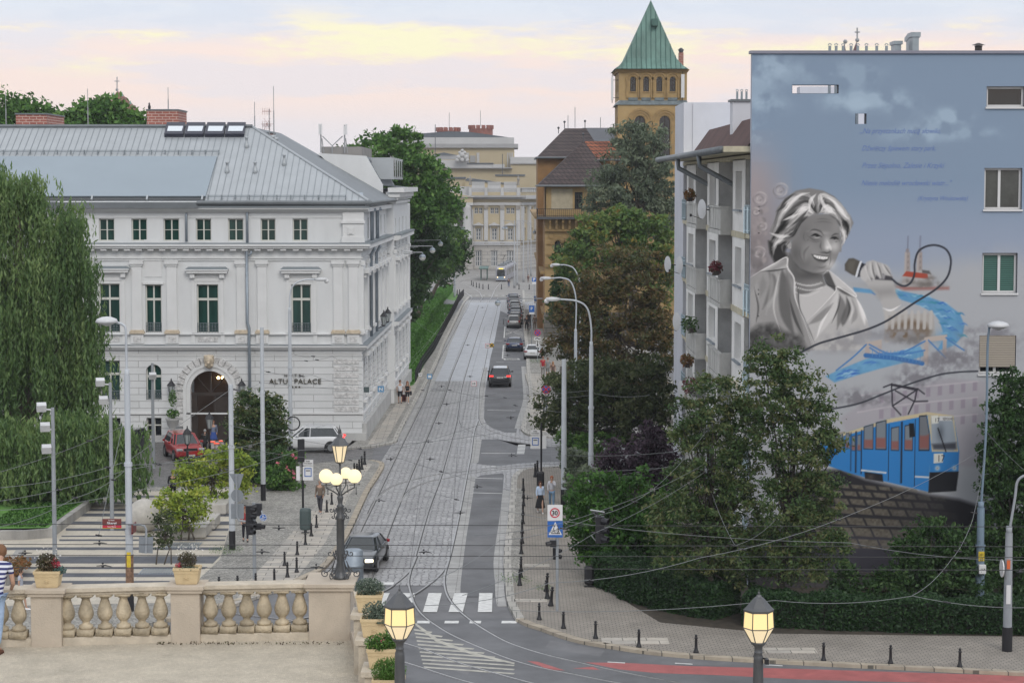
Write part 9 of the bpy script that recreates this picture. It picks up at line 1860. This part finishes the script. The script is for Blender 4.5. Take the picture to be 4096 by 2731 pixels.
bols(z9([(540,725),(550,793),(580,858)]),'# of the three leaning bollards beside the speed limit post','leaning bollards of the right pavement',1.25,.12)
bols(z9([(475,985),(697,1065),(992,1157),(1390,1237),(1915,1287)]),'# bollard from the speed limit post along the curved kerb','bollards of the curved kerb',1.05)
bols(z2([(243,1140),(775,1167),(1302,1188),(1847,1215)]),'# bollard from the left among those below the long hedge','bollards of the curved kerb',1.05)
bols([(2283,1762)],'lone bollard beyond the side street','bollards of the right pavement',1.2)
bols([(1886,1140),(1893,1146),(1906,1150),(1917,1152),(1932,1156),(1954,1157),(2006,1157),(2076,1157),(2117,1158),(1742,1180),(1756,1172),(1829,1182),(1838,1180)],'# of the small bollards around the distant tram square','bollards of the tram square',1.5)
fp=[(1855,1186),(1825,1232),(1777,1328),(1736,1408),(1688,1478),(1662,1533)];F_=W(fp);L=[Vector((p[0],p[1],0))for p in F_];pts=[]
for a,b in zip(L[:-1],L[1:]):
 n=int((b-a).length/1.55);pts+=[a.lerp(b,k/n)for k in range(n)]
pts.append(L[-1]);ft_=thing('street_fence','row of black iron posts between the bright lawn and the tram street','fence',(L[3].x,L[3].y,PV))
for p in pts:mb=MB();mb.lathe([(.045,-.1),(.04,.95),(.06,.97),(.05,1.05),(.02,1.1)],(p.x,p.y,gz(p.y)+PV),8);mb.build('post',M_black,ft_)
mb=MB();mb.tube([(p.x,p.y,gz(p.y)+PV+.8)for p in pts],.014,5);mb.tube([(p.x,p.y,gz(p.y)+PV+.35)for p in pts],.012,5);mb.build('rail',M_black,ft_)
M_sb=pm('sign_blue',(.02,.12,.42),.5,var=0);M_sr=pm('sign_red_ring',(.50,.02,.05),.5,var=0);M_sw=pm('sign_white',(.66,.66,.66),.5,var=0);M_sgy=pm('sign_grey_back',(.20,.22,.24),.6,var=.1,vs=4);M_brn=pm('sign_brown',(.16,.035,.03),.5,var=0);M_yel2=pm('sign_yellow',(.62,.40,.02),.5,var=0);M_stl=pm('steel_blue_sign',(.10,.25,.42),.5,var=0)
def pbox(u0,u1,v0,v1,Y,dep,mat,parent,name,bev=0):a=at(u0,v0,Y);b=at(u1,v1,Y);mb=MB();mb.box(a[0],b[0],Y-dep,Y,b[2],a[2]);return mb.build(name,mat,parent,bevel=bev)
def ptxt(s,u0,u1,v0,v1,Y,mat,parent):
 mb=text_mb(s,1,extrude=.001,bold=.025);A=np.array(mb.v);a=at(u0,v0,Y);b=at(u1,v1,Y);kx=(b[0]-a[0])/(A[:,0].max()-A[:,0].min());kz=(a[2]-b[2])/(A[:,2].max()-A[:,2].min())
 mb.xform(Matrix.Translation((a[0],Y,b[2]))@Matrix.Diagonal((kx,1,kz,1))@Matrix.Translation((-A[:,0].min(),0,-A[:,2].min())));return mb.build('lettering',mat,parent)
def pring(u,v,r0,r1,Y,mat,parent,name,N=24):
 c=at(u,v,Y);k=Y/FOC;mb=MB();F=Fac((c[0],Y),(1,0),(0,-1))
 if r0<=0:F.prism(mb,[(r1*k*math.cos(2*pi*i/N),c[2]+r1*k*math.sin(2*pi*i/N))for i in range(N)],0,.012)
 else:
  for i in range(N):a,b=2*pi*i/N,2*pi*(i+1)/N;F.prism(mb,[(r0*k*math.cos(a),c[2]+r0*k*math.sin(a)),(r1*k*math.cos(a),c[2]+r1*k*math.sin(a)),(r1*k*math.cos(b),c[2]+r1*k*math.sin(b)),(r0*k*math.cos(b),c[2]+r0*k*math.sin(b))],0,.012)
 return mb.build(name,mat,parent)
def ppoly(P,Y,mat,parent,name,d=.012):mb=MB();Fac((0,Y),(1,0),(0,-1)).prism(mb,[(at(u,v,Y)[0],at(u,v,Y)[2])for u,v in P],0,d);return mb.build(name,mat,parent)
def ppost(t,u,Y,v0,r,mat,b=PV):x=at(u,1000,Y)[0];mb=MB();mb.tube([(x,Y+.06,gz(Y)+b),(x,Y+.06,at(CX,v0,Y)[2])],r,8);mb.build('post',mat,t);return x
def signal(t,u,v,Y,s=1,side=0,n=3):
 c=at(u,v,Y);g_=MB()
 for k in range(n):
  z=c[2]-k*.30*s;g_.box(c[0]-.14*s,c[0]+.14*s,Y-.1,Y+.12,z-.15*s,z+.145*s)
  dx_,dy_=(math.sin(side),-math.cos(side));g_.tube([(c[0]+dx_*.1,Y+dy_*.1,z),(c[0]+dx_*.32*s,Y+dy_*.32*s,z-.02)],[.12*s,.10*s],10,caps=False)
 g_.build('signal_head',M_black,t)
Y=85;t=thing('sign_post','post with speed limit 30 sign above a blue pedestrian and bicycle crossing sign','sign post',G(2231,2470,PV));ppost(t,2231,Y,2020,.06,M_gp);pbox(2190,2250,2018,2081,Y-.01,.02,M_sw,t,'speed_limit_panel',.005);pring(2219.5,2050,15.5,20,Y-.035,M_sr,t,'red_ring');ptxt('30',2208,2231,2041,2060,Y-.04,M_black,t)
pbox(2190,2251,2083,2148,Y-.01,.02,M_sb,t,'crossing_panel',.005);ppoly([(2194,2138),(2248,2138),(2221,2086)],Y-.035,M_sw,t,'white_triangle',.006)
g=lambda P:[(a,b)for a,b in P]
mb=MB();F=Fac((0,Y-.045),(1,0),(0,-1));q=lambda u,v:(at(u,v,Y-.045)[0],Y-.05,at(u,v,Y-.045)[2])
for P in([(2232,2108),(2233,2120),(2238,2134)],[(2233,2120),(2229,2134)],[(2226,2116),(2232,2112),(2238,2119)],[(2216,2108),(2214,2116),(2218,2126)],[(2204,2132),(2240,2132)],[(2210,2124),(2220,2120)]):mb.tube([q(*p)for p in P],.014,4)
for u in(2207,2221):mb.tube([q(u+4.5*math.cos(a),2124+4.5*math.sin(a))for a in np.linspace(0,2*pi,10)],.007,3)
for u,v in((2231,2104),(2217,2104)):mb.sphere(q(u,v),.024,6,5)
mb.build('pictogram',M_black,t);signal(t,2212,2172,Y-.1,.9,-1.3,1);signal(t,2222,2200,Y+.3,.8,1.2,2)
Y=74;t=thing('hanging_signal','black three lamp traffic signal hung on wires before the dark trees','traffic light',at(2408,2165,Y));signal(t,2400,2082,Y,1.05,1.0,3)
mb=MB();a=at(2395,2050,Y);mb.tube([(a[0]-.3,Y,a[2]+.1),(a[0]+.2,Y,a[2]+.02)],.03,5);a=at(2370,2150,Y);mb.tube([(a[0]-.05,Y,a[2]+.1),(a[0]+.1,Y,a[2]-.1),(a[0]+.3,Y,a[2])],.02,4);mb.build('hanger_bracket',M_mast,t)
Y=91.8;t=thing('signal_post','grey post with black traffic lights and round blue pedestrian and cycle sign','traffic light',G(1006,2340,PV));ppost(t,1006,Y,2010,.08,M_gp);signal(t,996,2035,Y,1.0,1.3,3);signal(t,1036,2025,Y,.9,-1.4,2);signal(t,1000,2100,Y-.3,.9,.9,2);signal(t,1034,2104,Y,.9,1.3,1)
pring(1053,2069,0,15,Y-.3,M_sb,t,'round_sign');pring(1053,2069,13,14.4,Y-.315,M_sw,t,'sign_rim');mb=MB();q=lambda u,v:(at(u,v,Y-.32)[0],Y-.33,at(u,v,Y-.32)[2])
for P in([(1042,2074),(1064,2066)],[(1053,2056),(1052,2062),(1049,2068)],[(1052,2062),(1056,2067)],[(1049,2078),(1056,2078)]):mb.tube([q(*p)for p in P],.012,4)
for u in(1048,1058):mb.tube([q(u+4*math.cos(a),2078+4*math.sin(a))for a in np.linspace(0,2*pi,10)],.008,3)
mb.build('pictogram',M_sw,t);mb=MB();mb.tube([at(1006,2024,Y),at(1030,2026,Y),at(1044,2035,Y),at(1050,2055,Y-.2)],.035,6);mb.build('curved_bracket',M_gp,t)
t=thing('sign_cluster','backs of a triangular, a round and a square grey sign beside the capped pole','sign',at(945,2120,94));Y=94;ppoly([(917,1894),(975,1894),(957,1953),(950,1953)],Y,M_sgy,t,'triangular_sign');pring(949,1981,0,25.5,Y,M_sgy,t,'round_sign');pbox(924,976,2014,2074,Y,.02,M_sgy,t,'square_sign');mb=MB();mb.tube([at(945,1900,Y-.06),at(947,2065,Y-.06),at(955,2080,Y-.06),at(985,2085,Y-.06)],.05,6);mb.tube([at(985,2085,Y-.06),at(1004,2087,91.9)],.05,6);mb.build('bracket_tube',M_gp,t)
def stop(u,Y,vt,vb,panel,side,lab,txt,flip=1):
 t=thing('tram_stop_sign',lab,'tram stop sign',(at(u,1000,Y)[0],Y,PV));ppost(t,u,Y,vt,.055,M_black);a,b,c,d=panel
 pbox(a,b,c,d,Y-.03,.04,M_sw,t,'stop_panel',.006);m=(b-a);pring_=None;w=m*.16
 for q_ in((a+w,b-w,c+m*.16,c+m*.24),(a+w,b-w,d-m*.42,d-m*.34),(a+w,a+w*1.5,c+m*.16,d-m*.34),(b-w*1.5,b-w,c+m*.16,d-m*.34)):pbox(*q_,Y-.075,.006,M_sb,t,'blue_square_border')
 pbox(a+m*.3,b-m*.3,c+m*.38,c+m*.46,Y-.075,.006,M_black,t,'tram_pictogram');s0,s1,s2,s3=side;pbox(s0,s1,s2,s3,Y-.03,.03,M_sw,t,'timetable_panel');pbox(a,b,c-m*.62,c-m*.1,Y-.03,.03,M_sw,t,'name_panel',.006);ptxt(txt[0],a+m*.3,b-m*.3,c-m*.54,c-m*.40,Y-.065,M_black,t);ptxt(txt[1],a+m*.1,b-m*.1,c-m*.32,c-m*.18,Y-.065,M_black,t);return t
t=stop(1204,107,1755,2112,(1211,1253,1864,1920),(1185,1200,1864,1920),'left tram stop sign on a black pole with a signal box on top',('PARK','STAROMIEJSKI'))
a=at(1205,1755,107);mb=MB();mb.box(a[0]-.17,a[0]+.17,106.8,107.0,at(CX,1845,107)[2],a[2]);mb.build('signal_box',M_black,t,bevel=.02)
stop(2166,121,1690,1946,(2122,2161,1743,1794),(2169,2185,1743,1794),'right tram stop sign on a black pole among the overhanging branches',('PARK','STAROMIEJSKI'))
def bin_(u,v,lab,s=1.0,m=None):
 p=G(u,v,PV);t=thing('litter_bin',lab,'litter bin',p);mb=MB();r=.25*s;mb.loft([[(p[0]+r*q*a,p[1]+r*.7*q*b,p[2]+z*s)for a,b in((-1,-.6),(-.6,-1),(.6,-1),(1,-.6),(1,.6),(.6,1),(-.6,1),(-1,.6))]for z,q in((.14,.8),(.22,1),(1.0,1),(1.1,.85),(1.12,.5))]);mb.build('bin_body',m or M_black,t);mb=MB();mb.box(p[0]-.07,p[0]+.07,p[1]-.07,p[1]+.07,p[2],p[2]+.14*s);mb.box(p[0]-.2,p[0]+.2,p[1]-.12,p[1]+.12,p[2],p[2]+.03);mb.build('foot',M_black,t)
M_bing=pm('bin_green_grey',(.06,.085,.085),.5,var=.1)
bin_(1222,2130,'grey green litter bin at the foot of the left tram stop sign',1.1,M_bing);bin_(2162,1952,'black litter bin beside the right tram stop pole',.85);bin_(2356,2345,'black litter bin on a foot beside the bright bush',.8)
Y=84.6;t=thing('street_name_sign','brown street name sign reading Skargi fixed left of the disc lamp pole','street sign',at(450,2110,Y));pbox(410,486,2074,2110,Y,.03,M_brn,t,'name_plate');pbox(410,486,2100.5,2110,Y-.032,.004,M_sr,t,'red_strip');pbox(410,486,2110,2112,Y,.03,M_yel2,t,'yellow_edge');ptxt('Skargi',428,466,2086,2099,Y-.034,M_sw,t);ptxt('ks. Piotra',434,458,2077,2082,Y-.034,M_sw,t);ptxt('Stare Miasto',430,464,2103,2108,Y-.038,M_sw,t)
t=thing('street_name_sign','second brown street name sign seen obliquely right of the disc lamp pole','street sign',at(528,2130,Y));c=at(518,2105,Y);mb=MB();mb.obox((c[0]+.12,Y+.3,c[2]-.1),(.06,.8,.36));mb.build('name_plate',M_brn,t);mb=MB();mb.obox((c[0]+.115,Y+.3,c[2]-.26),(.062,.8,.06));mb.build('red_strip',M_sr,t)
t=thing('rear_sign','grey back of a folded sign hanging from a bent tube on the disc lamp pole','sign',at(583,2212,Y));ppoly([(556,2145),(583,2148),(583,2212),(555,2208)],Y,M_sgy,t,'sign_back');ppoly([(584,2148),(613,2145),(611,2212),(584,2211)],Y,M_sgy,t,'sign_back');mb=MB();mb.tube([at(512,2098,Y),at(560,2097,Y),at(578,2102,Y),at(585,2118,Y),at(583,2212,Y-.05)],.045,6);mb.build('bent_tube',M_gp,t)
def wtag(u0,u1,v0,v1,Y,lab,m,txt,col,rim=None):
 t=thing('wire_tag',lab,'sign',at((u0+u1)/2,v1,Y))
 if rim:pbox(u0-1.2,u1+1.2,v0-1.2,v1+1.2,Y+.01,.01,rim,t,'tag_rim')
 pbox(u0,u1,v0,v1,Y,.02,m,t,'tag_plate');w=u1-u0
 if txt:ptxt(txt,u0+w*.2,u1-w*.2,v0+w*.25,v1-w*.22,Y-.022,col,t)
 return t
wtag(1942,1958,1375,1390,175,'small square tag with the number 20 beside the round yellow tag',M_sw,'20',M_black,M_sr);wtag(1886,1905,1525,1543,150,'small square tag with the number 10 hanging over the tracks',M_sw,'10',M_black,M_sr)
t=thing('wire_tag','round yellow tag with a black cross beside the 20 tag','sign',at(1967,1391,175));pring(1967,1381,0,9,175,M_yel2,t,'disc');mb=MB()
for s in(-1,1):mb.tube([at(1967-7,1381-7*s,174.95),at(1967+7,1381+7*s,174.95)],.03,4)
mb.build('black_cross',M_black,t)
wtag(1708,1729,1495,1515,150,'blue square tag with a white letter shape over the left rails',M_stl,'I',M_sw);wtag(1674,1688,1492,1504,152,'small white tag marked H6 at the end of the bright lawn',M_sw,'H6',M_black)
wtag(1511,1536,1543,1568,140,'blue and red tag with white letter Z turned sideways at the hotel corner',M_stl,'N',M_sw);wtag(1455,1477,1547,1569,138,'plain dark teal tag in front of the hotel corner',M_bing,'',M_sw)
def nostop(u,v,r,Y,lab,vb=None,extra=False):
 t=thing('no_stopping_sign',lab,'road sign',(at(u,v,Y)[0],Y,PV));pring(u,v,0,r*.82,Y,M_sb,t,'blue_disc');pring(u,v,r*.82,r,Y,M_sr,t,'red_ring');mb=MB();k=r*.6
 for s in(-1,1):mb.tube([at(u-k,v-k*s,Y-.03),at(u+k,v+k*s,Y-.03)],.05,4)
 mb.build('red_cross',M_sr,t);ppost(t,u,Y,v+r,.035,M_gp)
 if extra:pbox(u-13,u+13,v+17,v+30,Y,.02,M_sw,t,'tow_away_plate');mb=MB();mb.tube([at(u-9,v+24,Y-.03),at(u-2,v+21,Y-.03),at(u+8,v+25,Y-.03)],.05,4);mb.build('tow_pictogram',M_black,t);pbox(u-6,u+6,v+33,v+57,Y,.02,M_sw,t,'arrow_plate');mb=MB();mb.tube([at(u,v+37,Y-.03),at(u,v+52,Y-.03)],.04,4);mb.tube([at(u-3,v+48,Y-.03),at(u,v+53,Y-.03),at(u+3,v+48,Y-.03)],.04,4);mb.build('arrow',M_black,t)
nostop(2150,1331,13,204,'round blue and red no stopping sign with two small plates beside the white sedan',extra=True);nostop(2184,1557,18,150,'no stopping sign partly covered by leaves on the right pavement')
for i,(u,v,w,h,Y)in enumerate(((2127,1235,21,26,225),(2146,1194,19,20,262),(2137,1119,17,16,330))):
 t=thing('parking_sign',('nearest','middle','farthest')[i]+' blue parking sign with white letter P along the right pavement','road sign',(at(u,v,Y)[0],Y,gz(Y)+PV),'parking signs');pbox(u-w/2,u+w/2,v-h/2,v+h/2,Y,.03,M_sb,t,'blue_panel');ptxt('P',u-4,u+4,v-7,v+5,Y-.04,M_sw,t);ppost(t,u,Y,v,.05,M_gp);pbox(u-w/2,u+w/2,v+h/2+1,v+h/2+9,Y,.03,M_sw,t,'small_plate')
for i,(u,vt,vb,w)in enumerate(((2058,884,1152,7),(2069,886,1140,6),(2094,884,1128,6),(2112,885,1112,5),(2124,884,1104,5),(2017,900,1060,4),(1770,1075,1178,7),(1819,1050,1190,7),(1785,1100,1164,2.5),(1803,1118,1170,2.5))):
 c=G(u,vb);t=thing('street_mast',('nearest','second','third','fourth','fifth')[i]+' tall grey mast with thick foot right of the distant tram' if i<5 else('slender mast in front of the opera windows','left mast with thick round foot at the hedge end','right mast with thick round foot at the hedge end','thin sign pole between the masts at the hedge end','thin pole right of the masts at the hedge end')[i-5],'mast',c,'masts around the tram square');r=w/2/FOC*c[1];z1=at(CX,vt,c[1])[2];mb=MB()
 mb.lathe([(r*1.5,0),(r*1.4,.6),(r*1.0,2.2),(r*.8,2.3),(r*.55,z1-c[2])]if w>3 else[(r,0),(r,z1-c[2])],c,10);mb.build('mast_column',M_mast if i<6 else M_gp,t,smooth=True)
 if i<6:mb=MB();mb.tube([(c[0],c[1],z1-.8),(c[0]-.8,c[1],z1+.0),(c[0]-2.2,c[1],z1+.1)],.05,5);mb.build('mast_arm',M_mast,t)
c=G(578,2125,PV);r=.83;mb=MB();mb.sphere((c[0],c[1],PV+r*.97),r,32,20);tag(mb.build('stone_sphere',pm('pale_concrete',(.43,.41,.37),.8,var=.15,vs=3,bump=.2),smooth=True),'large pale concrete sphere on the striped plaza','sphere')
for(u0,u1,vt0,vt1,vb,lab,dep)in((690,822,2100,2140,2154,'nearest pale concrete bench block on the striped plaza',2.2),(790,860,2070,2104,2120,'middle concrete bench block, left part behind the young tree',2.0),(785,904,2015,2040,2060,'farthest concrete bench block behind the multi stemmed tree',2.0)):
 a=G(u0,vb,PV);b=G(u1,vb,PV);mb=MB();mb.box(a[0],b[0],a[1],a[1]+dep,PV+.06,PV+.55);mb.box(a[0]+.1,b[0]-.1,a[1]+.1,a[1]+dep-.1,PV,PV+.06);tag(mb.build('concrete_bench',MATS['pale_concrete'],bevel=.015),lab,'bench','concrete benches on the plaza')
for u,v,lab in((736,2180,'tree grate around the middle young tree'),(636,2284,'tree grate around the sparse sapling')):
 c=G(u,v,PV);t=thing('tree_grate',lab,'tree grate',c);mb=MB()
 for k in range(14):mb.box(c[0]-.8+k*.115,c[0]-.8+k*.115+.07,c[1]-.8,c[1]+.8,PV+.008,PV+.02)
 mb.build('grate_bars',M_pipe,t)
def lampP(u,vt,vb,Y,lab):
 t=thing('park_lantern',lab,'lantern',(at(u,vb,Y)[0],Y,0));x=t.location.x;zt=at(CX,vt,Y)[2];mb=MB();mb.lathe([(.09,0),(.08,.9),(.05,1.0),(.04,zt-1.25)],(x,Y,0),8);mb.build('post',M_black,t);mb=MB();c=(x,Y,zt-.55);mb.lathe([(.28,.0),(.2,.2),(.05,.35),(.02,.52)],c,6)
 for k in range(6):a=k*pi/3;mb.tube([(x+.24*math.cos(a),Y+.24*math.sin(a),c[2]),(x+.13*math.cos(a),Y+.13*math.sin(a),c[2]-.6)],.014,3)
 mb.lathe([(.05,-.7),(.14,-.62),(.13,-.6)],c,6);mb.build('lantern_frame',M_black,t);mb=MB();mb.lathe([(.11,-.6),(.22,-.01)],c,6);mb.build('lantern_glass',MATS['lantern_glass'],t)
lampP(839,1640,1810,133,'black post lantern standing in front of the open hotel portal');lampP(750,1700,1830,130,'black post lantern in front of the red car')
c=at(685,1700,140);t=thing('urn_planter','carved stone urn with a small standard tree left of the hotel portal','planter',(c[0],140.6,0));mb=MB();mb.box(c[0]-.3,c[0]+.3,140.3,140.9,0,.9);mb.lathe([(.2,.9),(.12,1.05),(.35,1.3),(.42,1.65),(.5,1.75)],(c[0],140.6,0),14);mb.build('urn',M_hsock,t,smooth=True);leafpuff((c[0],140.6,2.1),(.45,.45,.3),400,.07,L_gr,parent=t);leafpuff((c[0],140.6,3.1),(.3,.3,.6),350,.06,L_gr,parent=t)
for u,v in((851,1765),(868,1772),(888,1762)):
 c=at(u,v,139);mb=MB();mb.tube([(c[0],139,0),(c[0],139,c[2]+.05)],.12,8);o=mb.build('step_light',M_hsock);tag(o,('left','middle','right')[(u>860)+(u>880)]+' low post with red light strip before the hotel portal','light','red light posts');mb=MB();mb.box(c[0]-.18,c[0]+.18,138.8,138.86,c[2]-.02,c[2]+.04);q_=mb.build('red_strip',pm('red_glow',(.8,.1,.05),.5,var=0,emit=.7,ecol=(1,.15,.08)),o)
p=at(604,432,155);mb=MB();mb.lathe([(.03,0),(.09,.1),(.11,.25),(.07,.38),(.05,.42),(.06,.5),(.01,.56)],(p[0],HY+12,at(604,442,HY+12)[2]),8);mb.tube([(p[0],HY+12,at(604,442,HY+12)[2]+.46),(p[0]-.12,HY+12,at(604,442,HY+12)[2]+.44)],[.02,.005],4);tag(mb.build('crow',M_black,smooth=True),'crow sitting on the left edge of the larger brick chimney','bird')
c=G(10,2330,PV);t=thing('flower_trough','low concrete trough with orange flowers at the left edge of the plaza','planter',(c[0],c[1],PV));a=G(-60,2340,PV);b=G(80,2250,PV);mb=ribbon([(a[0]+1.0,a[1]-1.2,0),(b[0],b[1],0)],.35,PV,PV+.6,0,0);mb.build('trough_wall',M_cwall,t);lq(np.array([(c[0]-.5+NR.rand()*1.2,c[1]+NR.rand()*3-.2,PV+.3+NR.rand()*.4)for _ in range(700)]),.1,.5,0,None,M_lfo,'flowers',t)
for i,(x,y,zz)in enumerate(((2135,2260,0),(2120,2400,0),(2540,2562,0),(3160,2600,0))):
 p=G(x,y,PV if i<4 else 0);w,d=((1.3,.5)if i in(0,1)else((2.4,1.0)if i==2 else((1.8,.8)if i==3 else(2.4,1.8))));mb=MB();mb.box(p[0]-w/2,p[0]+w/2,p[1]-d/2,p[1]+d/2,p[2]-.02,p[2]+.012);mb.box(p[0]-w/2-.06,p[0]+w/2+.06,p[1]-d/2-.06,p[1]+d/2+.06,p[2]-.02,p[2]+.008);structure(mb.build('manhole_cover',M_slab if i<4 else M_asph2))
mb=MB();mb.box(-420,420,-6,1150,-16,75);hz_=mb.build('haze',None or M_black,loc=(0,0,0));m_=bpy.data.materials.new('haze_air');m_.use_nodes=True;nt_=m_.node_tree;nt_.nodes.clear();o_=nt_.nodes.new('ShaderNodeOutputMaterial');v_=nt_.nodes.new('ShaderNodeVolumePrincipled');v_.inputs['Color'].default_value=(.9,.93,1,1);v_.inputs['Density'].default_value=.00016;nt_.links.new(v_.outputs[0],o_.inputs['Volume']);hz_.data.materials.clear();hz_.data.materials.append(m_);hz_['kind']='stuff'
